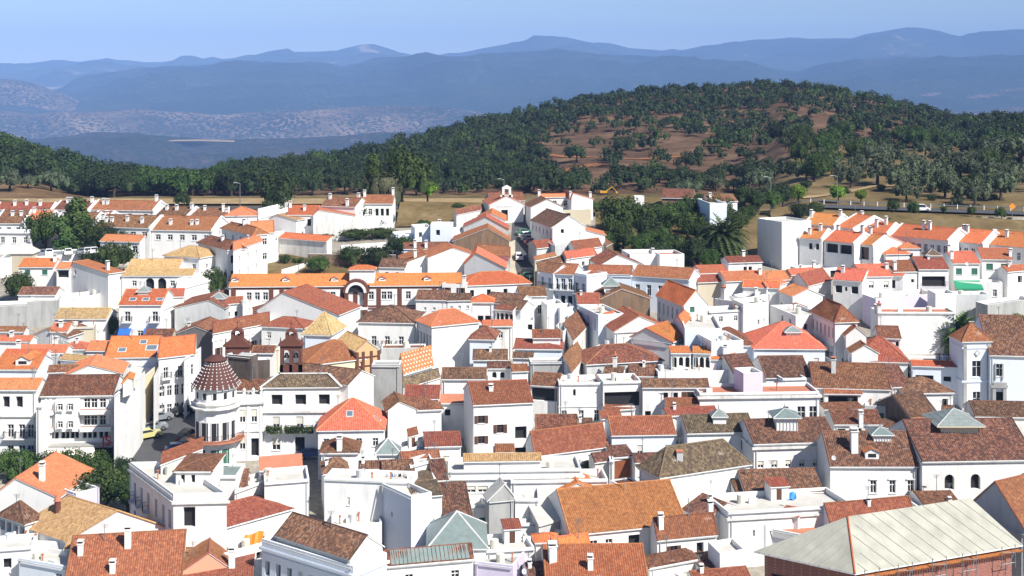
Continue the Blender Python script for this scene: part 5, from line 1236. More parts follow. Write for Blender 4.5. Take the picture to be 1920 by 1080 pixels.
# left centre foreground
H48 = h('small square pavilion with an orange pyramid roof edged in dotted tiles', 598,850, 674,849, 819, he=6.5, roof='p', tile='u', ch=[(.5,.1,1.6,.7)])
H49 = h('white pavilion with a pale green pyramid lantern roof', 702,852, 752,851, 821, he=6.5, roof='p', tile='z')
H50 = h('white house with a red roof, tin strip and a shaded left gable', 796,838, 866,836, 810, he=7, tile='r', cx=None, d=8)
h('white lean block with satellite boxes beside the tin strip house', 752,846, 800,832, None, he=6, roof='f', d=6, tile='d', wall='b')
h('brown double roof left of the laundry terrace', 604,890, 656,882, 858, he=6, tile='b', roof='h')
H51 = h('brown roof over a black open loggia with a white dish', 672,880, 714,879, 866, he=7.6, tile='b', win='F.5;@.4;2.6x1.4;o')
H52 = h('brown roof sheltering a terrace hung with laundry', 716,887, 778,884, 862, he=7.6, tile='b', win='F.5;@.4;3.8x1.8;o')
h('rust roof strip behind the laundry terrace', 752,862, 826,858, 848, he=7, tile='r')
h('white blank tower beside the laundry terrace', 769,874, 811,862, None, he=8, roof='f', d=5, tile='d')
h('dark red roof strip in shade right of the blank tower', 811,902, 842,900, 861, he=6.6, tile='b')
h('tall white blank block with a shaded light shaft in the foreground', 608,895, 772,901, None, he=9, roof='f', d=4, tile='d', win='F.28;@2.4;.3x1;s')
h('white lower block under the light shaft', 622,985, 716,980, None, he=5, roof='f', d=6, tile='d')
H53 = h('white house with a mossy roof, balcony and a tall shaded left wall', 772,933, 831,928, 904, he=8.6, tile='m', cx=None, d=11, win='F.45;@2.3;1.2x1.6;d F.45;@5.6;1.1x2.4;o F.3;@1.9;2.4x.2;o')
h('tall blue shaded white side wing of the mossy roofed house', 716,906, 771,931, None, he=8.8, roof='f', d=3, tile='d', wall='b', win='F.35;@3;.3x.6;o')
h('large dark brown roof right of the mossy roofed house', 832,978, 888,974, 914, he=5.6, tile='b', win='F.3;@.7;1.4x.8;g F.8;@.6;.7x1.6;o', rise=3)
h('white stub house before the blank grey gable', 884,948, 914,946, None, he=5.4, roof='f', d=5, tile='d', win='F.7;@1.6;.9x1;g')
H54 = h('white townhouse with dark cornices and a brown roof at the bottom', 491,1010, 662,1062, None, cx=725, he=8.2, roof='f', tile='d', parapet=.7, wall='b', cornice=[(.9,.3,.25),(1.5,.12,.1)], win='F8x1;@2.4;.8x1.7;o F8x1;@5.6;.8x1.4;o')
h('brown roof rising within the dark cornice townhouse', 514,1004, 655,1050, None, he=8.9, cx=722, tile='b', rise=2.0)
H55 = h('white wing with a striped roof of brown tiles and glass', 684,1066, 890,1048, 1034, he=7.4, roof='s', tile='u', rise=1.2)
gs = MB()
for i in range(19):
    s = H55['L']*(.24+.72*i/19); p = [H55['W'](s+a, b, H55['zf'](s+a,b)+.1) for a, b in ((0,.1),(.4,.1),(.4,H55['d']-.1),(0,H55['d']-.1))]; gs.prism(p, (0,0,-.06), 0)
gs.build('glass_strips', ['zinc'], H55['root'], H55['org'])
H56 = h('wide grey green glass pyramid roof over a white court house', 798,1031, 916,1029, 987, he=6.6, roof='p', tile='z', d=9, rise=3.0)
h('lilac walled house with a flat grey roof at the bottom centre', 890,1052, 962,1060, None, he=6, roof='f', d=8, tile='k', wall='v', win='F.3;@2;1.2x1.8;o')
h('white wall house with an orange verge behind the lilac walled house', 912,1032, 1002,1026, None, he=6, roof='f', d=8, tile='d')
# far left foreground
H57 = h('stately white corner building with two rows of tall windows and a dark cornice', 244,866, 325,926, None, dv=(425,924,'B'), he=9.4, roof='f', tile='d', parapet=.7, cornice=[(.9,.3,.3)], win='F.12,.28,.44,.62,.78,.92;@2.2;.9x2.2;o F.12,.28,.44,.62,.78,.92;@5.8;.9x2.0;o R.3;@1.6;1.4x2.4;o')
for k in (.12,.28,.44):
    a, b = balcony_mesh(1.6); q = H57['W'](k*H57['L'], 0, -4.5); uu = H57['u']; out = -H57['n']
    M = Matrix(((uu.x, -out.x, 0, q.x-H57['org'].x), (uu.y, -out.y, 0, q.y-H57['org'].y), (0,0,1,q.z-H57['org'].z), (0,0,0,1)))
    bo = link('balcony', a, H57['root']); bo.matrix_local = M; link('railing', b, bo)
h('', 324,884, 398,884, 862, he=11.6, roof='h', par=H57, hh=2.8, tile='u', d=8, win='F.2,.5;@.5;.5x1;o')
h('', 300,872, 380,842, 834, he=10.6, roof='s', par=H57, hh=2, tile='r', d=4)
h('white parapet block with a skylight of pale glass', 398,892, 444,892, None, he=8.4, roof='f', d=8, tile='z', parapet=.3)
h('dark rust roof in a corner between white walls', 410,916, 464,914, 880, he=6.4, tile='b')
h('white wall house left of the reddish shed roof', 440,922, 498,900, None, he=7, roof='f', d=7, tile='d', wall='w')
h('smooth reddish brown shed roof with a pale hatch', 486,883, 568,876, 853, he=6.6, tile='e', roof='x', wall='b')
h('large blank white block with a notch at foreground left', 496,905, 580,898, None, he=8, roof='f', d=9, tile='d')
H58 = h('white house with a long striped salmon lean-to roof', 345,965, 411,993, None, cx=552, he=6, roof='H', tile='r', rise=1.5, wall='w')
h('white lower house with an orange tarp on its terrace', 412,1040, 500,1015, None, he=5, roof='f', d=6, tile='d', wall='w', parapet=.7)
H59 = h('white gabled hall with a huge golden brown roof and a rust coloured flue', 122,1016, 356,1002, 957, he=5.6, roof='y', au=.42, rb=(128,929), tile='t', win='F.2;@.2;1.0x1.8;o F.47;@-1.4;1.4x2.6;o F.75;@-.3;1.2x1.8;o')
m = MB(); q = P3(108, 1003, 164); m.cyl(q, q+Vector((0,0,4.2)), .38,.38,10,0); m.cyl(q+Vector((0,0,4.2)), q+Vector((0,0,4.9)), .5,.2,10,1); m.cbox(q.x,q.y,q.z+.1,1.2,1.2,1.0,1); m.build('flue', ['brick_trim','terracotta'], H59['roof'], H59['org'])
h('old brown roof with a plank awning at the left edge', -8,966, 46,984, None, cx=84, he=5.4, roof='H', tile='b', rise=2.0, win='F4x1;@.5;1x1.2;o')
h('white gable with coral roof slopes at the left edge below the plaza trees', -16,930, 112,934, 896, he=6, roof='y', au=.35, d=12, tile='c', ch=[(.62,.2,2)])
h('mauve walled kiosk building in front of the plaza trees', 88,905, 142,925, 884, he=5.6, roof='f', d=5, tile='d', wall='v', parapet=.8)
h('rust red roof with two white chimneys along the bottom left edge', 118,1098, 342,1084, 1036, he=5.8, tile='r', rise=3.2, d=14, ch=[(.1,.3,1.2,.6),(.5,.35,2.0,.7),(.4,.1,1)])
h('brown roof right of the two chimney roof', 318,1058, 402,1046, 1016, he=5.2, tile='u', d=9)
h('salmon plaster gable with a rust roof at the bottom left', 330,1078, 432,1064, 1036, he=5, roof='y', au=.6, d=7, wall='s', tile='r')
h('speckled rust roof with a white chimney on the bottom edge', 340,1102, 474,1094, 1058, he=5, tile='r', ch=[(.68,.4,2,.7)], d=11)
h('white stepped terrace house at the bottom left corner', -12,1030, 60,1024, None, he=6, roof='f', d=7, tile='d')
h('white block with a grey shaded parapet left of the two chimney roof', 34,1046, 124,1062, None, he=5.4, roof='f', d=6, tile='d', wall='b')
h('little white stair house in front of the golden brown roof', 118,1030, 172,1028, 1018, he=5.8, roof='s', tile='t', d=4, win='F.7;@1.2;.7x.5;o')
h('white curved parapet house under the golden brown roof', 4,1012, 110,1016, None, he=5, roof='f', d=6, tile='d', wall='w')
h('white gable base with a metal canopy before the salmon lean-to', 296,1030, 350,1000, None, he=4.6, roof='f', d=5, tile='d')
# ================= church at right
HC = h('blue shaded white church with a rust roof, stone portal and framed windows', 1856,666, 1940,668, 622, he=9.2, tile='b', wall='b', cat='church', name='church', rise=5, d=16, win='F.22;@1.4;1.2x2.0;w F.2;@5.8;1.9x3.2;o F.9;@1.6;1.2x1.8;a')
HT = h('', 1803,641, 1863,640, 614, he=11.0, roof='p', par=HC, name='tower', tile='r', wall='b', d=5, rise=2.6, win='F.5;@3.1;1.5x2.6;w F.5;@8;1.3x3;w', cornice=[(.9,.25,.12),(6.2,.3,.15)], zbase=None)
h('', 1797,642, 1830,642, 624, he=9.8, roof='x', par=HC, hh=8, tile='b', wall='w')
qs = MB()
for s in (0.02,.86):
    q = HT['W'](.3+s*(HT['L']-.6), .18, -10.4); qs.box(q, HT['u']*.55, HT['n']*.11, (0,0,9.9))
qs.build('quoins', ['grey'], HC['root'], HC['org'])
dm = MB(); q = HT['W'](HT['L']/2, .15, -1.9)
dm.face([q+Vector((-.5,0,0)), q+Vector((0,0,-.55)), q+Vector((.5,0,0)), q+Vector((0,0,.55))], 0); dm.face([q+Vector((-.3,-.02,0)), q+Vector((0,-.02,-.33)), q+Vector((.3,-.02,0)), q+Vector((0,-.02,.33))], 1)
dm.build('diamond_window', ['grey','shadewhite'], HC['root'], HC['org'])
pt = MB(); L_ = HC['L']
for s in (.06,.3):
    q = HC['W'](s*L_, -.1, -9.5); pt.box(q, HC['u']*.5, HC['n']*.4, (0,0,4.4))
q = HC['W'](.02*L_, -.2, -5.1); pt.box(q, HC['u']*(.38*L_), HC['n']*.5, (0,0,.45)); pt.box(q+HC['u']*.4+Vector((0,0,.451)), HC['u']*(.3*L_), HC['n']*.3, (0,0,.4))
for s in (.12,.28):
    q = HC['W'](s*L_, .1, -3.9); pt.box(q, HC['u']*.18, HC['n']*.2, (0,0,2.6))
pt.build('portal', ['grey'], HC['root'], HC['org'])
Hp = h('grey slate pyramid roof house behind the church roof', 1856,621, 1906,621, 600, he=9, roof='p', tile='s', d=5, rise=2.2)
# chapel at the back
CH = h('small white chapel with a bell gable and a black doorway', 916,384, 984,383, 367, he=4.6, roof='y', tile='c', d=12, win='F.44;@1.3;1.6x2.7;o', cat='chapel', name='chapel')
m = MB(); q = CH['W'](CH['L']*.5, .1, CH['rise']-.3)
m.box(q+Vector((-1.1,0,0)), (.6,0,0), (0,.6,0), (0,0,1.9)); m.box(q+Vector((.5,0,0)), (.6,0,0), (0,.6,0), (0,0,1.9)); m.box(q+Vector((-1.1,0,1.9)), (2.2,0,0), (0,.6,0), (0,0,.35)); m.box(q+Vector((-1.5,0,-.02)), (3,0,0), (0,.7,0), (0,0,.5))
m.face([q+Vector((-1.2,-.02,2.25)), q+Vector((1.2,-.02,2.25)), q+Vector((0,-.02,2.9))]); m.face([q+Vector((1.2,.6,2.25)), q+Vector((-1.2,.6,2.25)), q+Vector((0,.6,2.9))])
m.build('bell_gable', ['white'], CH['root'], CH['org'])
m = MB(); m.cyl(q+Vector((0,.3,1.2)), q+Vector((0,.3,1.75)), .3,.12,8); m.build('bell', ['iron'], CH['root'], CH['org'])
m = MB(); p = CH['W'](CH['L']*.2, .05, -.6); m.box(p, CH['u']*(CH['L']*.45), CH['n']*.2, (0,0,.18)); m.build('moulding', ['lightgrey'], CH['root'], CH['org'])
# ================= brick belfries
def belfry(label, px, yb, yt, pw, D, two=True):
    w = pw/F*D; b = P3(px, yb, D); t = P3(px, yt, D).z-b.z; hb = t*.55
    rt = root('belfry', label, 'belfry', b); m = MB(); th = 1.1
    n = 3 if two else 2; xs = [-w/2, -w*.36, -w*.07, w*.07, w*.36, w/2]
    for a, c in ((0,1),(2,3),(4,5)): m.box((b.x+xs[a], b.y, b.z-6), (xs[c]-xs[a],0,0), (0,th,0), (0,0,hb*.62+6))
    m.box((b.x-w/2, b.y, b.z-6), (w,0,0), (0,th,0), (0,0,6))
    # lintel with round arches
    for (x0, x1) in ((xs[1], xs[2]), (xs[3], xs[4])):
        r = (x1-x0)/2; zc = hb*.62
        for i in range(8):
            t0, t1 = math.pi*i/8, math.pi*(i+1)/8
            p = [(x0+r-r*math.cos(t0), zc+r*math.sin(t0)), (x0+r-r*math.cos(t1), zc+r*math.sin(t1))]
            for yy in (0, th):
                m.face([(b.x+p[0][0], b.y+yy, b.z+p[0][1]), (b.x+p[1][0], b.y+yy, b.z+p[1][1]), (b.x+p[1][0], b.y+yy, b.z+hb), (b.x+p[0][0], b.y+yy, b.z+hb)][::1 if yy == 0 else -1])
            m.face([(b.x+p[0][0], b.y, b.z+p[0][1]), (b.x+p[0][0], b.y+th, b.z+p[0][1]), (b.x+p[1][0], b.y+th, b.z+p[1][1]), (b.x+p[1][0], b.y, b.z+p[1][1])])
    for a, c in ((0,1),(2,3),(4,5)): m.box((b.x+xs[a], b.y, b.z+hb*.62), (xs[c]-xs[a],0,0), (0,th,0), (0,0,hb*.38))
    m.build('arcade', ['brick_trim'], rt, b)
    m = MB(); m.box((b.x-w*.58, b.y-.25, b.z+hb), (w*1.16,0,0), (0,th+.5,0), (0,0,.3))
    z0 = b.z+hb+.3; ph = t*.18
    A = [Vector((b.x-w*.56, b.y-.15, z0)), Vector((b.x+w*.56, b.y-.15, z0)), Vector((b.x, b.y-.15, z0+ph*1.5))]; Bk = [v+Vector((0,th+.3,0)) for v in A]
    m.face(A); m.face(Bk[::-1]); m.face([A[0],A[2],Bk[2],Bk[0]]); m.face([A[2],A[1],Bk[1],Bk[2]])
    m.build('pediment', ['brick_trim'], rt, b)
    m = MB(); z1 = z0+ph*.35; wt = w*.5; ht = t-hb-ph*.5
    m.box((b.x-wt/2, b.y-.05, z1), (wt*.24,0,0), (0,th+.1,0), (0,0,ht*.7)); m.box((b.x+wt*.26, b.y-.05, z1), (wt*.24,0,0), (0,th+.1,0), (0,0,ht*.7))
    for i in range(6):
        t0, t1 = math.pi*i/6, math.pi*(i+1)/6; r0, r1 = wt*.26, wt*.5; zc = z1+ht*.62
        a = [Vector((b.x-r*math.cos(q), b.y-.05, zc+r*math.sin(q))) for r, q in ((r0,t0),(r1,t0),(r1,t1),(r0,t1))]; bb = [v+Vector((0,th+.1,0)) for v in a]
        m.face(a); m.face(bb[::-1]); m.face([a[1],bb[1],bb[2],a[2]]); m.face([a[0],a[3],bb[3],bb[0]])
    for i, s in enumerate((-1, 1)): m.cyl((b.x+s*w*.5, b.y+.5, z0), (b.x+s*w*.5, b.y+.5, z0+.9), .18, .05, 6)
    m.cyl((b.x, b.y+.5, zc+wt*.5-.05), (b.x, b.y+.5, zc+wt*.5+1.2), .06, .04, 6); m.box((b.x-.3, b.y+.47, zc+wt*.5+.7), (.6,0,0), (0,.06,0), (0,0,.08))
    m.build('upper_arch', ['brick_trim'], rt, b)
    for s in (-1, 1):
        m = MB(); x = b.x+s*(xs[4]+xs[3])/2; m.cyl((x, b.y+.5, b.z+hb*.35), (x, b.y+.5, b.z+hb*.6), .42, .2, 10); m.build('bell', ['iron'], rt, b)
    m = MB(); m.cyl((b.x, b.y+.5, z1+ht*.2), (b.x, b.y+.5, z1+ht*.48), .3, .14, 8); m.build('bell', ['iron'], rt, b)
belfry('brick bell gable on the right with pale sky in its upper arch', 545, 684, 620, 40, 199)
belfry('brick bell gable on the left, above the striped brown wall', 444, 690, 618, 44, 200)
h('brown planked ruin wall under the left bell gable', 424,664, 470,668, None, he=9.5, roof='f', d=2, wall='d', tile='k', cat='ruin', D=199)
# ================= dome corner tower
def corner_tower():
    D = 192; cx, wv = 405, 88; r = wv/2/F*D; c = P3(cx, 722, D); ze = c.z; g = GS*D+G0
    rt = root('corner_tower', 'round white corner tower under a brown bell roof dotted with white tiles', 'tower', (c.x, D, g)); o = (c.x, D, g)
    m = MB(); n = 12
    def ring(rr, z, k=n): return [Vector((c.x+rr*math.cos(2*math.pi*(i+.5)/k), D+rr*math.sin(2*math.pi*(i+.5)/k), z)) for i in range(k)]
    def tube(m, prof, mi=0, k=n, cap=True):
        for (r0,z0),(r1,z1) in zip(prof, prof[1:]):
            A, B = ring(r0,z0,k), ring(r1,z1,k)
            for i in range(k): m.face([A[i],A[(i+1)%k],B[(i+1)%k],B[i]], mi)
        if cap: m.face(ring(*prof[-1], k), mi)
    tube(m, [(r*.86,g-1),(r*.86,ze)]); m.build('wall', ['white'], rt, o)
    m = MB()
    for z, hh_, pj in ((ze-.25,.3,.12),(ze-2.3,.25,.1),(ze-2.9,.2,.22),(g+3.6,.3,.22)): tube(m, [(r*.86,z),(r*(.86+pj),z+.02),(r*(.86+pj),z+hh_),(r*.86,z+hh_+.01)], 0, n, False)
    m.build('cornice', ['oldwhite'], rt, o)
    prof = [(r*1.04,0),(r*1.0,.25),(r*.86,1.0),(r*.72,1.7),(r*.6,2.4),(r*.47,3.1),(r*.4,3.5)]
    m = MB(); tube(m, [(a,ze+.05+z) for a,z in prof]); m.build('dome_roof', ['dome_tile'], rt, o)
    m = MB()
    for i in range(n*2):
        an = 2*math.pi*(i+.5)/n/1 if 0 else math.pi*(i+1)/n
        for j in range(11):
            t = j/10*(len(prof)-1.001); a = int(t); f = t-a; rr = prof[a][0]*(1-f)+prof[a+1][0]*f; z = prof[a][1]*(1-f)+prof[a+1][1]*f
            kf = math.cos(math.pi/n)/math.cos(((an-math.pi/n) % (2*math.pi/n))-math.pi/n)
            m.cbox(c.x+rr*kf*math.cos(an), D+rr*kf*math.sin(an), ze+z+.1, .14,.14,.13)
    m.build('white_dots', ['white'], rt, o)
    m = MB(); tube(m, [(r*.44,ze+3.5),(r*.5,ze+3.7),(r*.2,ze+4.3)]); m.build('crown_cap', ['dome_tile'], rt, o)
    # openings: windows set round the drum
    def opening(an, z0, w_, h_, mi, nm_='window'):
        d = Vector((math.cos(an), math.sin(an), 0)); s = Vector((-d.y, d.x, 0)); q = Vector((c.x, D, 0))+d*(r*.86*math.cos(math.pi/n)-.0)
        m = MB(); q0 = Vector((q.x, q.y, z0))
        m.box(q0-s*(w_/2+.12)-d*.05, s*(w_+.24), d*.12, (0,0,h_+.2), 0); m.face([q0-s*w_/2+d*.08, q0+s*w_/2+d*.08, q0+s*w_/2+d*.08+Vector((0,0,h_)), q0-s*w_/2+d*.08+Vector((0,0,h_))], 1)
        m.build(nm_, ['white', mi], rt, o)
    for an in (-110,-80,-50,-140,-20): opening(rad(an), ze-1.5, .6, .9, 'dark')
    for an in (-110,-80,-50,-140,-20): opening(rad(an), g+4.2, 1.0, 2.5, 'dark', 'balcony_door')
    for an in (-120,-80,-50): opening(rad(an), g+.3, 1.2, 2.6, 'greenwood' if an != -120 else 'dark', 'doorway')
    m = MB(); tube(m, [(r*.86,g+3.9),(r*1.22,g+3.91),(r*1.22,g+4.08),(r*.86,g+4.1)], 0, n, False); m.build('balcony', ['terracotta'], rt, o)
    m = MB()
    for i in range(72):
        a = -math.pi+math.pi*i/71; m.cbox(c.x+r*1.18*math.cos(a), D+r*1.18*math.sin(a), g+4.6, .03,.03,.95)
        if i < 71:
            a2 = -math.pi+math.pi*(i+1)/71; m.cyl((c.x+r*1.18*math.cos(a), D+r*1.18*math.sin(a), g+5.08),(c.x+r*1.18*math.cos(a2), D+r*1.18*math.sin(a2), g+5.08),.03,.03,4)
    m.build('railing', ['iron'], rt, o)
corner_tower()
# ================= big brick hall with the pale membrane roof
BB = h('big red brick hall under a pale patched membrane hip roof with scaffold posts', 1413,1034, 1603,1076, None, dv=(1918,1022,'B'), he=9, roof='G', tile='q', wall='r', cat='hall', name='brick_hall', rise=4.3, win='F.15,.5;@2.2;1.6x1.2;o', over=.7)
W_, L_, d_, ze_, og_ = BB['W'], BB['L'], BB['d'], BB['ze'], BB['org']
zf = BB['zf']
for i in range(13):      # seams of the membrane on both slopes, proud battens
    t = d_*(.04+.92*i/12)
    for s0, s1 in ((L_, L_/2),):
        pts = []
        for k in range(7):
            s = s0+(s1-s0)*k/6; tt = t+(.5-k/6)*1.5
            if 0 < tt < d_ and zf(s, tt) >= abs(s0-s)/(L_/2)*BB['rise']-.05: pts.append(W_(s, tt, zf(s,tt)+.03))
        sm = MB()
        for a, b in zip(pts, pts[1:]): sm.cyl(a, b, .055, .055, 4)
        if sm.f: sm.build('seam', ['concrete_top'], BB['root'], og_)
for i in range(9):
    s = L_*(.06+.9*i/9); pts = []
    for k in range(8):
        t = (L_/2)*k/7; s2 = s+(k/7)*1.4
        if zf(s2, t) >= t/(L_/2)*BB['rise']-.02 and s2 < L_: pts.append(W_(s2, t, zf(s2,t)+.03))
    sm = MB()
    for a, b in zip(pts, pts[1:]): sm.cyl(a, b, .05, .05, 4)
    if sm.f: sm.build('seam', ['concrete_top'], BB['root'], og_)
hp = MB(); hp.cyl(W_(L_,0,0), W_(L_/2, L_/2 if L_/2 < d_/2 else d_/2, BB['rise']), .12,.12,6); hp.build('hip_tiles', ['tile_orange'], BB['root'], og_)
ft = MB()
n = int(d_/.34)
for i in range(n):
    t = d_*i/n; q = W_(L_-.55, t, -.5); ft.cyl(q, q+BB['u']*.75-Vector((0,0,.12)), .13,.13,5)
ft.build('eave_tiles', ['tile_orange'], BB['root'], og_)
def scaffold(t, hgt=2.6):
    m = MB(); q = W_(L_+.5, t, -2.2); g_ = Vector((0,0,hgt))
    dd = BB['n']*1.9
    m.cyl(q, q+g_, .05,.05,5); m.cyl(q+dd, q+dd+g_, .05,.05,5)
    m.cyl(q+Vector((0,0,hgt-.6)), q+dd+Vector((0,0,hgt-.9)), .04,.04,5); m.cyl(q+Vector((0,0,.6)), q+dd+Vector((0,0,.6)), .04,.04,5)
    m.cyl(q+Vector((0,0,-1)), q+dd+Vector((0,0,hgt-.7)), .045,.045,5); m.cyl(q+Vector((0,0,.3)), q-BB['u']*.8+Vector((0,0,.3)), .04,.04,5)
    m.build('scaffold_frame', ['metalgrey'], BB['root'], og_)
for t in (.03,.22,.42,.6,.84): scaffold(t*d_)
H60 = h('timber sided gable house with a ribbed red roof at the right edge', 1803,958, 1925,1000, 903, he=8, roof='y', au=.52, d=16, wall='l', tile='r', dv=None, cat='house')
def grid_mesh(name, pxs, Ds, zfun, mats, matfun=None, kind='structure'):
    v = []; f = []; mi = []
    for D in Ds:
        for px in pxs: v.append(((px-960)/F*D, D, zfun(px, D)))
    n = len(pxs)
    for j in range(len(Ds)-1):
        for i in range(n-1):
            f.append((j*n+i, j*n+i+1, (j+1)*n+i+1, (j+1)*n+i))
            mi.append(matfun((pxs[i]+pxs[i+1])/2, (Ds[j]+Ds[j+1])/2) if matfun else 0)
    me = bpy.data.meshes.new(name); me.from_pydata(v, [], f)
    for m in mats: me.materials.append(MATS[m])
    me.polygons.foreach_set('material_index', mi); me.polygons.foreach_set('use_smooth', [True]*len(f)); me.update()
    o = link(name, me); o['kind'] = kind; o['label'] = name.replace('_', ' '); return o
pxs = list(range(-900, 2900, 20))
Ds1 = [100+10*i for i in range(24)]
grid_mesh('ground', pxs, Ds1, terr, ['townground'])
Ds2 = [330+6*i for i in range(110)]+[990+30*i for i in range(12)]+[1400, 1600, 1900, 2300, 3000, 4500, 6500, 9000, 12000, 19000]
def hzone(px, D):
    y = YH-terr(px, D)/D*F
    if px > 1470 and y > 268: return 1
    if px < 170 and D < 530: return 2
    if D < 455: return 1
    return 0
grid_mesh('hillside', pxs, Ds2, terr, ['hillsoil', 'drygrass', 'redsoil'], hzone)
# dirt tracks and bare scars on the hillside
def Dof(px, y):       # distance of the hillside point seen at pixel (px, y)
    lo, hi = lerp_tab(D0T, px), lerp_tab(HILLD, px)
    for _ in range(40):
        m = (lo+hi)/2
        if YH-terr(px, m)/m*F > y: lo = m
        else: hi = m
    return (lo+hi)/2
def strip(name, pts, width, mat, lift=.25):
    v = []; f = []
    P = []
    for (x0, y0), (x1, y1) in zip(pts, pts[1:]):
        for k in range(6): P.append((x0+(x1-x0)*k/6, y0+(y1-y0)*k/6))
    P.append(pts[-1])
    c = []
    for px, y in P:
        D = Dof(px, y); c.append(Vector(((px-960)/F*D, D, 0)))
    for i, p in enumerate(c):
        d = (c[min(i+1, len(c)-1)]-c[max(i-1, 0)]).normalized(); s = Vector((-d.y, d.x, 0))
        for q in (-1, 0, 1):
            w = p+s*width/2*q*(1+.25*math.sin(i)); v.append((w.x, w.y, terr_xy(w.x, w.y)+lift))
    for i in range(len(c)-1):
        for q in (0, 1): f.append((i*3+q, i*3+q+1, i*3+q+4, i*3+q+3))
    me = bpy.data.meshes.new(name); me.from_pydata(v, [], f); me.materials.append(MATS[mat]); me.update()
    o = link(name, me); o['kind'] = 'structure'; o['label'] = name.replace('_', ' '); return o
strip('dirt_track', [(1010,290),(1060,294),(1120,296),(1200,299),(1290,293)], 5, 'orangesoil')
strip('dirt_track', [(1030,330),(1065,320),(1100,312),(1130,308)], 9, 'orangesoil')
strip('dirt_path', [(1500,372),(1560,366),(1640,350),(1760,345)], 3, 'palesoil')
strip('dirt_clearing', [(850,297),(900,294)], 10, 'palesoil')
# ---------------- roads, plazas (sheets just above the ground, kerbs raised)
def gpt(px, py, lift=0.0):
    D = -G0/(GS+(py-YH)/F); return Vector(((px-960)/F*D, D, GS*D+G0+lift))
def sheet(name, pts, mat, lift, label=None):
    m = MB(); m.face([gpt(x, y, lift) for x, y in pts]); o = m.build(name, [mat]); o['kind'] = 'structure'; o['label'] = label or name; return o
sheet('street', [(215,885),(258,792),(296,772),(360,742),(420,745),(420,870),(330,900),(215,925)], 'asphalt', .02, 'dark asphalt street between corner block and dome tower')
sheet('pavement', [(205,900),(258,792),(296,772),(300,776),(268,800),(232,885)], 'paving', .12)
sheet('road_marking', [(238,862),(256,826),(259,826),(243,862)], 'yellow_line', .026)
sheet('road_marking', [(309,781),(330,774),(334,779),(312,787)], 'yellow_line', .026)
sheet('plaza', [(-40,850),(215,850),(240,870),(250,1010),(-40,1010)], 'palepaving', .04)
sheet('street', [(962,402),(992,402),(1006,470),(1004,560),(985,560),(958,530),(956,470)], 'asphalt', .03, 'grey street climbing to the chapel with parked cars')
sheet('pavement', [(940,520),(952,456),(966,450),(966,500),(972,525)], 'palepaving', .06)
sheet('street', [(1005,560),(1100,556),(1100,690),(1060,700),(1040,600)], 'asphalt', .025, 'shaded narrow lane below the balcony row')
sheet('street', [(1270,600),(1335,640),(1335,680),(1262,680)], 'asphalt', .025, 'deep shaded street between balcony houses')
sheet('street', [(1545,640),(1620,700),(1600,730),(1540,700)], 'asphalt', .025, 'lane beneath the coral roofed tall house')
sheet('courtyard', [(628,596),(672,596),(690,690),(628,660)], 'palepaving', .05)
sheet('yard', [(500,478),(740,470),(760,500),(500,530)], 'drygrass', .05)
sheet('orchard_ground', [(1115,372),(1425,372),(1420,505),(1120,500)], 'drygrass', .05)
# upper road with guard rail: right side
def road_strip(name, pts, w, mat, lift):
    m = MB(); c = [Vector(((px-960)/F*D, D, 0)) for px, D in pts]; n = []
    for i, p in enumerate(c):
        d = (c[min(i+1, len(c)-1)]-c[max(i-1, 0)]).normalized(); n.append(Vector((-d.y, d.x, 0)))
    for i in range(len(c)-1):
        q = []
        for p, s, sg in ((c[i], n[i], -1), (c[i+1], n[i+1], -1), (c[i+1], n[i+1], 1), (c[i], n[i], 1)):
            v = p+s*w/2*sg; q.append(Vector((v.x, v.y, terr_xy(p.x, p.y)+lift)))
        m.face(q)
    o = m.build(name, [mat]); o['kind'] = 'structure'; o['label'] = name; return o
RD = [(1470+25*i, 349-0.8*i) for i in range(22)]
road_strip('road', RD, 9, 'asphalt', .35)
RD2 = [(-100+40*i, 360+i*.6) for i in range(26)]
road_strip('road', RD2, 8, 'asphalt', .35)
def rail_along(label, pts, off, posts=True):
    P = []
    for (a, b), (c, d) in zip(pts, pts[1:]):
        P.append((a, b))
    base = Vector(((pts[0][0]-960)/F*pts[0][1], pts[0][1], 0)); base.z = terr_xy(base.x, base.y)
    rt = root('guard_rail', label, 'guard rail', base); m = MB(); prev = None
    for px, D in pts:
        D2 = D+off; q = Vector(((px-960)/F*D2, D2, 0)); q.z = terr_xy(q.x, q.y)+.35
        pm_ = MB(); pm_.box(q+Vector((-.1,-.1,-.6)), (.2,0,0), (0,.2,0), (0,0,1.5)); pm_.build('post', ['white'], rt, base)
        if prev is not None:
            d = q-prev; m.box(prev+Vector((0,0,.45)), d, (0,.06,0), (0,0,.3))
        prev = q
    m.build('rail', ['metalgrey'], rt, base)
rail_along('white posted guard rail along the right hand road', RD, 5)
rail_along('guard rail beside the road behind the bushes at back centre', [(755+18*i, 372) for i in range(10)], 3)
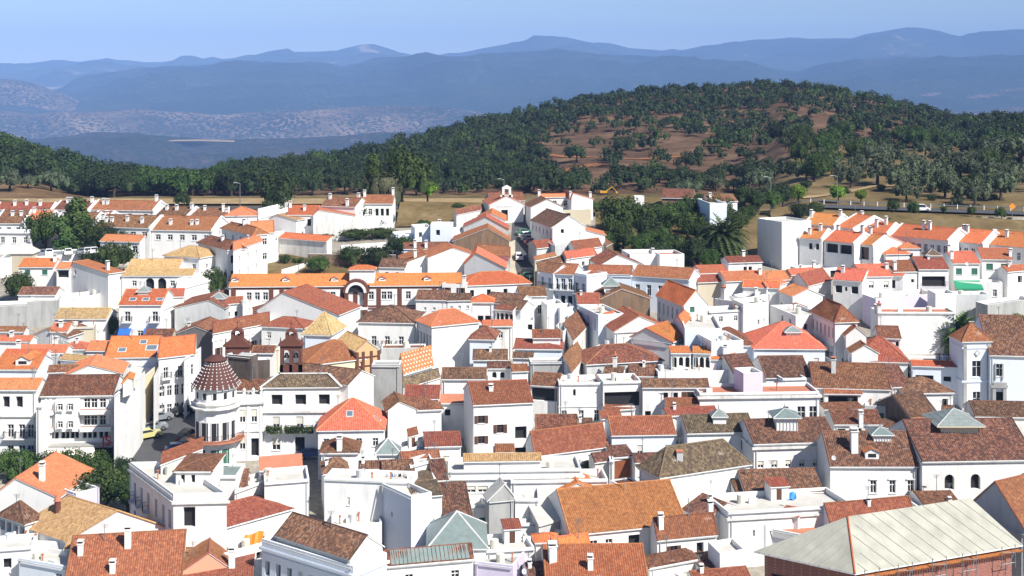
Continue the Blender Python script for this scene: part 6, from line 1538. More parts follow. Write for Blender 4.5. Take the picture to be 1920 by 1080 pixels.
# pale embankment behind the back road
m = MB()
for i in range(30):
    a, b = -100+i*35, -100+(i+1)*35
    for (d0, y0, d1, y1) in ((388, 382, 396, 372),):
        m.face([P3(a, y0, d0), P3(b, y0, d0), P3(b, y1, d1), P3(a, y1, d1)])
        m.face([P3(a, y1, d1), P3(b, y1, d1), P3(b, y1+.5, d1+8), P3(a, y1+.5, d1+8)])
o = m.build('embankment', ['palesoil']); o['kind'] = 'structure'; o['label'] = 'pale dry embankment behind the terraces'
m = MB()
for (a, y0, b, y1) in ((1445,393,1520,390),(1520,398,1650,402),(1650,402,1780,408),(1780,408,1935,418)):
    m.face([gpt(a, y0+32, .3), gpt(b, y1+32, .3), gpt(b, y1+2, .8), gpt(a, y0+2, .8)])
o = m.build('dry_bank', ['drygrass']); o['kind'] = 'structure'; o['label'] = 'dry grass bank below the right hand road'
m = MB(); m.face([gpt(742,428,.4), gpt(925,424,.4), gpt(935,392,1.6), gpt(750,389,1.6)])
o = m.build('dry_field', ['drygrass']); o['kind'] = 'structure'; o['label'] = 'dry yellow field left of the chapel'

# ---------------- distant hills
def ridge(name, D, sky, mat, y_foot, depth, amp, seed, rough=1.0):
    rr = np.random.RandomState(seed); ph = rr.uniform(0, 6.28, 24)
    xs = list(range(-1100, 3050, 16 if D < 5000 else 20)); v = []; f = []; rows = 26
    for j in range(rows+8):
        k = j/rows                       # 0 foot, 1 crest, >1 back slope
        for px in xs:
            Dj = D-depth*(1-k); zc = -(lerp_tab(sky, px)-YH)*D/F; zf_ = -(y_foot-YH)*(D-depth)/F
            X = (px-960)/F*Dj
            if k <= 1: z = zf_+(zc-zf_)*(math.sin(k*math.pi/2)**1.25)
            else: z = zc-(k-1)*(zc-zf_)*1.4
            s = 0
            for o_ in range(7):
                fr = (1.7**o_)/(D*.16); a = 1/(1.55**o_)
                s += a*math.sin(X*fr*6+ph[o_]+2.2*math.sin(Dj*fr*4+ph[o_+7]))*math.cos(Dj*fr*5+ph[o_+14]*k)
            w_ = math.sin(min(k, 1)*math.pi)**.7*1.0+(.10 if k > .8 else 0)
            z += s*amp*w_
            v.append((X, Dj, z))
    n = len(xs)
    for j in range(rows+7):
        for i in range(n-1): f.append((j*n+i, j*n+i+1, (j+1)*n+i+1, (j+1)*n+i))
    me = bpy.data.meshes.new(name); me.from_pydata(v, [], f); me.materials.append(MATS[mat]); me.polygons.foreach_set('use_smooth', [True]*len(f)); me.update()
    o = link(name, me); o['kind'] = 'structure'; o['label'] = name.replace('_', ' '); return o
def jit(tab, a, seed):
    r = random.Random(seed); out = []
    for (x0, y0), (x1, y1) in zip(tab, tab[1:]):
        n = max(1, int((x1-x0)/14))
        for i in range(n): out.append((x0+(x1-x0)*i/n, y0+(y1-y0)*(1-math.cos(math.pi*i/n))/2*.6+(y1-y0)*i/n*.4+r.uniform(-a, a)))
    return out+[tab[-1]]
SKY3 = [(-900,150),(0,126),(120,121),(240,117),(300,115),(345,109),(380,115),(480,112),(560,103),(620,99),(690,89),(740,97),(800,106),(860,102),(960,89),(1050,75),(1110,79),(1150,88),(1200,95),(1290,94),(1350,86),(1400,83),(1500,78),(1570,75),(1640,62),(1700,55),(1760,64),(1800,70),(1860,65),(1920,60),(2300,80),(3000,120)]
SKY2 = [(-900,190),(0,168),(100,172),(150,152),(240,136),(330,124),(460,117),(560,121),(640,131),(700,116),(800,104),(860,106),(950,102),(1050,101),(1150,107),(1260,108),(1360,114),(1420,128),(1500,142),(1550,124),(1620,113),(1700,109),(1800,108),(1920,112),(2400,150),(3000,170)]
SKY15 = [(-900,240),(0,150),(50,152),(110,172),(200,215),(300,260),(1500,260),(1640,200),(1700,178),(1780,170),(1860,166),(1920,163),(2300,190),(3000,220)]
SKY1 = [(-900,230),(0,208),(60,214),(120,209),(260,204),(330,212),(400,219),(480,212),(560,204),(680,201),(780,200),(880,208),(980,230),(1100,260),(1500,260),(1700,215),(1920,200),(3000,230)]
SKY0 = [(-900,290),(0,270),(100,256),(180,248),(300,256),(380,262),(500,260),(620,255),(760,250),(880,262),(1000,290),(3000,290)]
ridge('far_mountains', 16000, jit(SKY3, .8, 1), 'farhill_far', 190, 5200, 75, 3)
ridge('middle_mountains', 11000, jit(SKY2, .5, 2), 'farhill_mid', 215, 3800, 48, 5)
ridge('blue_hills', 8500, jit(SKY15, .6, 6), 'farhill_near', 230, 900, 20, 6)
ridge('spotted_hills', 7000, jit(SKY1, .9, 4), 'farhill_near', 290, 900, 22, 8)
ridge('low_dark_hills', 5000, jit(SKY0, .8, 9), 'farhill_low', 345, 1300, 20, 9)
m = MB()
for (x0, y0, x1, y1) in ((210,268,300,263),(300,263,375,262),(375,262,440,264)):
    m.face([P3(x0,y0+2.2,4700), P3(x1,y1+2.2,4700), P3(x1,y1-.6,4760), P3(x0,y0-.6,4760)])
o = m.build('quarry_cut', ['palesoil']); o['kind'] = 'structure'; o['label'] = 'pale cut across the distant dark hill'

# ---------------- haze
hm = bpy.data.materials.new('haze'); hm.use_nodes = True; t = hm.node_tree; t.nodes.clear()
pv = t.nodes.new('ShaderNodeVolumePrincipled'); pv.inputs['Color'].default_value = (0.27, 0.46, 0.9, 1)
pv.inputs['Density'].default_value = 0.00008; pv.inputs['Anisotropy'].default_value = -0.3
ou = t.nodes.new('ShaderNodeOutputMaterial'); t.links.new(pv.outputs[0], ou.inputs['Volume']); MATS['haze'] = hm
m = MB(); m.box((-22000, -60, -760), (44000,0,0), (0,21000,0), (0,0,1520)); o = m.build('haze', ['haze']); o['kind'] = 'stuff'; o['label'] = 'pale blue haze filling the air'; HAZE = o

# ---------------- trees
def crown_mesh(name, kind, nl, seed, mat, leaf):
    r = np.random.RandomState(seed)
    lobes = []
    if kind == 'round':
        for _ in range(9):
            a = r.uniform(0, 6.28); q = r.uniform(0.1, .62); lobes.append((q*math.cos(a), q*math.sin(a), r.uniform(.38, .8), r.uniform(.26, .42)))
        lobes.append((0, 0, .6, .5))
    elif kind == 'broad':
        for _ in range(12):
            a = r.uniform(0, 6.28); q = r.uniform(0.15, .85); lobes.append((q*math.cos(a), q*math.sin(a), r.uniform(.42, .72)-.1*q, r.uniform(.22, .34)))
        lobes.append((0, 0, .6, .4))
    elif kind == 'tall':
        for i in range(14):
            z = .12+.8*i/13; w_ = .2*math.sin(math.pi*min(1, (z+.1)))**.6; a = r.uniform(0, 6.28); lobes.append((w_*.45*math.cos(a), w_*.45*math.sin(a), z, .17*(1-.55*abs(z-.4))))
    elif kind == 'bush':
        for _ in range(9):
            a = r.uniform(0, 6.28); q = r.uniform(0, .7); lobes.append((q*math.cos(a), q*math.sin(a), r.uniform(.2, .55), r.uniform(.28, .4)))
    elif kind == 'ball':
        lobes.append((0, 0, .6, .4))
        for _ in range(7):
            a = r.uniform(0, 6.28); lobes.append((.22*math.cos(a), .22*math.sin(a), r.uniform(.45, .75), .26))
    L = np.array(lobes); wgt = L[:, 3]**2; idx = r.choice(len(L), nl, p=wgt/wgt.sum())
    d = r.normal(size=(nl, 3)); d /= np.linalg.norm(d, axis=1)[:, None]; d[:, 2] = np.where(d[:, 2] < -.35, -d[:, 2], d[:, 2])
    rad_ = L[idx, 3]*r.uniform(.78, 1.12, nl); c = L[idx, :3]+d*rad_[:, None]
    nrm = d+r.normal(scale=.45, size=(nl, 3)); nrm /= np.linalg.norm(nrm, axis=1)[:, None]
    t1 = np.cross(nrm, r.normal(size=(nl, 3))); t1 /= np.linalg.norm(t1, axis=1)[:, None]; t2 = np.cross(nrm, t1)
    s = leaf*r.uniform(.6, 1.3, nl)[:, None]
    q = np.stack([c-t1*s-t2*s*.6, c+t1*s-t2*s*.5, c+t1*s*.8+t2*s*.7, c-t1*s*.7+t2*s*.6], 1).reshape(-1, 3)
    verts = [q]; faces = [np.arange(nl*4).reshape(-1, 4)]; off = nl*4
    for lx, ly, lz, lr in lobes:       # inner foliage mass that stops light
        k = 6; pts = []
        for i in range(3):
            ph_ = math.pi*(i+.5)/3-math.pi/2
            for j in range(k): pts.append((lx+lr*.62*math.cos(ph_)*math.cos(6.283*j/k), ly+lr*.62*math.cos(ph_)*math.sin(6.283*j/k), lz+lr*.62*math.sin(ph_)))
        verts.append(np.array(pts)); fs = []
        for i in range(2):
            for j in range(k): fs.append((off+i*k+j, off+i*k+(j+1) % k, off+(i+1)*k+(j+1) % k, off+(i+1)*k+j))
        fs.append((off, off+1, off+2, off+3)); fs.append((off, off+3, off+4, off+5)); fs.append((off+12, off+13, off+14, off+15)); fs.append((off+12, off+15, off+16, off+17))
        faces.append(np.array(fs)); off += 18
    V = np.concatenate(verts); Fc = np.concatenate(faces)
    return mesh_np(name, V, Fc, [mat]), V, Fc
def mesh_np(name, V, Fc, mats):
    me = bpy.data.meshes.new(name); me.vertices.add(len(V)); me.vertices.foreach_set('co', V.astype(np.float32).ravel())
    me.loops.add(len(Fc)*4); me.loops.foreach_set('vertex_index', Fc.astype(np.int32).ravel())
    me.polygons.add(len(Fc)); me.polygons.foreach_set('loop_start', np.arange(0, len(Fc)*4, 4, dtype=np.int32)); me.polygons.foreach_set('loop_total', np.full(len(Fc), 4, dtype=np.int32))
    for m in mats: me.materials.append(MATS[m])
    me.update(calc_edges=True); return me
TRUNK = None
def trunk_mesh():
    m = MB(); m.cyl((0,0,-.05),(0.02,0,.42),.06,.035,7)
    for i in range(5):
        a = i*1.26+.3; m.cyl((0.02,0,.3+.03*i),(.3*math.cos(a),.3*math.sin(a),.62),.03,.012,5)
    me = bpy.data.meshes.new('trunk'); me.from_pydata([tuple(v) for v in m.v], [], m.f); me.materials.append(MATS['bark']); me.update(); return me
TRUNK = trunk_mesh()
CR = {}
for key, kind, nl, mat, leaf in (('far', 'broad', 230, 'leaf_oak', .07), ('oak', 'broad', 1000, 'leaf_oak', .04), ('oakb', 'broad', 1000, 'leaf_oak', .04), ('olive', 'broad', 1100, 'leaf_olive', .036), ('green', 'round', 2400, 'leaf_green', .03),
                          ('dark', 'round', 2200, 'leaf_oak', .032), ('darkb', 'broad', 2200, 'leaf_oak', .032), ('greenb', 'broad', 2200, 'leaf_green', .032), ('bush', 'bush', 1800, 'leaf_green', .036), ('bright', 'ball', 1600, 'leaf_bright', .032), ('tall', 'tall', 2400, 'leaf_poplar', .024), ('dry', 'round', 900, 'leaf_dry', .02), ('darkbush', 'bush', 1500, 'leaf_oak', .038)):
    CR[key] = [crown_mesh('crown', kind, nl, 10+s, mat, leaf) for s in range(3)]
def tree(key, px, py, hpx, label, D=None, wide=1.0, group=None, name=None, trunk=True, cat='tree', x=None, y=None, hm_=None):
    if x is None:
        if D is None: b = gpt(px, py)
        else: b = Vector(((px-960)/F*D, D, terr(px, D)))
        H_ = hpx/F*b.y
    else: b = Vector((x, y, terr_xy(x, y))); H_ = hm_
    if key in ('bush', 'darkbush') and name is None: name = 'bush'; cat = 'bush'; trunk = False
    rt = root(name or 'tree', label, cat, b, group)
    me = R.choice(CR[key])[0]; c = link('crown', me, rt); s = H_
    c.scale = (s*.74*wide, s*.74*wide, s); c.rotation_euler = (0, 0, R.uniform(0, 6.28))
    if key in ('bush', 'darkbush'): c.scale = (s*wide, s*wide, s*1.15)
    if key == 'tall': c.scale = (s*wide, s*wide, s)
    if trunk:
        tk = link('trunk', TRUNK, rt); tk.scale = (s, s, s); tk.rotation_euler = (0, 0, R.uniform(0, 6.28))
    return rt
# hillside holm oaks: scatter, then the 300 that show largest as trees and the rest as one wood
rs = np.random.RandomState(4)
def nz(x, y, s):
    return math.sin(x*s+1.3)*math.cos(y*s*1.3+.7)+.6*math.sin(x*s*2.3+y*s*1.7)+.4*math.cos(x*s*4.1-y*s*3.3+2)
cands = []; cell = {}
tries = 0
while tries < 52000:
    tries += 1
    px = rs.uniform(-330, 2250); D0 = lerp_tab(D0T, px); DR = lerp_tab(HILLD, px)+45
    lo = max(D0, 455 if px < 1480 else 400)
    D = math.sqrt(rs.uniform(lo*lo, DR*DR)); X = (px-960)/F*D; z = terr(px, D); y = YH-z/D*F
    g = nz(X, D, .02)*.55+.75*nz(X, D, .07)
    tt = (D-lo)/(DR-lo)
    dens = .85
    if px < 150: dens = (.06 if D < 500 else .95)
    if 150 <= px < 900: dens = 1.0
    if 960 < px < 1480:
        dens = .36+.2*tt+.2*g+.1*nz(X, D, .21)
        if tt > .68: dens += .5
        if px < 1040: dens += .5
        if y > 338: dens = max(dens, .7)
    if 1005 < px < 1330 and 238 < y < 336: dens = .2+.16*nz(X, D, .09)
    if 1280 < px < 1700 and y < 260: dens = .42+.3*g+(.35 if tt > .72 else 0)+(.1 if px < 1500 else 0)
    if 1480 <= px and y > 262: dens = .15 if (y > 300) else .8
    if 1480 <= px < 1800 and y > 285: dens = .12 if px > 1560 else .7
    if px > 1700 and y < 262: dens = .95
    if 1000 < px < 1300 and abs(y-(296)) < 5: dens = 0
    if 1025 < px < 1135 and 304 < y < 334 and abs(y-(334-(px-1025)*.26)) < 9: dens = 0
    if 1040 < px < 1120 and 262 < y < 290: dens *= .15
    if 850 < px < 905 and 288 < y < 300: dens = 0
    if rs.rand() > -math.log(1-min(max(dens, 0), .985))/9*(1 if dens < .8 else 1.6): continue
    sp = 6.6 if dens > .8 else 7.6
    ck = (int(X//sp), int(D//sp))
    if any(math.hypot(X-a, D-b) < sp for dx in (-1, 0, 1) for dy in (-1, 0, 1) for a, b in cell.get((ck[0]+dx, ck[1]+dy), ())): continue
    cell.setdefault(ck, []).append((X, D))
    hgt = rs.uniform(3.6, 8.6)
    if px < 480: hgt = rs.uniform(6, 10)
    if px < 300: hgt = rs.uniform(7, 12)
    if px < 125: hgt = rs.uniform(11, 18)
    if D > DR-120: hgt *= .85
    cands.append((X, D, z, hgt, px, y))
cands = [c for c in cands if -60 < c[4] < 1985]+[c for c in cands if not -60 < c[4] < 1985]
inview = [c for c in cands if -40 < c[4] < 1960]
inview.sort(key=lambda c: -c[3]/c[1]); big = inview[:270]; bigset = {id(c) for c in big}
def hill_label(px, y):
    if px < 480: return ('leafy dark tree in the belt behind the left terraces', 'trees behind the left terraces')
    if px < 960: return ('holm oak in the dense dark wood at the foot of the hill', 'oaks of the wood at the foot of the hill')
    if px < 1480: return ('holm oak standing on the brown hillside', 'oaks on the brown hillside')
    return ('tree in the green belt above the olive grove at the right', 'trees above the olive grove')
for c in big:
    key = R.choice(['dark', 'darkb', 'darkb']) if c[4] < 480 else R.choice(['oak', 'oakb'])
    if c[4] > 1480 and c[5] > 250: key = R.choice(['olive', 'greenb', 'green', 'greenb'])
    if c[4] < 480 and R.random() < .35: key = 'greenb'
    lb, gp = hill_label(c[4], c[5])
    if c[4] < 480:
        col_ = 'fresh green' if key == 'greenb' else 'dark green'
        where = 'above the brown slope at the far left' if c[4] < 130 else ('behind the poplar and parking deck' if c[4] < 300 else 'behind the pale embankment at left')
        lb = '%s tree in the belt %s' % (col_, where)
    tree(key, 0, 0, 0, lb, x=c[0], y=c[1], hm_=c[3], wide=R.uniform(.95, 1.25)*(1.2 if c[4] < 480 else 1), group=gp)
rest = [c for c in cands if id(c) not in bigset]
def join_trees(name, lst, label):
    Vs, Fs, Ms = [], [], []; off = 0
    protos = [p for k in ('far',) for p in CR[k]]
    red = []
    for _, V, Fc in protos:
        nlq = 190; keep = np.concatenate([Fc[:nlq], Fc[-100:]]); used, inv = np.unique(keep.ravel(), return_inverse=True); red.append((V[used], inv.reshape(-1, 4)))
    for X, D, z, hgt, px, y in lst:
        V, Fc = red[rs.randint(len(red))]; a = rs.uniform(0, 6.28); ca, sa = math.cos(a), math.sin(a); w_ = rs.uniform(.72, .98)*hgt
        Q = np.empty_like(V); Q[:, 0] = (V[:, 0]*ca-V[:, 1]*sa)*w_+X; Q[:, 1] = (V[:, 0]*sa+V[:, 1]*ca)*w_+D; Q[:, 2] = V[:, 2]*hgt+z-.5
        Vs.append(Q); Fs.append(Fc+off); off += len(V); k_ = rs.rand(); Ms.append(np.full(len(Fc), 0 if k_ < .62 else (1 if k_ < .8 else 2), dtype=np.int32))
    me = mesh_np(name, np.concatenate(Vs), np.concatenate(Fs), ['leaf_oak', 'leaf_green', 'leaf_dark']); me.polygons.foreach_set('material_index', np.concatenate(Ms)); o = link(name, me); o['kind'] = 'stuff'; o['label'] = label; return o
join_trees('oak_wood', rest, 'mass of small holm oaks covering the hill behind the town')
print('TREES', len(cands), len(rest))
# olive grove at right, trees placed one by one
OL = [(1290,367,34),(1342,350,30),(1376,352,26),(1425,346,40),(1445,362,30),(1512,330,34),(1560,322,40),(1596,344,44),(1645,338,62),(1685,352,50),(1715,330,48),(1745,352,56),(1772,362,50),(1800,335,60),(1828,378,52),(1858,338,50),(1876,368,58),(1900,352,60),(1915,300,60),(1820,312,40),(1768,300,36),(1690,305,38),(1735,285,30),(1880,290,46),(1660,290,30),(1790,385,20),(1612,310,30),(1540,300,34),(1850,300,34),(1700,370,40),(1778,330,34)]
for i, (px, y, hp) in enumerate(OL):
    D = Dof(px, min(y+8, lerp_tab(Y0T, px)-1)); tree('olive', px, 0, hp, 'grey green olive tree on the dry slope above the road', D=D, wide=1.15, group='olive trees on the dry slope')
for (px, py, hp, lb) in ((1497,386,38,'bright lime green round tree, largest of the three by the road'),(1571,391,34,'bright lime green round tree above the road bend'),(1614,386,26,'small bright green tree right of the two lime ones')):
    tree('bright', px, py, hp, lb, D=352, wide=1.3)
for px, y, hp, lb in ((18,352,44,'olive tree low on the brown slope at the far left'),(52,346,26,'small olive tree right of the bigger one on the brown slope'),(96,352,40,'olive tree at the right foot of the brown slope')):
    tree('olive', px, 0, hp, lb, D=Dof(px, y+6), wide=1.3)
for i, (px, py, hp) in enumerate(((1672,400,24),(1715,404,24),(1770,402,14),(1823,406,18),(1878,412,22))):
    tree('green', px, py, hp, 'young green tree planted along the lower road edge', D=None, group='young roadside trees')
for i in range(34):
    px = 1490+R.random()*430; y = 268+R.random()*108; tree('darkbush', px, 0, R.uniform(6, 13), 'low scrub bush on the dry slope above the right hand road', D=Dof(px, min(y, lerp_tab(Y0T, px)-1)), wide=R.uniform(1, 2), group='scrub on the dry slope')
for i in range(26):
    px = 1450+R.random()*480; tree('bush', px, 400+max(0, (px-1500))*.03+R.random()*14, R.uniform(3, 6), 'tuft of dry shrub on the bank below the road', wide=R.uniform(1, 2.2), group='shrub tufts on the dry bank')
# town trees
TT = [('tall',146,474,100,1.35,'tallest dense poplar standing among the left terraces'),('tall',120,480,72,1.3,'second poplar left of the tallest one'),
('green',84,472,72,.9,'round dark green tree left of the poplars'),('green',176,478,62,1,'leafy tree right of the poplars'),('dark',205,478,55,.9,'dark tree by the white terrace front'),
('green',232,482,45,1,'small green tree at the corner of the white terrace front'),('dark',338,470,44,1.3,'round dark tree in front of the old tiled terrace'),('tall',42,462,44,1.2,'thin poplar at the far left terrace'),
('green',10,470,34,1.3,'green tree cut by the left edge'),('green',208,515,56,1.2,'bushy green tree between the deck and the tan villa'),('dark',180,505,36,1.2,'dark bushy tree left of the bushy green one'),
('green',35,568,50,1.2,'leafy tree behind the dark roofed garden house'),('green',402,558,52,.9,'round green tree beside the long orange roof'),('tall',428,552,52,.9,'slim tree at the end of the long orange roof'),
('green',205,636,38,1.1,'dark leafy tree under the blue awnings house'),('dark',521,400,74,1.0,'tall dark oak in front of the wood at back centre left'),('dark',345,388,26,1.2,'dark round tree by the pale embankment'),
('dark',505,412,36,1.3,'dark tree behind the white sloping gable'),('tall',700,388,98,.8,'slender bright poplar at back centre'),('dry',728,398,75,1.1,'bare grey branched tree in front of the poplar'),('green',752,385,100,1.0,'big dark green tree right of the slender poplar'),('bright',802,378,36,1.4,'lime green bush tree beside the red soil'),
('dark',695,426,42,1.2,'dark shrubby tree hugging the two storey house'),('dark',722,428,26,1.3,'shrub between the white house and the retaining yard'),
('green',858,398,16,1.6,'low green bush by the back road'),('dark',825,686,56,1.15,'solitary dark tree between the white hall and the brown roofs'),
('green',1150,440,84,1.2,'broad dark tree at the left end of the orchard'),('green',1168,470,62,1.0,'yellowish green orchard tree'),('dark',1215,455,60,1.2,'orchard tree behind the white cube house'),('green',1255,440,56,1.2,'orchard tree below the open barn'),('dark',1232,500,50,1.2,'shadowy orchard tree over the cube house'),
('green',1290,455,66,1.1,'orchard tree with a loose crown left of the palm'),('dark',1312,420,60,1.1,'dark orchard tree against the pale blue wall'),('green',1342,425,54,1.1,'dense tree in front of the white villa'),('dark',1300,500,62,1.2,'dark orchard tree above the palm roots'),('green',1330,512,50,1.1,'low orchard tree beside the tiny windowed house'),
('dark',1190,505,40,1.2,'low orchard tree near the stone outhouse'),('green',1270,490,54,1.3,'mid orchard tree of the garden mass'),('dark',1420,398,36,1.2,'dark tree right of the white villa'),('green',1448,394,34,1.2,'green tree left of the lime trees'),('dark',1468,388,40,1.0,'cypress like tree before the retaining bank'),('dark',1395,392,40,1.3,'dark hedge tree behind the villa'),
('dark',1500,412,28,1.5,'dark shrub under the largest lime tree'),('green',1530,408,26,1.5,'shrub along the road left of the orange roofs'),
('green',40,905,56,1.2,'plaza tree at the left edge'),('green',90,900,50,1.2,'plaza tree in front of the cream awnings'),('green',140,905,58,1.2,'plaza tree with a sunlit top'),('green',185,905,54,1.3,'round plaza tree beside the pale paving'),('dark',225,905,44,1.2,'dark plaza tree at the street mouth'),
('green',200,965,84,1.15,'large bright plaza tree before the stately corner building'),('green',240,960,60,1.1,'plaza tree leaning on the corner building'),('green',15,900,52,1.2,'plaza tree cut by the picture edge'),('green',110,930,44,1.2,'low plaza tree behind the mauve kiosk'),
('dark',1105,905,36,1.1,'small tree in the dark yard beside the rusty shed'),('green',1850,632,36,1.4,'green shrub behind the church palm'),('bright',1908,625,36,1.5,'sunny yellow green bush behind the church'),
('green',658,500,36,1.5,'bushy vine mass on the yard left of the belvedere'),('green',600,512,30,1.6,'low green bush mass in the yard'),('dark',700,505,40,1.3,'dark tree right of the orange pyramid roof'),('green',765,482,34,1.2,'green tree behind the old outhouse'),('dark',740,478,34,1.2,'dark tree at the end of the stone wall'),
('green',1180,430,60,1.3,'leafy orchard tree behind the front row near the terrace block'),('green',1215,425,52,1.4,'bushy orchard tree at the upper middle'),('green',1240,470,50,1.4,'bushy orchard tree over the white cubes'),('green',1275,420,50,1.3,'orchard tree under the barn'),('green',1300,440,46,1.4,'rounded orchard tree in the middle right'),('green',1200,480,46,1.4,'rounded orchard tree at the lower left'),('dark',1335,470,56,1.2,'dark orchard tree behind the palm'),('green',1385,440,40,1.3,'green shrub tree right behind the palm crown'),('dark',1260,505,44,1.3,'dark low orchard tree beside the cubes'),('green',1400,420,30,1.5,'shrub tree under the hedge behind the villa'),('green',1140,470,40,1.2,'small orchard tree above the stone outhouse'),('green',1290,395,30,1.6,'hedge tree at the foot of the barn')]
for key, px, py, hp, wd, lb in TT: tree(key, px, py, hp*(.8 if 'orchard' in lb else 1), lb, wide=wd)
BB_ = [('bush',535,492,16,1.1,'clipped round bush beside the white stair block'),('bush',560,492,10,1.4,'low round bush next to the clipped one'),('bush',665,448,20,2.6,'ivy covered bush row above the white coach shed'),('bush',715,446,20,2.2,'second ivy mound above the white coach shed'),('bush',610,446,10,5,'thin hedge above the carport'),
('bush',157,640,14,1.6,'flowering shrub by the sand coloured garden wall'),('bush',1215,850,18,1.6,'green shrub under the speckled roof'),('bush',1180,850,14,1.5,'shrub left of the green one under the speckled roof'),('bush',630,745,9,1.6,'potted plants on the white terrace'),('bush',1040,440,14,1.4,'shrub between the gables and the orchard'),('darkbush',1620,560,12,1.4,'dark bush in the yard of the stepped houses'),
('bush',790,425,14,1.4,'shrub on the dry field edge'),('bush',1250,400,20,2.4,'wild hedge in the orchard'),('bush',1180,405,22,2.0,'bramble patch at the orchard top'),('bush',1370,480,22,1.4,'undergrowth at the foot of the palm'),('bush',150,600,22,.7,'climbing plant on the white garden wall'),('bush',165,560,16,.8,'second climber on the white garden wall'),('bush',1462,372,12,3,'scrub by the retaining bank'),('bush',1100,395,18,2,'dark scrub by the terrace block')]
for key, px, py, hp, wd, lb in BB_: tree(key, px, py, hp, lb, wide=wd)
rr = random.Random(3)
# palms
def palm(px, py, hpx, wpx, label, D=None):
    b = gpt(px, py) if D is None else P3(px, py, D); s = b.y/F; Hh = hpx*s; Rr = wpx*s/2
    rt = root('palm_tree', label, 'palm', b); m = MB(); th = max(1.0, Hh*.45)
    m.cyl((b.x,b.y,b.z-1),(b.x,b.y,b.z+th),.45,.38,9); m.build('trunk', ['bark'], rt, b)
    m = MB(); c = Vector((b.x, b.y, b.z+th))
    for i in range(110):
        a = i*2.39996; el = rad(80-125*(i/110)**.8); L = Rr*1.15; p = c.copy(); d = Vector((math.cos(a)*math.cos(el), math.sin(a)*math.cos(el), math.sin(el))); side = Vector((-math.sin(a), math.cos(a), 0))
        n = 9
        for k in range(n):
            q = p+d*L/n; d2 = (d+Vector((0,0,-.17))).normalized(); wd = .75*math.sin(math.pi*(k+1)/(n+1.2))+.1
            up = side.cross(d).normalized()
            for sg in (-1, 1):
                for w2 in (0, .5):
                    e = side*sg*wd+d*.35*(1+w2)-up*abs(wd)*.35
                    b0 = p.lerp(q, w2); m.face([b0, b0+d*L/n*.5, b0+e+d*.16, b0+e])
            p, d = q, d2
    m.build('fronds', ['leaf_palm'], rt, b)
palm(1358, 492, 100, 92, 'big date palm with a full round crown in the orchard')
palm(1800, 662, 80, 84, 'date palm with arching fronds behind the church tower')
# ---------------- vehicles
CARS = {}
def car_proto(col):
    if col in CARS: return CARS[col]
    def prof(pts, x0, x1, mi, m, inset=0):
        n = len(pts)
        a = [Vector((x0+(inset if z > 1.0 else 0), y, z)) for y, z in pts]; b = [Vector((x1-(inset if z > 1.0 else 0), y, z)) for y, z in pts]
        m.face(a[::-1], mi); m.face(b, mi)
        for i in range(n): j = (i+1) % n; m.face([a[i], a[j], b[j], b[i]], mi)
    body = MB(); prof([(-2.05,.3),(2.05,.3),(2.1,.55),(2.02,.82),(1.1,.95),(-1.7,.98),(-2.08,.85),(-2.12,.5)], -.83, .83, 0, body)
    body.box((-.88,-2.16,.32), (1.76,0,0), (0,.1,0), (0,0,.2), 0)
    cab = MB(); prof([(-1.75,.96),(1.15,.94),(.45,1.38),(-1.3,1.42)], -.78, .78, 0, cab, .14)
    gl = MB()
    for sx in (-1, 1):
        x = sx*.79; q = [Vector((x, -1.35, 1.0)), Vector((x, .85, 1.0)), Vector((x-sx*.13, .38, 1.33)), Vector((x-sx*.13, -1.15, 1.36))]; gl.face(q if sx > 0 else q[::-1])
    gl.face([Vector((-.66,1.08,1.0)), Vector((.66,1.08,1.0)), Vector((.58,.52,1.36)), Vector((-.58,.52,1.36))][::-1]); gl.face([Vector((-.66,-1.76,1.02)), Vector((.66,-1.76,1.02)), Vector((.56,-1.36,1.37)), Vector((-.56,-1.36,1.37))])
    gl.v = [v+Vector((0, .012 if v.y > 0 else -.012, .01)) for v in gl.v]
    wh = MB(); wh.cyl((-.1,0,0),(.1,0,0),.32,.32,14,0); wh.cyl((-.108,0,0),(.108,0,0),.18,.18,10,1)
    lt = MB(); lt.box((-.14,-.03,-.06), (.28,0,0), (0,.06,0), (0,0,.13))
    pl = MB(); pl.box((-.25,-.012,-.05),(.5,0,0),(0,.02,0),(0,0,.11))
    def mk(m, nme, ms):
        me = bpy.data.meshes.new(nme); me.from_pydata([tuple(v) for v in m.v], [], m.f)
        for q in ms: me.materials.append(MATS[q])
        me.polygons.foreach_set('material_index', m.m); me.update(); return me
    CARS[col] = dict(body=mk(body,'body',[col]), cabin=mk(cab,'cabin',[col]), glass=mk(gl,'window',['glass']), wheel=mk(wh,'wheel',['tyre','chrome']), hl=mk(lt,'headlight',['white']), tl=mk(lt,'tail_light',['red_paint']))
    return CARS[col]
def car(px, py, rz, col, label, group=None, D=None, van=False, lift=.06):
    b = gpt(px, py) if D is None else Vector(((px-960)/F*D, D, terr(px, D)+.4)); p = car_proto(col)
    rt = root('parked_car' if not van else 'van', label, 'car' if not van else 'van', b+Vector((0,0,lift)), group)
    sl_ = math.atan(GS)*math.cos(rz) if D is None else 0
    rt.rotation_euler = (sl_, 0, rz)
    bo = link('body', p['body'], rt); cb = link('cabin', p['cabin'], rt); g = link('window', p['glass'], cb)
    if van: cb.scale = (1,1.12,1.9); cb.location = (0,.1,-.9)
    for x in (-.8,.8):
        for y in (-1.3,1.3): link('wheel', p['wheel'], rt, Vector((x,y,.32)))
        link('headlight', p['hl'], rt, Vector((x*.75,2.06,.66))); link('tail_light', p['tl'], rt, Vector((x*.75,-2.1,.72)))
car(277,822,rad(-62),'car_yellow','pale yellow hatchback in front of the curved corner block')
car(288,808,rad(-62),'car_grey','blue grey car just behind the pale yellow hatchback')
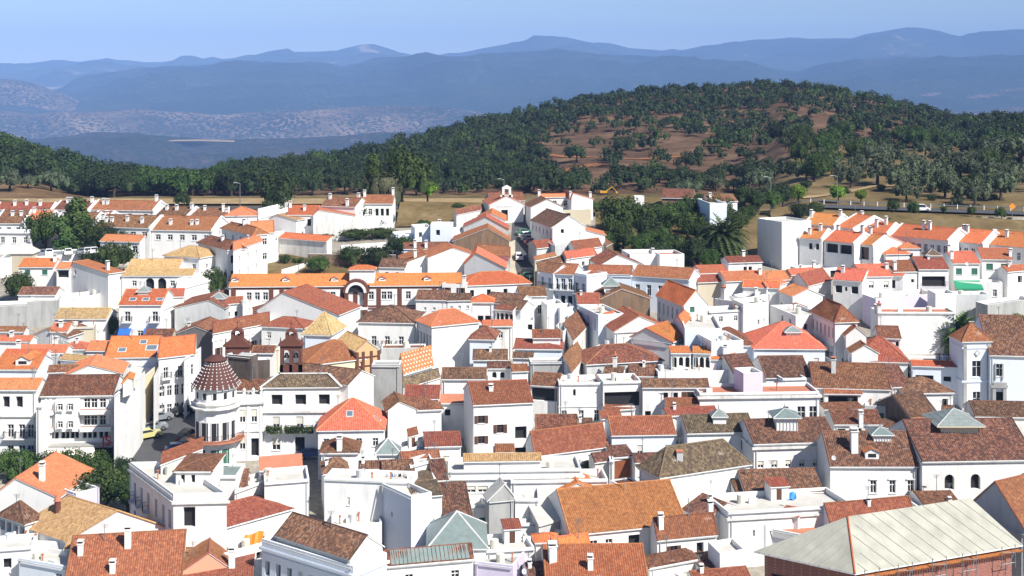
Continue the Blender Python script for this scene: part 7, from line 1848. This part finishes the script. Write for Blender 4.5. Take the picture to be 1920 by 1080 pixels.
car(299,789,rad(-62),'car_grey','silver car near the street block awnings')
car(351,822,rad(-15),'car_black','black car parked along the round corner tower')
car(352,838,rad(-15),'car_black','second black car in front of the round corner tower')
car(337,848,rad(-75),'car_blue','dark blue car nearest the rust roofed rooftop')
car(345,775,rad(-60),'car_black','black car in the shade by the balcony street')
car(583,858,rad(-75),'car_blue','dark teal car beside the olive brown roofed mansion')
car(973,485,rad(4),'car_white','white car driving alone up the chapel street')
for i,(x,y,c,l) in enumerate(((984,440,'car_green','dark green car, furthest in the row by the brown roofed house'),(990,446,'car_white','white car second in the row by the brown roofed house'),(995,452,'car_grey','silver car in the middle of the street row'),(1000,458,'car_red','dark red car near the grey workshops'),(1005,463,'car_black','black car half hidden by the grey workshop'))):
    car(x,y,rad(-70),c,l,'cars parked in the chapel street')
car(994,515,rad(-80),'car_black','black car in the shade at the bottom of the chapel street'); car(993,523,rad(-80),'car_green','bright green car below the black one')
car(1728,390,rad(-92),'car_white','white van on the road above the orange terraces',D=337,van=True)
for i,(x,y) in enumerate(((34,0),(52,0),(78,0),(92,0),(128,0),(152,0),(164,0),(176,0),(196,0))):
    b = P3(x, 481-i*.9, 287); p = car_proto(('car_white','car_white','car_grey')[i%3]); rt = root('parked_car','light coloured car on the dark parking deck','car',b,'cars on the parking deck'); rt.rotation_euler = (0,0,rad(20))
    link('body', p['body'], rt); cb = link('cabin', p['cabin'], rt); link('window', p['glass'], cb)
    for xx in (-.8,.8):
        for yy in (-1.3,1.3): link('wheel', p['wheel'], rt, Vector((xx,yy,.32)))
# warning sign, lamp posts, digger, pylon
def sign(px, py, label):
    D = 326; b = Vector(((px-960)/F*D, D, terr(px, D))); rt = root('warning_sign', label, 'road sign', b); z = P3(px, py, D).z
    m = MB(); m.cyl(b, (b.x,b.y,z), .06,.06,6); m.build('post', ['metalgrey'], rt, b); m = MB(); r = .85; c = Vector((b.x,b.y-.08,z))
    A = [c+Vector((-r,0,0)), c+Vector((0,0,-r)), c+Vector((r,0,0)), c+Vector((0,0,r))]; m.prism(A, (0,.05,0)); m.build('panel', ['signorange'], rt, b)
sign(1898, 387, 'orange diamond road sign beside the right hand road')
def post(px, y0, D, hm__, label, name='street_lamp', cat='street lamp', arm=True):
    b = Vector(((px-960)/F*D, D, terr(px, D))); rt = root(name, label, cat, b); m = MB(); m.cyl(b, b+Vector((0,0,hm__)), .14,.08,7); m.build('pole', ['metalgrey'], rt, b)
    if arm: m = MB(); m.cyl(b+Vector((0,0,hm__)), b+Vector((-1.2,0,hm__+.25)), .05,.05,5); m.box(b+Vector((-1.8,-.15,hm__+.15)), (.7,0,0),(0,.3,0),(0,0,.14)); m.build('lamp_head', ['lightgrey'], rt, b)
post(1623, 300, 500, 13, 'slim grey mast rising among the trees on the right', 'mast', 'mast', False)
post(1570, 0, 347, 8, 'street lamp by the road near the lime trees'); post(1445, 0, 347, 9, 'street lamp left of the largest lime tree'); post(945, 0, 372, 8, 'street lamp on the road behind the chapel')
post(450, 0, 372, 7, 'street lamp on the embankment road at left')
b = P3(1132, 365, 380); rt = root('excavator', 'yellow excavator parked at the foot of the hill', 'excavator', b); rt.scale = (.7, .7, .7)
m = MB(); m.box(b+Vector((-1.6,-1.2,0)), (3.2,0,0),(0,.5,0),(0,0,.7)); m.box(b+Vector((-1.6,.7,0)), (3.2,0,0),(0,.5,0),(0,0,.7)); m.build('track', ['tyre'], rt, b)
m = MB(); m.box(b+Vector((-1.5,-1,.75)), (2.8,0,0),(0,2,0),(0,0,.9)); m.build('body', ['machine_yellow'], rt, b)
m = MB(); m.box(b+Vector((-.2,-.9,1.66)), (1.1,0,0),(0,1.1,0),(0,0,1.1)); m.build('cab', ['glass'], rt, b)
m = MB(); m.cyl(b+Vector((1,0,1.4)), b+Vector((3.4,0,3.2)), .2,.18,6); m.cyl(b+Vector((3.4,0,3.2)), b+Vector((5.2,0,1.2)), .16,.12,6); m.box(b+Vector((4.9,-.4,.6)), (.8,0,0),(0,.8,0),(0,0,.6)); m.build('boom', ['machine_yellow'], rt, b)
# tarps, dishes, small clutter
def thing_box(name, label, cat, px, py, D, sx, sy, sz, mat):
    b = P3(px, py, D); m = MB(); m.cbox(b.x, b.y, b.z+sz/2, sx, sy, sz); o = m.build(name, [mat], None, b); tag(o, label, cat); return o
def tarp(label, pts, D, mat, dy=1.2):
    m = MB(); p = [P3(x, y, D) for x, y in pts]; n = 8
    a, b, c, d = p
    for i in range(n):
        for j in range(3):
            def q(u, v): w = a.lerp(b, u).lerp(d.lerp(c, u), v); return w+Vector((0, dy*(1-v)+.12*math.sin(u*18), .1*math.sin(u*11+v*3)))
            m.face([q(i/n, (j+1)/3), q((i+1)/n, (j+1)/3), q((i+1)/n, j/3), q(i/n, j/3)])
    o = m.build('tarp', [mat], None, p[0]); tag(o, label, 'tarp')
tarp('orange tarpaulin hanging on the terrace under the salmon lean-to', [(450,1012),(492,1000),(490,1030),(452,1034)], 161, 'tarp_orange')
tarp('left blue tarpaulin on the white parapet roof', [(1457,928),(1471,928),(1470,937),(1457,937)], 170, 'bluetarp'); tarp('right blue tarpaulin on the white parapet roof', [(1475,928),(1496,928),(1493,936),(1475,937)], 170, 'bluetarp')
def dish(px, py, D, rpx, label, ang=-.5):
    b = P3(px, py, D); r = rpx/F*D; rt = root('satellite_dish', label, 'satellite dish', b); m = MB(); n = 14; ax = Vector((math.sin(ang), -math.cos(ang), .5)).normalized(); x = ax.orthogonal().normalized(); y = ax.cross(x)
    c = b+Vector((0,0,r*1.2)); prev = [c]*n
    for k in (1, 2, 3):
        rr_ = r*k/3; ring_ = [c+(x*math.cos(6.283*i/n)+y*math.sin(6.283*i/n))*rr_+ax*(.25*r*(k/3)**2) for i in range(n)]
        for i in range(n): m.face([prev[i], prev[(i+1)%n], ring_[(i+1)%n], ring_[i]] if k > 1 else [c, ring_[(i+1)%n], ring_[i]])
        prev = ring_
    m.build('dish', ['frame_white'], rt, b); m = MB(); m.cyl(b, c, .05,.04,5); m.cyl(c, c+ax*r*.8, .03,.03,4); m.build('bracket', ['metalgrey'], rt, b)
for a in ((682,888,171,4.5,'white satellite dish in the black loggia by the laundry terrace'),(1556,1004,158,5.5,'white satellite dish on the pale gable behind the membrane roof'),(1564,864,163,4.5,'white satellite dish on the mottled roof with clay pots'),(1328,978,166,5,'grey satellite dish beside the new orange brown roof'),(984,1078,152,5.5,'white satellite dish at the bottom centre'),(1102,936,172,3.5,'small dark dish on the little orange roofed house'),(1814,499,262,3.5,'round white dish on the fifth stepped house'),(76,1066,163,4,'round white dish on the bottom left block')): dish(*a)
# washing on the terrace
for i,(x,c) in enumerate(((724,'frame_white'),(732,'bluetarp'),(739,'frame_white'),(747,'dark'),(756,'frame_white'),(763,'red_paint'))):
    tarp('%s garment on the laundry terrace, %s' % (('white','blue','short white','black','broad white','red')[i], ('leftmost','beside the leftmost','third along','fourth along','fifth along','rightmost')[i]), [(x,889),(x+5,889),(x+5,902),(x,902)], 170.5, c, .1)
